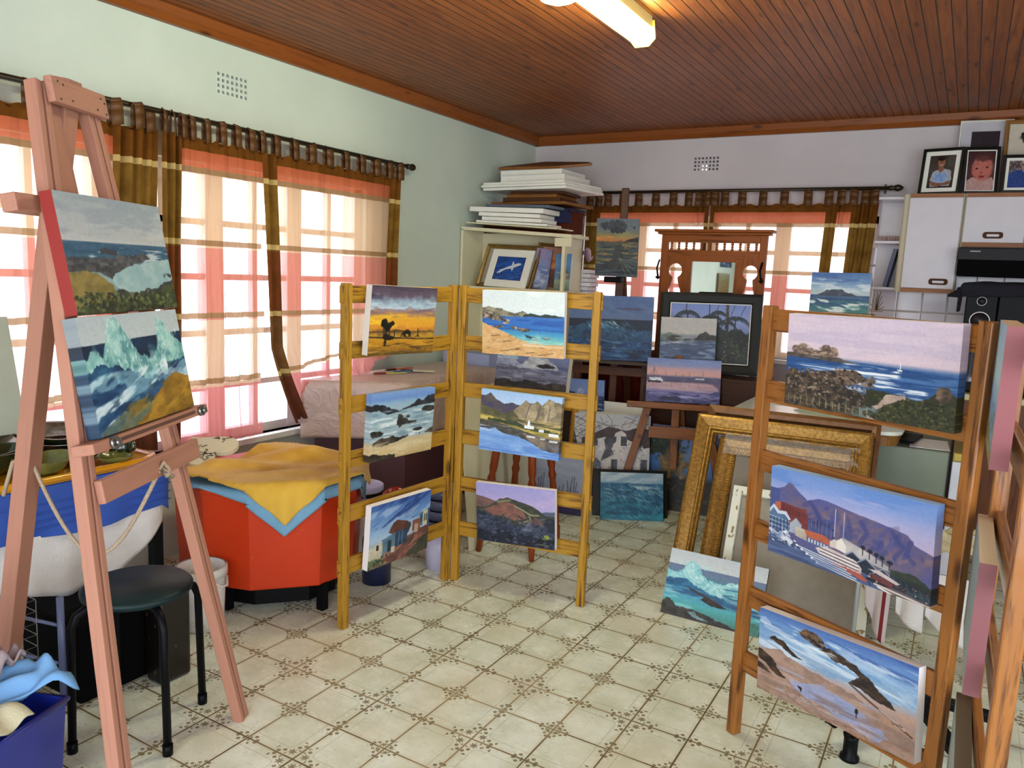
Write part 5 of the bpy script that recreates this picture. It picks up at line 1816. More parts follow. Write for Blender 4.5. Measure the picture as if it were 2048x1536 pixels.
r1 = ep(.0, .925, .012)
pts = [r0 + (r1 - r0) * k - A3(0, 0, .30 * math.sin(math.pi * min(1, k * 1.0)) * (1 - .15 * k)) for k in [i / 24 for i in range(25)]]
MB().tube(pts, .006, 8).tube([r1, ep(.012, .945, .02), ep(.02, .92, .028), ep(.005, .905, .026), ep(-.005, .925, .024), ep(.03, .895, .03)], .007, 8).tube([r0, r0 + A3(-.03, -.03, -.02), r0 + A3(-.05, -.05, -.12)], .006, 8).build('rope', m_rope, ez)
_a = art_coast_garden()
_a.I *= .9
_b = art_breaker_gold()
_b.I = np.clip((_b.I - .5) * 1.15 + .48, 0, 1)
painting('landscape canvas of green shore and grey bay with red edges, upper on the pink easel', _a, ep(.018, 1.386, .02), 116.5, 10.5, 0, .505, .312, .034, {'': '7e1204', 't': 'd8c8bc'}, 'canvases on the pink easel')
painting('canvas of a tall breaking wave over golden sand, lower on the pink easel', _b, ep(-.008, 1.072, .026), 116.5, 10.5, 0, .498, .308, .036, 'shaded wrap', 'canvases on the pink easel')

# ------------------------------------------------------------------ table by the left window
TZ = .72
tb = thing('side_table', 'low table under the left window draped in blue and white cloths', 'table', (-.93, -1.2, 0))
MB().lohi((-1.25, -1.95, TZ - .03), (-.61, -.50, TZ)).build('tabletop', M_CREAM, tb)
for x, y in ((-1.22, -.53), (-.64, -.53), (-1.22, -1.92), (-.64, -1.92)):
    MB().lohi((x - .02, y - .02, 0), (x + .02, y + .02, TZ - .03)).build('leg', M_BLACK, tb)


def fall(poly_edge, drops, off, folds, amp, seed, ztop, flat=None):
    """a cloth falling from an edge polyline; drops = hanging length at each point"""
    r = random.Random(seed)
    ph = r.uniform(0, 6)
    P = [Vector((x, y, 0)) for x, y in poly_edge]
    L = [0]
    for a, b in zip(P[:-1], P[1:]):
        L.append(L[-1] + (b - a).length)

    def fn(u, v):
        s = u * L[-1]
        i = max(k for k in range(len(L) - 1) if L[k] <= s + 1e-9)
        f = min(1, (s - L[i]) / (L[i + 1] - L[i]))
        p = P[i].lerp(P[i + 1], f)
        d = (P[i + 1] - P[i]).normalized()
        n = Vector((d.y, -d.x, 0))
        D = drops[i] + (drops[i + 1] - drops[i]) * f
        w = amp * v * math.sin(u * folds * 6.283 + ph + v) + amp * .4 * v * math.sin(u * folds * 15 + ph)
        q = p + n * (off + w + .012 * math.sin(min(1, v * 6) * 1.57))
        q.z = ztop - D * v
        return q
    return MB().grid(fn, 70, 18)


m_blue = plain('blue cotton', '24489c', .8, var=.15, scale=6, bump=.25, bscale=18)
m_terry = plain('white towelling', 'cac4c0', .95, var=.1, scale=14, bump=.7, bscale=160)
EDGE = [(-.61, -1.95), (-.61, -1.12), (-.61, -.84), (-.61, -.52), (-.62, -.50), (-1.2, -.50)]
cl = thing('blue_cloth', 'blue pleated cloth hanging from the table edge under the orange tray', 'cloth', (-.6, -1.1, .55))
_g = fall(EDGE, [.17, .165, .19, .17, .2, .2], .012, 5, .012, 3, TZ + .008)
_g.lohi((-1.2, -1.95, TZ + .001), (-.605, -.505, TZ + .009))
_g.build('fabric', m_blue, cl, smooth=True)
for k in range(4):
    fall(EDGE[:4], [.05 + .03 * k] * 4, .022, 5, .010, 3, TZ + .006)
    pts = [Vector((-.585 + .004 * math.sin(y * 21), y, TZ - .045 - .03 * k + .004 * math.sin(y * 9 + k))) for y in [-1.9 + i * .05 for i in range(29)]]
    MB().tube(pts, .0022, 5).build('pleat', m_blue, cl)
wc = fall([(-.62, -1.95), (-.62, -1.13), (-.62, -.9), (-.62, -.73), (-.62, -.62), (-.62, -.515), (-.7, -.5)], [.3, .33, .41, .39, .32, .23, .2], .0, 4, .014, 5, TZ + .0).build('white_cloth', m_terry, None, smooth=True, solid=.006)
tag(wc, 'white towelling cloth hanging below the blue cloth from the side table', 'cloth')
m_oil = plain('orange glazed tray', 'c8860e', .16, var=.12, scale=4, coat=.5)
tr = MB()
tr.prism([(-1.22, -1.93), (-.62, -1.93), (-.605, -1.9), (-.605, -.60), (-.66, -.515), (-1.22, -.515)], TZ + .010, TZ + .026)
tr.tube([(-.608, -1.92, TZ + .026), (-.608, -.60, TZ + .026), (-.66, -.52, TZ + .026), (-1.2, -.52, TZ + .026)], .013, 10)
tag(tr.build('tray', m_oil, None, smooth=False), 'long shiny orange tray on the blue cloth, green pottery on it', 'tray')
TT = TZ + .027
m_gdark = plain('dark green glaze', '23301a', .12, var=.4, scale=12, coat=.6)
m_olive = plain('olive glaze', '6a6c34', .25, var=.3, scale=16, coat=.3)
m_blk = plain('black green glaze', '0c1210', .08, coat=.7)
m_navy = plain('navy glaze', '142048', .12, coat=.6)


def bowl(label, x, y, r, h, mat, z=TT, wob=.06, n=7, name='bowl', cat='bowl', foot=.45, seed=0, mat2=None, flat=1.0):
    rr = random.Random(seed)
    ph, ph2 = rr.uniform(0, 6), rr.uniform(0, 6)

    def w(a, q, zz):
        e = (q / r) ** 2
        return q * (1 + wob * e * (math.sin(n * a + ph) * .6 + math.sin(3 * a + ph2))), zz + h * .16 * e * math.sin(2 * a + ph2) * (wob > .02)
    prof = [(0, .004), (r * foot, .0), (r * .8, h * .45), (r, h), (r * .975, h * 1.02), (r * .93, h * .93), (r * .72, h * .45), (r * foot * .8, h * .16), (0, h * .13)]
    b = MB()
    b.lathe([(q, zz) for q, zz in prof[:4]], (x, y, z), n=48, wob=w)
    b.mat(1).lathe(prof[3:], (x, y, z), n=48, wob=w)
    return tag(b.build(name, [mat, mat2 or mat]), label, cat, 'glazed pottery on the orange tray')


bowl('large dark green leaf platter with wavy rim, farthest left on the tray', -1.0, -1.02, .2, .075, m_gdark, seed=1, name='platter', cat='platter', mat2=m_gdark)
bowl('large wavy green platter behind the black bowl', -1.02, -.66, .19, .085, m_gdark, seed=2, name='platter', cat='platter')
bowl('dark green stacked bowl under the leaf platter', -.83, -1.03, .12, .085, m_gdark, wob=.02, seed=3)
bowl('shiny black bowl with round rim, behind the olive bowl', -.86, -.76, .1, .07, m_blk, wob=.0, seed=4)
bowl('olive bowl with wavy leaf rim at the front edge of the tray', -.695, -.93, .095, .062, m_olive, seed=5, wob=.07)
bowl('small dark green dish beside the olive bowl', -.73, -.77, .065, .035, m_gdark, seed=6)
bowl('pale olive leaf dish in front of the mug', -.66, -.67, .062, .028, m_olive, seed=7, wob=.16, n=5, name='dish', cat='dish')
bowl('navy blue bowl at the left edge of the photo', -.82, -1.24, .09, .07, m_navy, wob=.0, seed=8)
mg = thing('mug', 'dark green mug with handle behind the pink easel leg', 'mug', (-.74, -.60, TT), 'glazed pottery on the orange tray')
MB().lathe([(0, 0), (.036, 0), (.042, .02), (.04, .085), (.036, .085), (.037, .02), (0, .012)], (-.74, -.60, TT), n=24).build('body', m_gdark, mg)
MB().tube([(-.70, -.60, TT + .065), (-.675, -.59, TT + .06), (-.672, -.59, TT + .035), (-.70, -.60, TT + .02)], .007, 8).build('handle', m_gdark, mg)
lc = MB().bar((-1.0, -1.06, TT + .09), (-1.10, -1.06, 1.27), .48, .03, up=(1, 0, .3)).build('blank_canvas', plain('dimmed canvas primer', 'a4aa9c', .7), None, bevel=.002)  # white primer greyed in its colour to offset strong front light
tag(lc, 'blank white canvas leaning on the left window behind the platters', 'canvas')

# under the table
st = thing('stool', 'round dark green stool with four black tube legs', 'stool', (-.13, -.95, 0))
m_seat = plain('dark green lacquer', '0a2426', .5, var=.5, scale=14, spec=.25)
MB().lathe([(0, .462), (.15, .462), (.163, .47), (.165, .482), (.155, .492), (0, .494)], (-.13, -.95, 0), n=48).build('seat', m_seat, st)
for a in (20, 110, 200, 290):
    a = math.radians(a + 57)
    d = Vector((math.cos(a), math.sin(a), 0))
    c = Vector((-.13, -.95, 0))
    MB().tube([c + d * .09 + A3(0, 0, .452), c + d * .15 + A3(0, 0, .452), c + d * .18 + A3(0, 0, .435), c + d * .195 + A3(0, 0, .40), c + d * .205 + A3(0, 0, .02)], .0125, 12).build('leg', M_BLACK, st)
    MB().tube([c + d * .205 + A3(0, 0, .0), c + d * .205 + A3(0, 0, .035)], .0155, 12).build('rubber_foot', M_BLACK, st)
bx = thing('black_box', 'large black box on the floor under the side table', 'box', (-.56, -.86, 0))
MB().lohi((-.76, -.99, 0), (-.40, -.72, .27)).build('body', plain('matte black', '070708', .8, spec=.05), bx, bevel=.01)
MB().lohi((-.77, -.995, .27), (-.39, -.71, .285)).build('lid', plain('matte black', '070708', .8, spec=.05), bx, bevel=.006)
t_ = NT('speckled black')
_n = t_.noise(t_.mapping(t_.coord(), (1, 1, .35)), 60, 2)
t_.set(color=t_.mix((_n > .68), '100c0a', '6c5a4c'), rough=.3)
tag(MB().lohi((-.375, -.765, 0), (-.285, -.64, .38)).build('speckled_bin', t_.m, None, bevel=.012), 'tall black speckled bin behind the stool', 'bin')
bk = thing('bucket', 'white bucket with stained rim on the floor by the red tub', 'bucket', (-.57, -.37, 0), 'buckets on the floor')
t_ = NT('stained white plastic')
_n = t_.noise(t_.coord(), 9, 4)
t_.set(color=t_.mix(_n.smooth(.55, .72), 'cbcac4', 'a3956e'), rough=.4)
m_stain = t_.m
MB().lathe([(0, 0), (.082, 0), (.088, .02), (.098, .262), (.092, .262), (.083, .02), (0, .012)], (-.575, -.37, 0), n=36).build('body', m_stain, bk)
MB().lathe([(.098, .225), (.104, .225), (.104, .262), (.098, .264)], (-.575, -.37, 0), n=36).build('rim', m_stain, bk)
MB().tube([(-.47, -.40, .225), (-.455, -.37, .20), (-.465, -.33, .19), (-.49, -.31, .22)], .005, 8).build('handle', m_stain, bk)
wr = thing('wire_basket', 'wire mesh basket in a pale blue tube frame under the table', 'basket', (-.52, -1.2, 0))
m_wire = plain('grey wire', '6a6460', .4, .6)
m_btube = plain('blue grey tube', '5c6488', .4)
w_ = MB()
for k in range(9):
    y = -1.45 + k * .045
    w_.tube([(-.46, y, .12), (-.46, y, .40)], .0018, 5)
for k in range(8):
    z = .12 + k * .04
    w_.tube([(-.46, -1.45, z), (-.46, -1.09, z)], .0018, 5).tube([(-.46, -1.09, z), (-.60, -1.09, z)], .0018, 5)
w_.build('mesh', m_wire, wr)
for y in (-1.018, -1.52):
    MB().tube([(-.45, y, 0), (-.45, y, .385)], .0115, 10).build('post', m_btube, wr)
for z in (.285, .15):
    MB().tube([(-.45, -1.018, z), (-.60, -1.085, z + .02)], .006, 8).build('rail', m_btube, wr)

# blue laundry basket and cloths, lower left corner
bd = (np.array([.34, -.94, 0]), np.array([-.94, -.34, 0]))
c0 = np.array([.06, -1.29, 0])


def bq(a, b, z):
    return Vector([float(v) for v in c0 + bd[0] * a + bd[1] * b + np.array([0, 0, z])])


lb = thing('laundry_basket', 'blue plastic basket full of cloths in the lower left corner', 'basket', bq(.2, .15, 0))
m_bp = plain('blue plastic', '14227a', .25, coat=.2)
b_ = MB()
o, i_ = [(0, 0), (.42, 0), (.42, .3), (0, .3)], [(.008, .008), (.412, .008), (.412, .292), (.008, .292)]
V_ = [bq(a * .9 + .02, b * .9 + .015, 0) for a, b in o] + [bq(a, b, .33) for a, b in o] + [bq(a, b, .33) for a, b in i_] + [bq(a * .9 + .02, b * .9 + .015, .012) for a, b in i_]
b_._faces(V_, [(0, 1, 2, 3)] + [(k, (k + 1) % 4, 4 + (k + 1) % 4, 4 + k) for k in range(4)] + [(4 + k, 4 + (k + 1) % 4, 8 + (k + 1) % 4, 8 + k) for k in range(4)] + [(8 + k, 8 + (k + 1) % 4, 12 + (k + 1) % 4, 12 + k) for k in range(4)] + [(12, 13, 14, 15)])
b_.build('body', m_bp, lb, bevel=.006)
rm = MB()
rm.tube([bq(0, 0, .325), bq(.42, 0, .325), bq(.42, .3, .325), bq(0, .3, .325)], .009, 8, closed=True)
rm.build('rim', m_bp, lb)


def heap(fn, name, mat, label, cat='cloth', nu=44, nv=34, solid=.006):
    return tag(MB().grid(fn, nu, nv).build(name, mat, None, smooth=True, solid=solid), label, cat, 'cloths in the blue basket')


def _bc(u, v):
    a = -.0 + u * .36
    b0 = -.012 + .11 * min(1.0, max(0.0, (a - .02) / .1))
    b = b0 + v * (.27 - b0)
    z = .355 + .05 * math.sin(v * 3.1) + .018 * math.sin(a * 34 + v * 7) + .014 * math.sin(v * 24 + a * 20) + .01 * math.sin(a * 60 - v * 11)
    a -= .03 * (1 - u)
    if b < .015:
        z -= (.015 - b) * (1.2 + .9 * math.sin(a * 17))
    if b > .0 and a > .0:
        z = max(z, .348)
    return bq(a, b, z)


m_pb = plain('pale blue cotton', '6c9ccc', .85, var=.12, scale=7, bump=.3, bscale=30)
heap(_bc, 'blue_cloth', m_pb, 'crumpled pale blue cloth spilling over the blue basket rim')


def _gc(u, v):
    a = -.01 + u * .26
    b = .13 + v * .17
    z = .43 + .2 * math.exp(-((u - .45) / .2) ** 2) * math.sin(v * 3.1) + .015 * math.sin(u * 30 + v * 9) + .012 * math.sin(u * 11 - v * 23)
    return bq(a, b, z)


heap(_gc, 'grey_cloth', plain('mauve grey cotton', '9c8c90', .9, var=.12, scale=8, bump=.4, bscale=40), 'mauve grey crumpled cloth on top of the basket pile')


def _tc(u, v):
    a = .10 + u * .3
    b = .012 + v * .1
    return bq(a, b, .335 + .04 * math.sin(v * 3.1) * (.6 + .5 * u) + .008 * math.sin(u * 20))


heap(_tc, 'cream_towel', plain('cream towelling', 'c4bea0', .95, bump=.6, bscale=160), 'cream towel rolled inside the front of the blue basket', 'towel')

# ------------------------------------------------------------------ red tub with towels
TUB = [(-.67, -.27), (-.468, -.209), (-.275, .005), (-.265, .20), (-.40, .40), (-.75, .44), (-1.02, .30), (-1.06, .0), (-.92, -.22)]
tc = Vector((-.65, .08, 0))
TUBT = [((x - tc.x) * 1.05 + tc.x, (y - tc.y) * 1.05 + tc.y) for x, y in TUB]
tu = thing('red_tub', 'large orange red plastic tub with angled sides on a dark base', 'tub', tc)
t_ = NT('scratched orange plastic')
_c = t_.coord()
_n = t_.noise(_c, 3, 4)
_s = t_.noise(t_.mapping(_c, (14, 14, 60), rot=(.4, .3, .2)), 3, 4)
t_.set(color=t_.mix((_s > .7) * .3, t_.mix(_n, 'a82a0a', 'c63a10'), 'd8977a'), rough=.4, coat=.0, spec=.3)
MB().prism(TUB, .12, .545, top=TUBT).build('body', t_.m, tu, bevel=.008)
MB().prism([((x - tc.x) * 1.07 + tc.x, (y - tc.y) * 1.07 + tc.y) for x, y in TUB], .53, .555).build('rim', t_.m, tu, bevel=.006)
MB().prism([((x - tc.x) * .8 + tc.x, (y - tc.y) * .8 + tc.y) for x, y in TUB], .03, .12).build('base', M_BLACK, tu)
for x, y in ((-.285, .035), (-.62, -.2), (-.95, -.1), (-.95, .25), (-.42, .32)):
    MB().lohi((x - .018, y - .018, 0), (x + .018, y + .018, .125)).build('foot', M_BLACK, tu)


def drape(poly, ztop, corner, folds=.012, seed=0, off=.012, k_drop=.96):
    r = random.Random(seed)
    ph = [r.uniform(0, 6) for _ in range(5)]
    P = [Vector((x, y)) for x, y in poly]
    n = len(P)
    if sum(P[i].x * P[(i + 1) % n].y - P[(i + 1) % n].x * P[i].y for i in range(n)) < 0:
        P = P[::-1]
    C = [Vector(c) for c in corner]

    def fn(u, v):
        q = (C[0] * (1 - u) + C[1] * u) * (1 - v) + (C[3] * (1 - u) + C[2] * u) * v
        best, nb = -9, None
        for i in range(n):
            e = (P[(i + 1) % n] - P[i]).normalized()
            nn = Vector((e.y, -e.x))
            d = (q - P[i]).dot(nn)
            if d > best:
                best, nb = d, nn
        z = ztop + folds * (math.sin(u * 9 + ph[0] + 2 * v) + math.sin(v * 11 + ph[1] + 3 * u) + .6 * math.sin((u + v) * 17 + ph[2])) * min(1, max(.15, -best * 9))
        if best > 0:
            bend = min(best, .03)
            q = q - nb * (best - off - bend * .4 - folds * .7 * math.sin((u - v) * 26 + ph[3]) * min(1, best * 10))
            z = ztop - (best - bend * .35) * k_drop
        return Vector((q.x, q.y, z))
    return fn


m_yt = NT('yellow towel')
_c = m_yt.coord()
_n = m_yt.noise(_c, 5, 4)
m_yt.set(color=m_yt.mix(_n.smooth(.35, .65), 'b8880c', 'cca23a'), rough=.95, sheen=.2)
m_yt.bump(m_yt.noise(_c, 200, 2), .5, .003)
TW = [(-.17, -.28), (-.26, .46), (-.98, .40), (-.84, -.34)]
tag(MB().grid(drape(TUBT, .568, [(-.20, -.262), (-.19, .41), (-.95, .44), (-.845, -.315)], .003, 4, .008), 60, 60).build('blue_towel', plain('blue towelling', '6f9cb8', .95, bump=.6, bscale=160), None, smooth=True, solid=.006), 'frayed blue towel under the yellow towel on the red tub', 'towel')
tag(MB().grid(drape(TUBT, .605, [(-.212, -.248), (-.235, .41), (-.95, .42), (-.86, -.29)], .015, 6, .018), 70, 70).build('yellow_towel', m_yt.m, None, smooth=True, solid=.008), 'yellow towel draped over the red tub, its corner hanging in front', 'towel')
hp = thing('heart_cushion', 'flat pale heart with black handwriting, on the yellow towel', 'ornament', (-.86, -.05, .635))
hpts = []
for k in range(40):
    a = k / 40 * 6.283
    x, y = 16 * math.sin(a) ** 3, 13 * math.cos(a) - 5 * math.cos(2 * a) - 2 * math.cos(3 * a) - math.cos(4 * a)
    hpts.append((x / 16 * .125, y / 16 * .125))
HM = Matrix.Translation((-.86, -.10, .655)) @ Matrix.Rotation(math.radians(22), 4, Vector((.8, .6, 0))) @ Matrix.Rotation(math.radians(-95), 4, 'Z')
MB().prism(hpts, 0, .02, HM).build('body', plain('pale stone', 'c6bea2', .7), hp, bevel=.006)
sq = MB()
rr = random.Random(5)
for k in range(9):
    cx, cy = rr.uniform(-.07, .07), rr.uniform(-.06, .07)
    sq.tube([HM @ Vector((cx + .012 * j * math.cos(k) + .009 * math.sin(j * 2.2 + k), cy + .012 * math.cos(j * 1.7 + k * 2), .0225)) for j in range(6)], .0016, 5)
sq.build('writing', plain('black ink', '15120f', .6), hp)

# ------------------------------------------------------------------ covered table behind the middle stand
T2 = [(-1.25, .85), (-.75, 1.22), (-.78, 2.25), (-1.25, 2.25)]
ct = thing('covered_table', 'table wrapped in pinkish plastic sheet by the left window', 'table', (-1.0, 1.6, 0))
MB().prism([(-1.22, .93), (-.79, 1.25), (-.82, 2.22), (-1.22, 2.22)], 0, .84).build('body', plain('maroon panel', '4a2a34', .6), ct)
t_ = NT('plastic sheet')
_c = t_.coord()
_n = t_.noise(_c, 3.2, 4, .6, 1.5)
t_.set(color=t_.mix(_n, 'a88c88', 'bcaaa0'), rough=.32, spec=.5)
t_.bump(t_.noise(_c, 7, 4, .6, 2.5), .7, .02)
m_ps = t_.m
ps = MB()
ps.prism(T2, .842, .85)
ps2 = fall(T2[:3], [.34, .33, .36], .002, 4, .008, 8, .848)
bmesh.ops.delete(ps2.b, geom=[], context='VERTS')
ps.build('top_sheet', m_ps, ct, bevel=.006)
ps2.build('hanging_sheet', m_ps, ct, smooth=True, solid=.003)
for k, (nm, col, hc, x, y, a) in enumerate([('palette knife with yellow blade guard', 'b8b060', '7a2a20', -1.07, 1.42, 62), ('blue scraper', '4c7cb0', '2c4c80', -1.03, 1.56, 70), ('dark handled knife with pale blade', 'c8c49c', '201a16', -.99, 1.60, 38), ('red tipped brush', 'b0402c', '401c14', -1.10, 1.55, 80)]):
    t = thing('palette_knife', nm + ' among tools lying on the covered table', 'tool', (x, y, .853), 'painting tools on the covered table')
    d = Vector((math.cos(math.radians(a)), math.sin(math.radians(a)), 0))
    p = Vector((x, y, .856 + .004 * k))
    beam('blade', p - d * .02, p + d * .12, .032, .006, plain('tool ' + col, col, .4), t, bevel=0)
    beam('handle', p - d * .10, p - d * .02, .02, .014, plain('handle ' + hc, hc, .4), t)
tag(MB().lohi((-1.26, 2.28, 0), (-.86, 2.50, .93)).build('carton', plain('lilac carton', '9aa4cc', .7), None), 'tall lilac carton between the covered table and the shelf unit', 'carton')
tag(MB().bar((-.205, 1.02, .44), (-.205, 1.78, .44), .012, .88, up=(-.12, 0, 1)).build('white_board', M_CREAM, None, bevel=.002), 'plain cream board leaning behind the middle stand', 'board')
fb = MB()
fb.lohi((-.56, 1.62, 0), (-.28, 1.9, .80))
fb._faces([A3(-.28, 1.62, .80), A3(-.28, 1.9, .80), A3(-.20, 1.9, .72), A3(-.20, 1.62, .70)], [(0, 1, 2, 3)])
tag(fb.build('cardboard_box', plain('pale cardboard', 'b9ad8c', .8), None, solid=.003), 'open cardboard box with flap, behind the cream board', 'box')
# paint buckets between tub and covered table
def pail(label, x, y, r, h, mat, lid=None, z=0, band=None):
    t = thing('bucket', label, 'bucket', (x, y, z), 'buckets on the floor')
    MB().lathe([(0, 0), (r * .9, 0), (r, h), (r * .96, h), (r * .88, .01), (0, .01)], (x, y, z), n=32).build('body', mat, t)
    if lid:
        MB().lathe([(r * 1.06, h - .022), (r * 1.06, h), (r * 1.0, h + .004), (r * .94, h - .004), (0, h - .004)], (x, y, z), n=32).build('lid', lid, t)
    if band:
        MB().lathe([(r * 1.005, h - .05), (r * 1.012, h - .05), (r * 1.012, h - .03), (r * 1.005, h - .03)], (x, y, z), n=32).build('band', band, t)
    return t


m_lil = plain('lilac plastic', 'a8a8d4', .4)
pail('tall paint bucket with spattered lilac lid behind the left post of the middle stand', -.60, .66, .10, .38, M_WHITE, m_lil, band=M_BLACK)
pail('white bucket holding a red bag, behind the town painting', -.50, .80, .10, .30, M_WHITE)
def _rb(u, v):
    a = u * 6.283
    r_ = .095 * (1 - v) ** .6
    return A3(-.50 + r_ * math.cos(a) * (1 + .1 * math.sin(3 * a)), .80 + r_ * math.sin(a), .285 + .06 * v + .012 * math.sin(a * 4 + v * 6))
tag(MB().grid(_rb, 28, 8).build('red_bag', plain('red plastic bag', 'b02a1c', .2, var=.3, scale=14, coat=.4), None, smooth=True), 'crumpled shiny red bag stuffed in the white bucket', 'bag')
pail('short white bucket at the foot of the middle stand hinge', -.16, .76, .085, .20, plain('lilac white plastic', 'c0bcd4', .4))
for k in range(4):
    t = pail('shallow blue grey tub %s in the stack on the short white bucket' % ['lowest', 'second', 'third', 'topmost'][k], -.16, .76, .088, .05, plain('blue grey plastic', '5c6484', .35), z=.205 + k * .056)
    t.name = 'plastic_tub' if k == 0 else t.name
    t['category'] = 'tub'
    t['group'] = 'stacked plastic tubs'
    t.name = 'plastic_tub'
    WL[t.name] = t.location.copy()
tag(MB().lathe([(0, 0), (.07, 0), (.07, .22), (0, .222)], (-.30, .42, 0), n=24).build('paint_tin', plain('dark blue tin', '141c3c', .35), None), 'dark blue paint tin between the red tub and the town painting', 'tin')
# ------------------------------------------------------------------ behind the middle stand
bs = thing('bar_stool', 'tall wooden stool with turned legs behind the middle stand', 'stool', (.03, 1.26, 0))
MB().lathe([(0, .835), (.15, .835), (.165, .845), (.165, .862), (.155, .87), (0, .87)], (.03, 1.26, 0), n=32).build('seat', W_RED, bs)
FE = [(-.121, 1.06), (.19, 1.10), (.167, 1.45), (-.135, 1.43)]
for x, y in FE:
    a, b = Vector((x, y, 0)), Vector((.03 + (x - .03) * .5, 1.26 + (y - 1.26) * .5, .84))
    m, L = aim(a, b)
    M = m @ Matrix.Rotation(math.radians(90), 4, 'Y')
    prof = [(0, 0), (.014, 0), (.019, .07), (.022, .10), (.015, .115), (.02, .13), (.022, .3), (.017, .38), (.024, .41), (.016, .44), (.022, .47), (.022, .72), (.016, .8), (.016, L)]
    MB().lathe([(r, z - L / 2) for r, z in prof] + [(0, L / 2)], (0, 0, 0), M, 16).build('leg', W_RED, bs)
for i, z in ((0, .22), (1, .3), (2, .22), (3, .3)):
    (xa, ya), (xb, yb) = FE[i], FE[(i + 1) % 4]
    k = 1 - .5 * z / .84
    MB().tube([(.03 + (xa - .03) * k, 1.26 + (ya - 1.26) * k, z), (.03 + (xb - .03) * k, 1.26 + (yb - 1.26) * k, z)], .011, 8).build('rail', W_RED, bs)
painting('grey violet canvas of surf bursting on a rock, standing on the tall stool', art_grey_break(), (-.005, 1.34, .874), 4, 8, -1, .44, .235, .05, {'': 'c8c0ac', 'l': '7cc0d4'})
painting('wintry grey blue canvas with bare reeds behind the stool legs', art_winter(), (-.2, 1.93, 0), 8, 6, 0, .6, .46, .03, 'c8c0b4')
GO = wood('gold wood frame', 'b8862e', '7a5218', 'z', .35, .8, knots=False)
PLAINP = [(0, 0), (0, .025), (.02, .03), (.035, .022), (.045, .018)]
framed('picture_frame', 'narrow golden wood frame leaning beside the old white frame', 'frame', (-.27, 2.18, 0), -18, 9, 4, .30, .66, PLAINP, GO, art_lilac_plain(60, '3a2c24', '2c221c'))
t_ = NT('flaking white paint')
_c = t_.coord()
_n = t_.noise(t_.mapping(_c, (14, 14, 3)), 3, 4)
t_.set(color=t_.mix((_n > .6), 'c4c4b4', '7a6a48'), rough=.6)
m_flake = t_.m
framed('old_frame', 'old white frame with flaking paint standing on the floor by the house painting', 'frame', (-.02, 2.31, 0), 24, 8, 0, .42, .615, [(0, 0), (0, .025), (.055, .03), (.06, .02)], m_flake, art_lilac_plain(61, '8a8c98', '6c6a74'))
painting('tall canvas of a white gabled house behind bare branches', art_gable_house(), (.155, 2.215, 0), 26, 12, .5, .50, .63, .035, 'd2cfd0')
BK = plain('black frame', '15140f', .45, spec=.2)
framed('picture_frame', 'black framed panel behind the blue swell canvas on the floor', 'frame', (.325, 2.155, 0), 30, 16.5, .4, .48, .302, [(0, 0), (0, .02), (.05, .024), (.055, .012)], BK, art_lilac_plain(62, '3c4034', '23241e'))
painting('canvas of blue green ocean swell standing on the floor against a black frame', art_blue_swell(), (.36, 2.10, 0), 30.2, 18.5, .5, .40, .30, .022, '2a6878')
painting('dark canvas of tree, yellow bush and blue lake near the gold frames', art_tree_lake(), (.56, 2.47, 0), 6, 9, 0, .50, .56, .03, '2c2a26')

# brown easel with the dusk harbour canvas
eb = thing('wooden_easel', 'brown wooden easel with pegged legs holding the dusk harbour canvas', 'easel', (.47, 2.6, 0), 'studio easels')
eu, ev, en = axes(22, 12)
eo = Vector((.526, 2.344, 0))


def e2(u, v, n=0.0):
    return eo + Vector(eu) * u + Vector(ev) * v + Vector(en) * n


for a, b in (((-.36, 0), (-.10, 1.02)), ((.36, 0), (.10, 1.02))):
    beam('leg', e2(*a), e2(*b), .03, .05, W_MID, eb, up=eu)
beam('centre_post', e2(0, .3, -.03), e2(0, 1.05, -.03), .05, .025, W_MID, eb, up=en)
beam('rear_leg', e2(0, 1.0, -.05), Vector((.55, 2.605, 0)), .05, .03, W_MID, eb)
beam('ledge', e2(-.32, .708, .04), e2(.39, .708, .04), .05, .04, W_MID, eb, up=ev)
beam('crossbar', e2(-.17, .535, .02), e2(.265, .535, .02), .022, .075, W_MID, eb, up=ev)
for u, v in ((-.185, .64), (-.225, .50)):
    MB().tube([e2(u, v, .024), e2(u, v, .029)], .011, 12).build('peg_hole', plain('peg dark', '3a1410', .5), eb)
painting('canvas of moored boats at a pink dusk harbour on the brown easel', art_dusk_harbour(), e2(.035, .735, .035), 23, 9, .3, .472, .285, .02, '8a8cb4')
# palms picture and the small bay canvas
framed('palm_picture', 'large black framed picture of palm trees leaning on the hall stand', 'picture', (.565, 2.78, .897), 14.2, 6.8, .9, .672, .545, [(0, 0), (0, .03), (.02, .034), (.06, .026), (.068, .02)], BK, art_palms(), matte=(.006, WD))
tag(MB().lohi((.2, 2.62, 0), (.96, 3.02, .895)).build('low_chest', wood('dark chest wood', '3a1f10', '1c0e07', 'x', .4), None, bevel=.004), 'dark wooden chest under the palm tree picture', 'chest')
painting('small canvas of a grey bay with dark rocks, in front of the palm picture', art_small_bay(), (.462, 2.665, .90), 19.9, 9, .6, .365, .372, .018, 'ccc8c0')

# dark easel with dusk rays above and night wave below
ed = thing('wooden_easel', 'dark paint-stained easel with mast, two canvases one over the other', 'easel', (-.08, 2.72, 0), 'studio easels')
eu3, ev3, en3 = axes(16, 3)
eo3 = Vector((-.075, 2.62, 0))


def e3(u, v, n=0.0):
    return eo3 + Vector(eu3) * u + Vector(ev3) * v + Vector(en3) * n


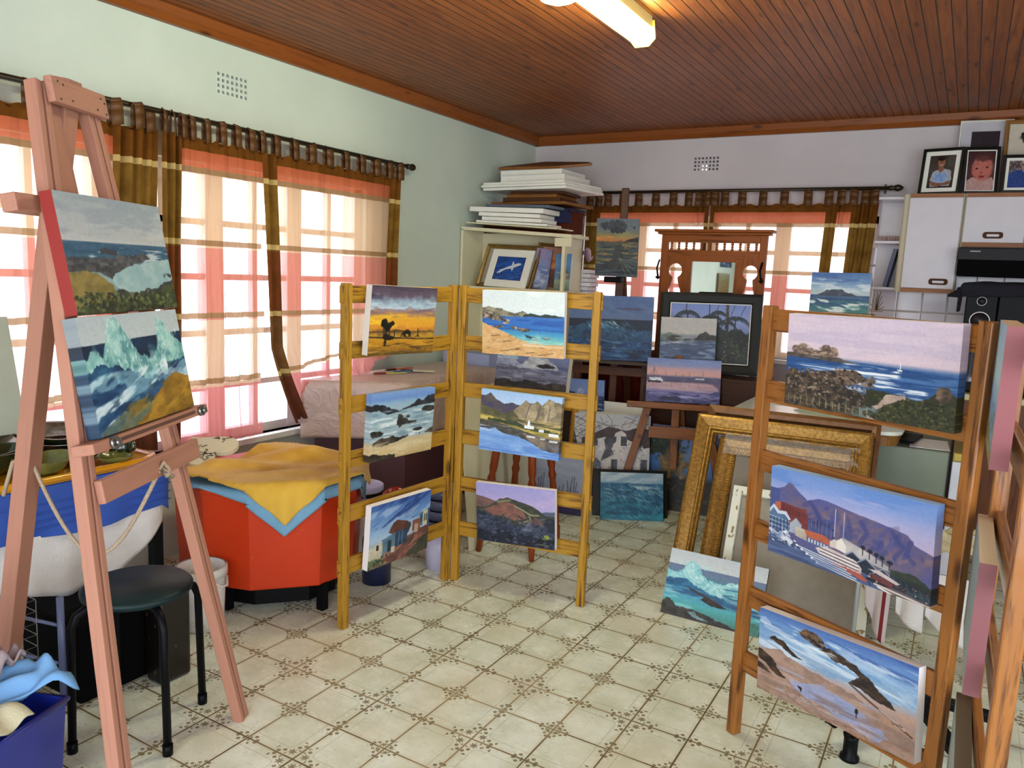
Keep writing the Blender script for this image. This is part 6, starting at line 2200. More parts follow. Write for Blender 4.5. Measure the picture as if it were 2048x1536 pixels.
beam('mast', e3(.02, .0, -.045), e3(.02, 2.14, -.045), .055, .02, W_DARK, ed, up=en3, bevel=.008)
for u in (-.24, .24):
    beam('stile', e3(u, 0, -.03), e3(u, 1.0, -.03), .045, .03, W_DARK, ed, up=en3)
for v, h in ((.99, .05), (.86, .06), (.12, .06)):
    beam('crossbar', e3(-.27, v, -.02), e3(.27, v, -.02), .02, h, W_DARK, ed, up=ev3)
beam('ledge', e3(-.33, .925, .03), e3(.31, .925, .03), .08, .022, wood('grey stained ledge', '4a4038', '261e18', 'x', .6), ed, up=ev3)
beam('rear_leg', e3(.02, 1.7, -.06), Vector((-.04, 3.07, 0)), .05, .025, W_DARK, ed)
MB().lohi((-.13, 2.555, 1.48), (-.0, 2.60, 1.52)).build('clamp', M_BLACK, ed, bevel=.006)
painting('narrow upright canvas of orange dusk rays over dark water, on the easel mast', art_dusk_rays(), e3(-.005, 1.524, -.0), 12, -6, -.3, .295, .396, .02, '3a4248')
painting('dark blue canvas of a night wave on the dark easel ledge', art_night_wave(), e3(-.01, .94, .045), 19, 8, .9, .585, .45, .02, '2a3c5c')
tag(MB().bar((-.28, 2.535, .615), (.20, 2.60, .615), .012, .085).build('white_plank', WD, None), 'white plank resting across the dark easel', 'plank')
painting('small blue canvas of a sea spray resting before the white plank', art_small_sea(), (-.183, 2.49, .555), 12, 0, 1, .26, .25, .02, '4a5c90')
sb = thing('sideboard', 'dark red brown cabinet behind the dark easel, under the back window', 'cabinet', (-.1, 3.3, 0))
MB().lohi((-.52, 3.12, 0), (-.0, 3.5, .95)).build('body', wood('mahogany', '4a1812', '240a07', 'z', .25), sb)
MB().lohi((-.54, 3.10, .95), (.01, 3.5, .98)).build('top', wood('mahogany top', '4a1812', '240a07', 'x', .25), sb, bevel=.004)
for x in (-.39, -.13):
    MB().lohi((x - .12, 3.105, .08), (x + .12, 3.12, .9)).build('door', wood('mahogany door', '5e1c18', '300c0a', 'z', .2), sb, bevel=.004)

# ------------------------------------------------------------------ hall stand with mirror
hs = thing('hall_stand', 'carved wooden hall stand with a narrow mirror and spindle gallery before the back window', 'hall stand', (.42, 3.25, 0))
W_HS = wood('hall stand wood z', '8c4c1e', '54290e', 'z', .5, .8, knots=False)
W_HX = wood('hall stand wood x', '8c4c1e', '54290e', 'x', .5, .8, knots=False)
HX0, HX1, HY = .035, .80, 3.2
MB().lohi((HX0 - .045, HY - .05, 1.862), (HX1 + .045, HY + .06, 1.882)).lohi((HX0 - .025, HY - .03, 1.845), (HX1 + .025, HY + .05, 1.862)).build('cornice', W_HX, hs, bevel=.006)
for x in (HX0, HX1 - .05):
    MB().lohi((x, HY, .5), (x + .05, HY + .035, 1.846)).build('post', W_HS, hs, bevel=.003)
MB().lohi((HX0 + .05, HY, 1.79), (HX1 - .05, HY + .03, 1.846)).build('top_rail', W_HX, hs)
MB().lohi((HX0 + .05, HY, 1.68), (HX1 - .05, HY + .03, 1.735)).build('gallery_rail', W_HX, hs)
for k in range(12):
    x = HX0 + .075 + k * (HX1 - HX0 - .15) / 11
    MB().lathe([(.008, 0), (.012, .01), (.006, .02), (.012, .028), (.006, .036), (.012, .045), (.008, .057)], (x, HY + .015, 1.734), n=10).build('spindle', W_HS, hs)
MX0, MX1 = .275, .59
for x0, x1 in ((MX0 - .055, MX0), (MX1, MX1 + .055)):
    MB().lohi((x0, HY, .9), (x1, HY + .03, 1.68)).build('mirror_stile', W_HS, hs, bevel=.003)
MB().lohi((MX0, HY, 1.655), (MX1, HY + .03, 1.68)).build('mirror_rail', W_HX, hs)
t_ = NT('mirror silver')
t_.set(color='e8ece8', metal=1.0, rough=.02)
MB().lohi((MX0 - .005, HY + .016, .92), (MX1 + .005, HY + .022, 1.66)).build('mirror', t_.m, hs)


def fret(xa, xb):
    """board with a keyhole opening: round above, shouldered slot below"""
    cx = (xa + xb) / 2
    y0, y1 = HY + .004, HY + .024
    b = MB()
    hw = (xb - xa) / 2
    N = 84
    zt, zb = 1.68, 1.35
    def half(z):
        if z > 1.535:
            r = .052
            d = abs(z - 1.585)
            return math.sqrt(max(0, r * r - d * d)) if d < r else 0
        if z > 1.44:
            k = (1.535 - z) / .095
            return .022 + (hw * .72 - .022) * k ** 1.6
        return hw * .72
    for j in range(N):
        za, zc = zt - (zt - zb) * j / N, zt - (zt - zb) * (j + 1) / N
        ha, hb = half(za), half(zc)
        for s in (-1, 1):
            P = [A3(cx + s * ha, y0, za), A3(cx + s * hw, y0, za), A3(cx + s * hw, y0, zc), A3(cx + s * hb, y0, zc)]
            Q = [p + A3(0, y1 - y0, 0) for p in P]
            b._faces(P + Q, [(0, 1, 2, 3), (4, 7, 6, 5), (0, 3, 7, 4), (1, 5, 6, 2)])
    return b


fret(HX0 + .05, MX0 - .055).build('fretwork', W_HS, hs)
fret(MX1 + .055, HX1 - .05).build('fretwork', W_HS, hs)
for x in (HX0 - .004, HX1 - .02):
    MB().tube([(x, HY - .005, 1.66), (x - .008, HY - .03, 1.60), (x + .004, HY - .035, 1.54), (x + .012, HY - .05, 1.52), (x + .014, HY - .06, 1.55)], .007, 8).lathe([(0, -.012), (.016, -.006), (.018, .004), (0, .014)], (x + .014, HY - .06, 1.53), n=12).build('coat_hook', M_BLACK, hs)
MB().lohi((HX0, HY, .5), (HX1, HY + .25, .86)).build('base', W_HX, hs, bevel=.004)
for x in (HX0 + .03, HX1 - .03):
    MB().lathe([(.03, 0), (.022, .12), (.034, .2), (.02, .3), (.03, .42), (.03, .5)], (x, HY + .04, 0), n=14).build('leg', W_HS, hs)

# ------------------------------------------------------------------ corner: cream shelf unit, brown cabinet, stacks
cu = thing('shelf_unit', 'cream open shelf unit in the corner with framed pictures inside', 'shelf unit', (-.85, 2.72, 0))
cx0, cx1, cy0, cy1 = -1.335, -.40, 2.57, 2.86
zl, zr = 1.85, 1.80
MB().lohi((cx0, cy0, 0), (cx0 + .022, cy1, zl - .02)).build('side', M_CREAM, cu)
MB().lohi((cx1 - .075, cy0 + .01, 0), (cx1 - .05, cy1, zr - .02)).build('side', M_CREAM, cu)
MB()._faces([A3(cx0, cy0, zl), A3(cx1, cy0, zr), A3(cx1, cy1, zr), A3(cx0, cy1, zl), A3(cx0, cy0, zl - .024), A3(cx1, cy0, zr - .024), A3(cx1, cy1, zr - .024), A3(cx0, cy1, zl - .024)], [(0, 1, 2, 3), (7, 6, 5, 4), (0, 4, 5, 1), (1, 5, 6, 2), (2, 6, 7, 3), (3, 7, 4, 0)]).build('top', M_CREAM, cu)
MB().lohi((cx1 - .13, cy0 + .002, zr - .085), (cx1, cy0 + .02, zr - .024)).build('valance', M_CREAM, cu)
MB().lohi((cx0, cy0, 1.385), (cx1 - .04, cy1, 1.405)).build('shelf', M_CREAM, cu)
MB().lohi((cx0, cy1 - .012, 0), (cx1 - .05, cy1, 1.815)).build('back', M_CREAM, cu)
MB().lohi((cx0, cy0, .7), (cx1 - .05, cy1, .72)).build('shelf', M_CREAM, cu)
GP = [(0, 0), (0, .022), (.008, .026), (.02, .016), (.03, .012)]
GOLD = plain('antique gold', '8a6a34', .35, .5, var=.3, scale=30)
framed('shark_picture', 'gold framed picture of a white shark on blue, white mount, in the cream shelf unit', 'picture', (-.985, 2.62, 1.408), -4, 22, -1.5, .50, .345, GP, GOLD, art_lilac_plain(63, 'b8b0a0', 'a89c8c'))
framed('shark_print', 'white framed shark print on blue standing in front of the gold frame', 'picture', (-.955, 2.595, 1.410), -4, 21, -1.5, .375, .30, [(0, 0), (0, .014), (.004, .016), (.055, .016), (.058, .012)], WD, art_shark())
painting('lilac and blue seascape canvas in the shelf unit, beside the gold framed shark', art_blue_pair(), (-.70, 2.68, 1.408), 14, 9, -4, .12, .30, .018, '8a90b0')
framed('dusk_picture', 'brown framed red dusk picture in the shelf unit', 'picture', (-.665, 2.72, 1.408), 20, 8, -4, .20, .34, [(0, 0), (0, .02), (.018, .024), (.024, .014)], GOLD, art_red_dusk())
painting('small canvas of a brown sea stack at the right end of the shelf', art_sea_stack(), (-.475, 2.60, 1.408), 0, 4.5, 0, .125, .26, .02, 'c8ccd4')
bc = thing('brown_cabinet', 'tall dark brown cabinet in the corner behind the cream shelf unit', 'cabinet', (-.95, 3.0, 0))
W_BR = wood('brown veneer', '54220f', '2e1008', 'z', .75, .6, knots=False)
W_BR.node_tree.nodes['Principled BSDF'].inputs['Specular IOR Level'].default_value = .08
MB().lohi((-1.33, 2.875, 0), (-.60, 3.16, 1.97)).build('body', W_BR, bc)
MB().lohi((-1.335, 2.868, 1.97), (-.59, 3.17, 1.995)).build('top', W_BR, bc, bevel=.003)


def slab(name, label, cat, x0, x1, y0, y1, z, h, mat, rot=0, group=None, tilt=0.0):
    b = MB()
    M = Matrix.Rotation(math.radians(rot), 4, 'Z') @ Matrix.Rotation(math.radians(tilt), 4, 'Y')
    b.box(((x0 + x1) / 2, (y0 + y1) / 2, z + h / 2), (x1 - x0, y1 - y0, h), M)
    return tag(b.build(name, mat, None, bevel=.002), label, cat, group)


GS = 'canvases and boards stacked in the corner'
zc = lambda x: zl + (zr - zl) * (x - cx0) / (cx1 - cx0)
z = zc(-.95) + .022
for k, (x0, x1, y0, h, m, nm, lb) in enumerate([
        (-1.30, -.52, 2.58, .010, M_CREAM, 'paper_pad', 'loose papers lowest on the cream shelf unit'),
        (-1.22, -.62, 2.60, .018, WD, 'drawing_pad', 'spiral drawing pad on the papers over the shelf unit'),
        (-1.18, -.66, 2.61, .028, WD, 'blank_canvas', 'blank white canvas lowest of three on the shelf unit'),
        (-1.20, -.68, 2.60, .028, WD, 'blank_canvas', 'blank white canvas in the middle of three on the shelf unit'),
        (-1.27, -.64, 2.58, .034, WD, 'blank_canvas', 'wider blank canvas topmost of three on the shelf unit'),
        (-1.16, -.60, 2.62, .020, plain('grey blue canvas back', '525c6c', .7), 'grey_canvas', 'grey blue board on top of the white canvases')]):
    slab(nm, lb, 'canvas' if 'canvas' in nm else 'paper', x0, x1, y0, 2.84, z + .004, h, m, [0, 1, -2, 1, 0, -3][k], GS, 2.9 - k * .3)
    z += h + .004
m_nv = plain('navy cloth', '10143c', .85, var=.3, scale=10)
def _nc(u, v):
    q = drape([(-1.335, 2.866), (-.59, 2.866), (-.59, 3.17), (-1.335, 3.17)], 2.01, [(-1.31, 2.72), (-.545, 2.74), (-.57, 3.15), (-1.31, 3.15)], .006, 9, .01)(u, v)
    return q
tag(MB().grid(_nc, 50, 30).build('navy_cloth', m_nv, None, smooth=True, solid=.004), 'navy blue cloth draped over the brown cabinet front', 'cloth')
W_BD = wood('brown board', '7c5024', '4c2c12', 'x', .5, .7)
z = 2.028
for k, (nm, lb, cat, x0, x1, y0, y1, h, m, rot) in enumerate([
        ('wooden_board', 'brown wooden board lying on the navy cloth', 'board', -1.22, -.56, 2.80, 3.25, .022, W_BD, -3),
        ('empty_frame', 'dark brown empty frame on the wooden board', 'frame', -1.13, -.66, 2.82, 3.2, .03, wood('dark frame', '4a2a14', '2a160a', 'x', .4), 4),
        ('empty_frame', 'pale wood frame below the white panels', 'frame', -1.10, -.68, 2.83, 3.2, .025, W_BD, 2),
        ('empty_frame', 'thin brown frame tied with string just under the white panels', 'frame', -1.08, -.64, 2.84, 3.2, .02, wood('dark frame', '4a2a14', '2a160a', 'x', .4), 5),
        ('mounting_board', 'large white panel lowest of three jutting out of the corner stack', 'panel', -1.26, -.50, 2.74, 3.28, .02, WD, -6),
        ('mounting_board', 'large white panel middle of three jutting out of the corner stack', 'panel', -1.27, -.51, 2.73, 3.28, .018, WD, -5),
        ('mounting_board', 'large white panel topmost of three jutting out of the corner stack', 'panel', -1.26, -.52, 2.74, 3.28, .018, WD, -6),
        ('blank_canvas', 'thick white canvas on the large white panels', 'canvas', -1.14, -.58, 2.80, 3.2, .05, WD, -3),
        ('blank_canvas', 'thick white canvas just under the brown board on top', 'canvas', -1.18, -.64, 2.86, 3.24, .045, WD, -2)]):
    slab(nm, lb, cat, x0, x1, y0, y1, z + .002, h, m, rot, GS)
    z += h + .002
MB_ = MB()
MB_.prism([(-1.20, 2.86), (-.66, 2.84), (-.46, 2.98), (-.55, 3.10), (-1.02, 3.30), (-1.22, 2.98)], 0, .02, Matrix.Translation((0, 2.86, z + .004)) @ Matrix.Rotation(math.radians(13), 4, 'X') @ Matrix.Translation((0, -2.86, 0)))
tag(MB_.build('brown_board', W_BD, None, bevel=.002), 'slanting brown board at the very top of the corner stack', 'board')
ss = thing('side_shelf', 'small shelf beside the brown cabinet stacked with papers', 'shelf', (-.46, 3.02, 0))
MB().lohi((-.56, 2.9, 1.35), (-.34, 3.09, 1.375)).build('top', W_BR, ss)
for x in (-.55, -.36):
    MB().lohi((x, 2.9, 0), (x + .015, 3.09, 1.35)).build('side', W_BR, ss)
for k in range(6):
    slab('paper_stack', 'white bundle %s of papers and bags beside the brown cabinet' % ['lowest', 'second from below', 'third from below', 'third from the top', 'second from the top', 'topmost'][k], 'paper', -.56 + .01 * (k % 3), -.40 - .015 * (k % 2), 2.91, 3.08, 1.376 + k * .032, .028, plain('paper white', 'd8d6dc', .6), 3 * (k % 3) - 3, 'papers on the side shelf')
def _pb(u, v):
    return A3(-.585 + .2 * u, 2.9 + .05 * v + .03 * math.sin(u * 5), 1.69 + .03 * math.sin(u * 9 + v * 4) - .04 * v + .008 * math.sin(v * 20))
tag(MB().grid(_pb, 20, 10).build('plastic_bag', plain('lilac plastic bag', 'c4a8b8', .3), None, smooth=True, solid=.003), 'lilac plastic bag hanging out beside the brown cabinet', 'bag')

# ------------------------------------------------------------------ gold frames and turquoise wave on the floor
G1 = NT('gilded moulding')
_c = G1.coord()
_n = G1.noise(_c, 70, 4)
_n2 = G1.noise(_c, 140, 2)
G1.set(color=G1.mix((_n2 > .62) * .5, G1.mix(_n.smooth(.3, .7), '74501c', '9a7634'), '5a3810'), rough=.4, metal=.6)
M_G1 = G1.m
M_G2 = plain('bronze brown moulding', '6a4420', .4, .4, var=.3, scale=30)
M_BEAD = plain('bright gold beads', 'b08c3c', .3, .85)


def beads(c, u, v, n, w, h, ins, ht, pitch, size, ridge=0.0):
    b = MB()
    c, u, v, n = [Vector(q) for q in (c, u, v, n)]
    R = Matrix((u, v, n)).transposed()
    W_, H_ = w - 2 * ins, h - 2 * ins
    k = int(W_ / pitch)
    for i in range(k + 1):
        x = -W_ / 2 + W_ * i / k
        for y in (ins, h - ins):
            b.box(c + u * x + v * y + n * ht, (pitch * .55, ridge or size, size), R, .6)
    k = int(H_ / pitch)
    for i in range(k + 1):
        y = ins + H_ * i / k
        for x in (-W_ / 2, W_ / 2):
            b.box(c + u * x + v * y + n * ht, (ridge or size, pitch * .55, size), R, .6)
    return b


def gold_frame(label, c, th, ti, ro, w, h, prof, mats, bead=None, panel=None, pane=None):
    u, v, n = axes(th, ti, ro)
    c = Vector(c)
    t = thing('gold_frame', label, 'frame', c, 'gold frames leaning at the table')
    cb = c - n * max(p[1] for p in prof)
    rim(MB(), cb, u, v, n, w, h, prof, [0] * (len(prof) - 1)).build('moulding', mats, t, bevel=0)
    if bead:
        beads(cb, u, v, n, w, h, *bead).build('beading', M_BEAD, t)
    ins = prof[-1][0]
    if panel:
        b = MB()
        b._faces([cb + u * s_ * (w / 2 - ins + .005) + v * y + n * .004 for s_, y in ((-1, ins - .005), (1, ins - .005), (1, h - ins + .005), (-1, h - ins + .005))], [(0, 1, 2, 3)])
        b.build('panel', panel, t)
    return t


gold_frame('large empty gold frame with beaded inner edge leaning on the floor', (1.345, 1.129, 0), 4.2, 28.6, 0, .841, .955,
           [(0, 0), (0, .03), (.008, .04), (.02, .042), (.045, .03), (.06, .022), (.066, .028), (.074, .028), (.082, .016), (.09, .014), (.095, .0)], M_G1, (.088, .018, .009, .007))
gold_frame('plain dark bronze frame behind the large gold frame', (1.365, 1.215, 0), 3.6, 27.4, 0, .83, .985,
           [(0, 0), (0, .025), (.02, .03), (.04, .024), (.05, .0)], M_G2)
t_ = NT('bubble wrap')
_c = t_.coord()
vo = t_.node('ShaderNodeTexVoronoi')
t_.link(_c, vo.inputs['Vector'])
vo.inputs['Scale'].default_value = 90
t_.set(color='dcd8d0', rough=.12, trans=.0, alpha=.2, spec=.8)
t_.bump(E_(t_, vo.outputs['Distance']) * -1.0 + t_.noise(_c, 12, 3, .6, 2) * 2.0, .8, .01)
M_BUB = t_.m
gf2 = gold_frame('smaller gold frame with broad ribbed edge, wrapped in bubble plastic', (1.375, 1.20, .03), 4.2, 28.2, 0, .66, .80,
                 [(0, 0), (0, .02), (.02, .03), (.05, .018), (.06, .022), (.085, .016), (.092, .004)], M_G1, (.072, .022, .013, .012, .022), plain('grey backing card', '6e655a', .6, var=.2, scale=5))
u2, v2, n2 = axes(4.2, 28.2)
def _bw(ua, ub, va, vb, up):
    def f(u, v):
        p = Vector((1.375, 1.20, .03)) + u2 * (ua + (ub - ua) * u) + v2 * (va + (vb - va) * v) + n2 * (up + .008 * math.sin(u * 31 + v * 9) + .006 * math.sin(v * 27 - u * 12))
        return p
    return f
MB().grid(_bw(-.30, .33, .70, .81, .02), 40, 10).build('bubble_wrap', M_BUB, gf2, smooth=True)
MB().grid(_bw(.08, .33, .0, .42, .02), 26, 30).build('bubble_wrap', M_BUB, gf2, smooth=True)
framed('picture_frame', 'chalky white wooden frame standing inside the gold frames', 'frame', (1.50, 1.10, .0), 4.2, 25, 0, .64, .60, [(0, 0), (0, .018), (.038, .02), (.042, .01)], m_flake, art_lilac_plain(64, '8c8474', '7a7264'))
painting('canvas of a curling turquoise wave and rocks on the floor before the gold frames', art_turquoise(), (1.199, .905, 0), -.4, 20.9, 0, .443, .298, .018, '16140f')

# ------------------------------------------------------------------ white table, fridge, kitchen side
wt = thing('white_table', 'white topped table with rounded corners behind the gold frames', 'table', (1.4, 2.1, 0))
def rrect(x0, y0, x1, y1, r, n=6):
    P = []
    for cx, cy, a0 in ((x1 - r, y1 - r, 0), (x0 + r, y1 - r, 90), (x0 + r, y0 + r, 180), (x1 - r, y0 + r, 270)):
        for k in range(n + 1):
            a = math.radians(a0 + 90 * k / n)
            P.append((cx + r * math.cos(a), cy + r * math.sin(a)))
    return P
MB().prism(rrect(.98, 1.72, 1.84, 2.92, .10), .81, .83).build('tabletop', plain('white laminate', 'cfd6cc', .25), wt, bevel=.004)
MB().prism(rrect(1.0, 1.74, 1.82, 2.90, .09), .755, .81).build('apron', wood('table apron', '7a5224', '4e3010', 'x', .4), wt)
for x, y in ((1.05, 1.80), (1.52, 1.80), (1.05, 2.84), (1.78, 2.84)):
    MB().lohi((x - .022, y - .022, 0), (x + .022, y + .022, .755)).build('leg', wood('table leg', '5c3a18', '38220e', 'z', .4), wt)
for k, (x, y, c_, r_, lb) in enumerate([(1.22, 2.3, 'dcdce0', 12, 'white sheet of paper on the far side of the white table'), (1.45, 2.1, 'b8ccb4', -18, 'pale green card lying on the white table')]):
    slab('paper_sheet', lb, 'paper', x - .15, x + .15, y - .1, y + .1, .831, .003, plain('sheet ' + c_, c_, .6), r_)
fr = thing('fridge', 'small grey bar fridge with white door beside the white table', 'fridge', (1.83, 2.15, 0))
m_fr = plain('green lit grey enamel', '707a6a', .4, var=.05)  # greenish light mixed into the grey of the fridge side
MB().lohi((1.60, 1.90, .02), (2.05, 2.40, .735)).build('body', m_fr, fr, bevel=.006)
MB().lohi((2.052, 1.885, .06), (2.062, 2.40, .735)).build('seal', M_BLACK, fr)
MB().lohi((2.062, 1.885, .06), (2.112, 2.40, .70)).build('door', plain('white enamel', 'c4c6d0', .35), fr, bevel=.006)
MB().lohi((2.062, 1.88, .70), (2.112, 2.40, .745)).build('door_cap', plain('gold trim', 'a08c3c', .3, .4), fr, bevel=.006)
slab('paper_sheet', 'white paper lying on the bar fridge', 'paper', 1.86, 2.04, 1.93, 2.2, .737, .003, plain('sheet dcdce0', 'dcdce0', .6), 4)
slab('black_folder', 'black folder on the bar fridge under the table edge', 'folder', 1.66, 1.90, 2.0, 2.24, .742, .012, M_BLACK, -8)

# wall cupboards
m_door = plain('white cupboard laminate', 'bdb8c0', .35, var=.05)
m_edge = wood('oak edge strip', '8c5a34', '5c3618', 'x', .4, .8, knots=False)
m_carc = plain('cream carcass', 'b4a98c', .5)
m_hd = plain('brown handle', '4a2812', .6, spec=.15)


def wall_unit(label, x0, x1, z0, z1, doors, hz):
    t = thing('wall_cupboard', label, 'cupboard', ((x0 + x1) / 2, 3.54, z0), 'white wall cupboards')
    MB().lohi((x0, 3.40, z0), (x1, YB - .002, z1)).build('body', m_carc, t)
    for a, b in doors:
        d = MB().lohi((a, 3.378, z0 + .03), (b, 3.398, z1 - .025)).build('door', m_door, t, bevel=.002)
        MB().lohi((a, 3.376, z1 - .025), (b, 3.40, z1)).build('edge_strip', m_edge, t)
        MB().lohi((a, 3.376, z0 + .002), (b, 3.40, z0 + .03)).build('edge_strip', m_edge, t)
        cx = hz[0] if hz[0] else (a + b) / 2
        cz = hz[1]
        h = MB().prism(rrect(cx - .055, cz - .02, cx + .055, cz + .02, .016), -3.378, -3.372, Matrix(((1, 0, 0, 0), (0, 0, -1, 0), (0, 1, 0, 0), (0, 0, 0, 1)))).build('handle', m_hd, d)
        MB().prism(rrect(cx - .034, cz - .009, cx + .034, cz + .006, .007), -3.373, -3.368, Matrix(((1, 0, 0, 0), (0, 0, -1, 0), (0, 1, 0, 0), (0, 0, 0, 1)))).build('handle_inset', m_door, d)
    return t


wall_unit('tall white wall cupboard with brown recessed handle beside the brown curtain', 1.615, 1.955, 1.50, 2.135, [(1.645, 1.948)], (1.86, 1.575))
wall_unit('short white wall cupboard over the black extractor hood', 1.958, 2.86, 1.80, 2.135, [(1.966, 2.295), (2.302, 2.85)], (None, 1.875))
es = thing('end_shelf', 'narrow white open end shelf between curtain and wall cupboard', 'shelf', (1.53, 3.58, 1.51))
MB().lohi((1.605, 3.43, 1.505), (1.614, YB, 2.13)).build('side', m_carc, es)
for z in (1.51, 1.82, 2.11):
    MB().lohi((1.45, 3.47, z), (1.606, YB, z + .016)).build('board', m_door, es)
MB().lohi((1.45, YB - .008, 1.51), (1.606, YB - .001, 2.12)).build('back', m_door, es)
slab('file_folder', 'navy blue folder leaning in the end shelf', 'folder', 1.545, 1.572, 3.50, 3.68, 1.528, .26, plain('navy folder', '161a4c', .4), 0, None, 10)
for k in range(7):
    x = 1.475 + k * .018
    tag(MB().lathe([(0, 0), (.009, .002), (.008, .016), (.011, .022), (.007, .034), (0, .036)], (x, 3.52 + .012 * (k % 3), 1.837), n=10).build('pebble', plain('pinkish shell', 'b89890', .6, var=.4, scale=60), None), 'small pinkish shell in the row on the end shelf', 'shell', 'shells on the end shelf')
ho = thing('extractor_hood', 'black extractor hood under the short wall cupboard', 'hood', (2.4, 3.45, 1.62))
MB().lohi((1.955, 3.25, 1.715), (2.86, YB - .002, 1.79)).build('front_panel', plain('dark grey enamel', '1b181c', .4, spec=.12), ho, bevel=.004)
MB().lohi((1.96, 3.28, 1.62), (2.855, YB - .002, 1.715)).build('canopy', plain('matte black', '070708', .6), ho)
MB().lohi((2.02, 3.247, 1.765), (2.075, 3.251, 1.772)).build('badge', plain('badge grey', '8c8a90', .4), ho)
# tiled splash back
t_ = NT('glazed wall tiles')
x, y, z = t_.xyz(t_.coord())
gx, gz = ((x * 6.45).fract() - .5).abs(), ((z * 6.45).fract() - .5).abs()
ln = gx.max(gz)
t_.set(color=t_.mix((ln > .475), t_.mix(t_.noise(t_.coord(), 3, 2), 'b4aab4', 'c8c0c4'), '8c8078'), rough=.12, spec=.5)
t_.bump(ln.smooth(.5, .44), .4, .004)
sp = MB().lohi((1.40, YB - .006, .9), (XR, YB - .0005, 1.80)).build('trim_3', t_.m)
sp['kind'] = 'structure'
pot = MB()
for k in range(14):
    a = k * .5
    pot.tube([(1.485, YB - .009, 1.36), (1.485 + .05 * math.sin(a * 3.1) * (1 - k / 20), YB - .009, 1.38 + .009 * k)], .0018, 5)
pot.tube([(1.445, YB - .009, 1.355), (1.53, YB - .009, 1.355)], .0018, 5)
tag(pot.build('tile_motif', plain('brown decal', '6a5428', .6), None), 'brown plant motif on a wall tile by the window', 'tile motif')
kc = thing('kitchen_counter', 'kitchen counter with cream edge along the back wall', 'counter', (2.4, 3.4, 0))
MB().lohi((1.50, 3.12, 0), (3.2, YB - .002, .86)).build('body', wood('counter front', '6a3c1c', '40220e', 'z', .4), kc)
MB().lohi((1.48, 3.08, .86), (3.2, YB - .008, .90)).build('worktop', plain('cream worktop', 'c0b684', .4), kc, bevel=.006)
mo = thing('oven', 'glossy black counter oven under the stereo', 'oven', (2.2, 3.35, .90))
MB().lohi((1.90, 3.16, .905), (2.70, 3.6, 1.27)).build('body', M_BLACK, mo, bevel=.01)
MB().lohi((1.93, 3.152, .97), (2.5, 3.16, 1.24)).build('glass_door', plain('black glass', '120a14', .06, coat=.6), mo)
sr = thing('stereo', 'black stereo with round speaker under a dark cloth on the oven', 'stereo', (2.25, 3.3, 1.28))
MB().lohi((2.03, 3.20, 1.272), (2.20, 3.48, 1.56)).build('speaker_box', M_BLACK, sr, bevel=.006)
MB().lohi((2.205, 3.20, 1.272), (2.60, 3.48, 1.53)).build('deck', M_BLACK, sr, bevel=.004)
MY = Matrix.Rotation(math.radians(90), 4, 'X')
for r_, zz in ((.056, 1.345), (.027, 1.465)):
    s_ = MB().lathe([(r_ * .9, .006), (r_ * 1.0, .008), (r_ * 1.0, .0), (r_ * .9, .0)], (2.115, 3.198, zz), MY, 32).build('speaker_ring', plain('white ring', 'd8d4dc', .3), sr)
    MB().lathe([(0, .004), (r_ * .3, .0055), (r_ * .35, .001), (r_ * .9, .005), (r_ * .9, 0), (0, 0)], (2.115, 3.198, zz), MY, 32).build('speaker_cone', plain('grey cone', '4c4a52' if r_ < .03 else '17151b', .4), sr)
def _sc(u, v):
    a = drape([(2.02, 3.19), (2.62, 3.19), (2.62, 3.49), (2.02, 3.49)], 1.575, [(1.82, 3.08), (2.66, 3.12), (2.66, 3.50), (1.92, 3.52)], .012, 12, .012)(u, v)
    return a
tag(MB().grid(_sc, 46, 30).build('dark_cloth', plain('black blue cloth', '0c0c1c', .9), None, smooth=True, solid=.004), 'black cloth thrown over the stereo, corner hanging out to the left', 'cloth')
painting('canvas of a flat topped mountain across a surfy bay, standing by the cupboards', art_table_mountain(), (1.376, 2.62, 1.364), -6.9, 2, .7, .338, .236, .02, 'd0c8bc')
tag(MB().lohi((1.20, 2.625, .832), (1.56, 2.85, 1.36)).build('display_box', wood('pale box wood', 'b09a78', '8a7450', 'z', .5), None), 'pale wooden box supporting the flat topped mountain canvas', 'box')

# frames on top of the cupboards
F1 = [(0, 0), (0, .016), (.014, .018), (.018, .008)]
framed('photo_frame', 'black framed photo of a person in white shirt and blue apron, arms folded', 'photo frame', (1.793, 3.44, 2.138), -11.3, 8.5, 0, .24, .30, F1, BK, photo_apron(), (.026, WD), 'photo frames on the cupboards', print_mat())
framed('photo_frame', 'black framed photo of a pink faced baby', 'photo frame', (2.027, 3.43, 2.138), 8.8, 10, 0, .20, .30, F1, BK, photo_baby(), (.006, WD), 'photo frames on the cupboards', print_mat())
framed('photo_frame', 'black framed photo of a person in a blue jersey and dark glasses', 'photo frame', (2.235, 3.41, 2.138), 4.8, 7.4, 0, .19, .235, F1, BK, photo_blue_jersey(), (.016, WD), 'photo frames on the cupboards', print_mat())
framed('photo_frame', 'white mounted dark picture in a thin frame at the back of the cupboard top', 'photo frame', (2.03, 3.585, 2.138), 6, 6.5, 0, .30, .49, [(0, 0), (0, .012), (.006, .014), (.01, .006)], WD, photo_dark_corner(), (.06, plain('mount white', 'b8b4bc', .6)), 'photo frames on the cupboards', print_mat())
framed('photo_frame', 'tall wooden frame with drawings of black and white dogs', 'photo frame', (2.262, 3.53, 2.138), 8, 8.0, 0, .25, .475, [(0, 0), (0, .02), (.012, .026), (.024, .012)], wood('light frame wood', '8a6034', '5a3a1c', 'x', .4), print_dogs(), None, 'photo frames on the cupboards', print_mat())

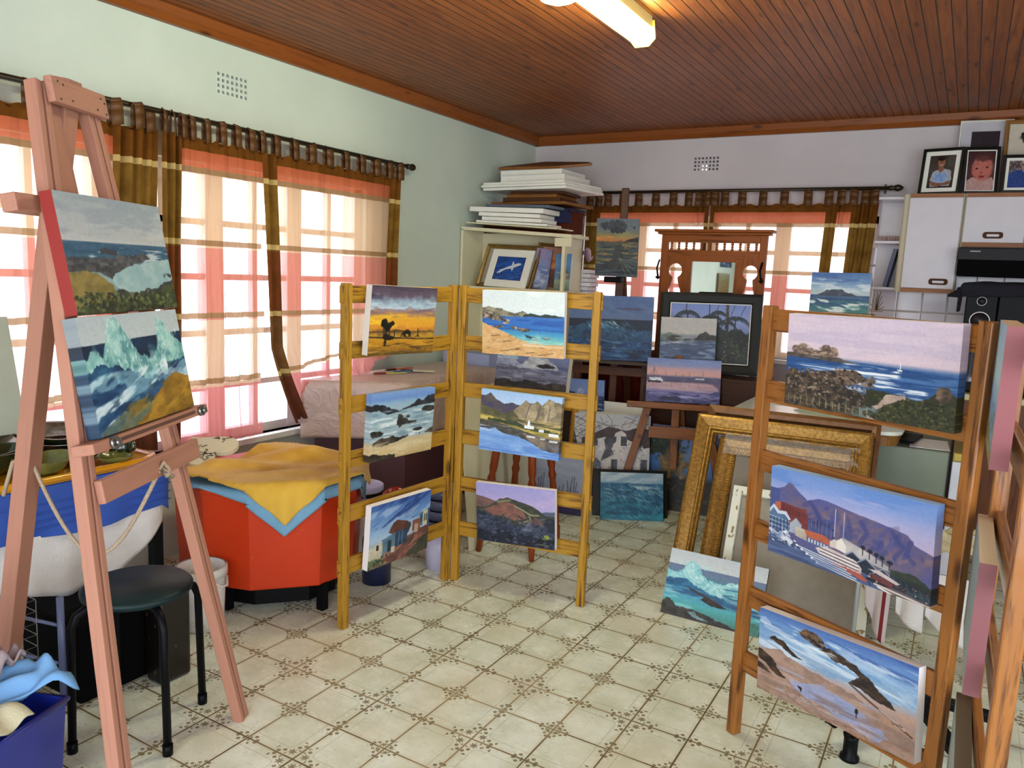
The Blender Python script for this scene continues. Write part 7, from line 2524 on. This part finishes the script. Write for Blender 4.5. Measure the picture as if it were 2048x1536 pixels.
# things seen through the right stand
ch = thing('stand_base', 'black castered stand base on the floor behind the beach bird painting', 'stand base', (1.98, .55, 0))
MB().lathe([(0, 0), (.03, 0), (.03, .012), (.022, .02), (.022, .07), (.026, .085), (0, .085)], (1.875, .20, 0), n=18).build('caster', M_BLACK, ch)
for a in (-2.25, -1.0, .25, 1.5, 2.75):
    c = Vector((2.02, .52, 0))
    d = Vector((math.cos(a), math.sin(a), 0))
    beam('base_arm', c + A3(0, 0, .13), c + d * (.35 if a == -2.25 else .30) + A3(0, 0, .08), .045, .03, M_BLACK, ch)
MB().tube([(2.02, .52, .08), (2.02, .52, .16)], .025, 12).build('column', M_BLACK, ch)
tr2 = thing('towel_rack', 'low white rail rack hung with towels behind the right stand', 'rack', (1.98, 1.02, 0))
m_rail = plain('white rail', 'b0b4b8', .35, .3)
for x in (1.78, 2.20):
    MB().tube([(x, 1.02, 0), (x, 1.02, .60)], .009, 8).build('post', m_rail, tr2)
for z in (.40, .58):
    MB().tube([(1.78, 1.02, z), (2.20, 1.02, z)], .008, 8).build('rail', m_rail, tr2)


def hung(label, x0, x1, ztop, d0, d1, mat, seed, name='tea_towel', yo=.0):
    def f(u, v):
        x = x0 + (x1 - x0) * u
        D = d0 + (d1 - d0) * u
        return A3(x + .015 * v * math.sin(u * 5 + seed), 1.02 - .014 - yo - .012 * math.sin(u * 8 + seed) * v, ztop - D * v + .012 * math.sin(min(v, .1) * 15))
    return tag(MB().grid(f, 24, 20).build(name, mat, None, smooth=True, solid=.004), label, 'towel', 'towels on the low rack')


t_ = NT('striped tea towel')
x, y, z = t_.xyz(t_.coord())
t_.set(color=t_.mix((x > .022) * (x < .036), t_.mix(t_.noise(t_.mapping(t_.coord(), (60, 1, 2)), 4, 2), 'b8aca8', 'a89c9c'), '6a1418'), rough=.9)
hung('cream tea towel with a dark red stripe, left on the low rack', 1.80, 1.905, .41, .20, .36, t_.m, 1)
hung('pale grey towel in the middle of the low rack', 1.915, 2.02, .41, .20, .27, m_terry, 2, 'hand_towel', .004)
hung('pale grey towel at the right of the low rack', 2.03, 2.18, .41, .19, .31, m_terry, 3, 'hand_towel')
def _sw(u, v):
    return A3(1.98 + .24 * u, .98 + .12 * v - .03 * math.sin(u * 4), .46 + .13 * math.sin(v * 2.4 + .4) + .012 * math.sin(u * 19 + v * 8) + .01 * math.sin(v * 25))
tag(MB().grid(_sw, 26, 22).build('folded_cloth', plain('beige speckled cloth', 'a89c78', .95, var=.25, scale=40, bump=.6, bscale=90), None, smooth=True, solid=.008), 'folded beige speckled cloth lying on the low towel rack', 'cloth')
rb = thing('pink_box', 'pink and orange box on the floor behind the near post at the right edge', 'box', (2.30, .0, 0))
MB().lohi((2.36, -.40, 0), (2.52, -.2, .14)).build('body', plain('pink plastic', 'c4705c', .35), rb, bevel=.012)
MB().lohi((2.35, -.41, .14), (2.53, -.19, .18)).build('lid', plain('orange plastic', 'c89440', .35), rb, bevel=.01)
# pictures on the wall behind the camera, seen in the mirror
painting('blue sea canvas hung on the wall, seen only in the mirror', art_small_sea(), (XW + .035, -3.55, 1.74), 90, 0, 0, .55, .30, .03, '4a5c90')
painting('brown reed canvas hung on the wall, seen only in the mirror', art_reeds(), (XW + .035, -3.45, 1.30), 90, 0, 0, .62, .34, .03, '6a5a40')
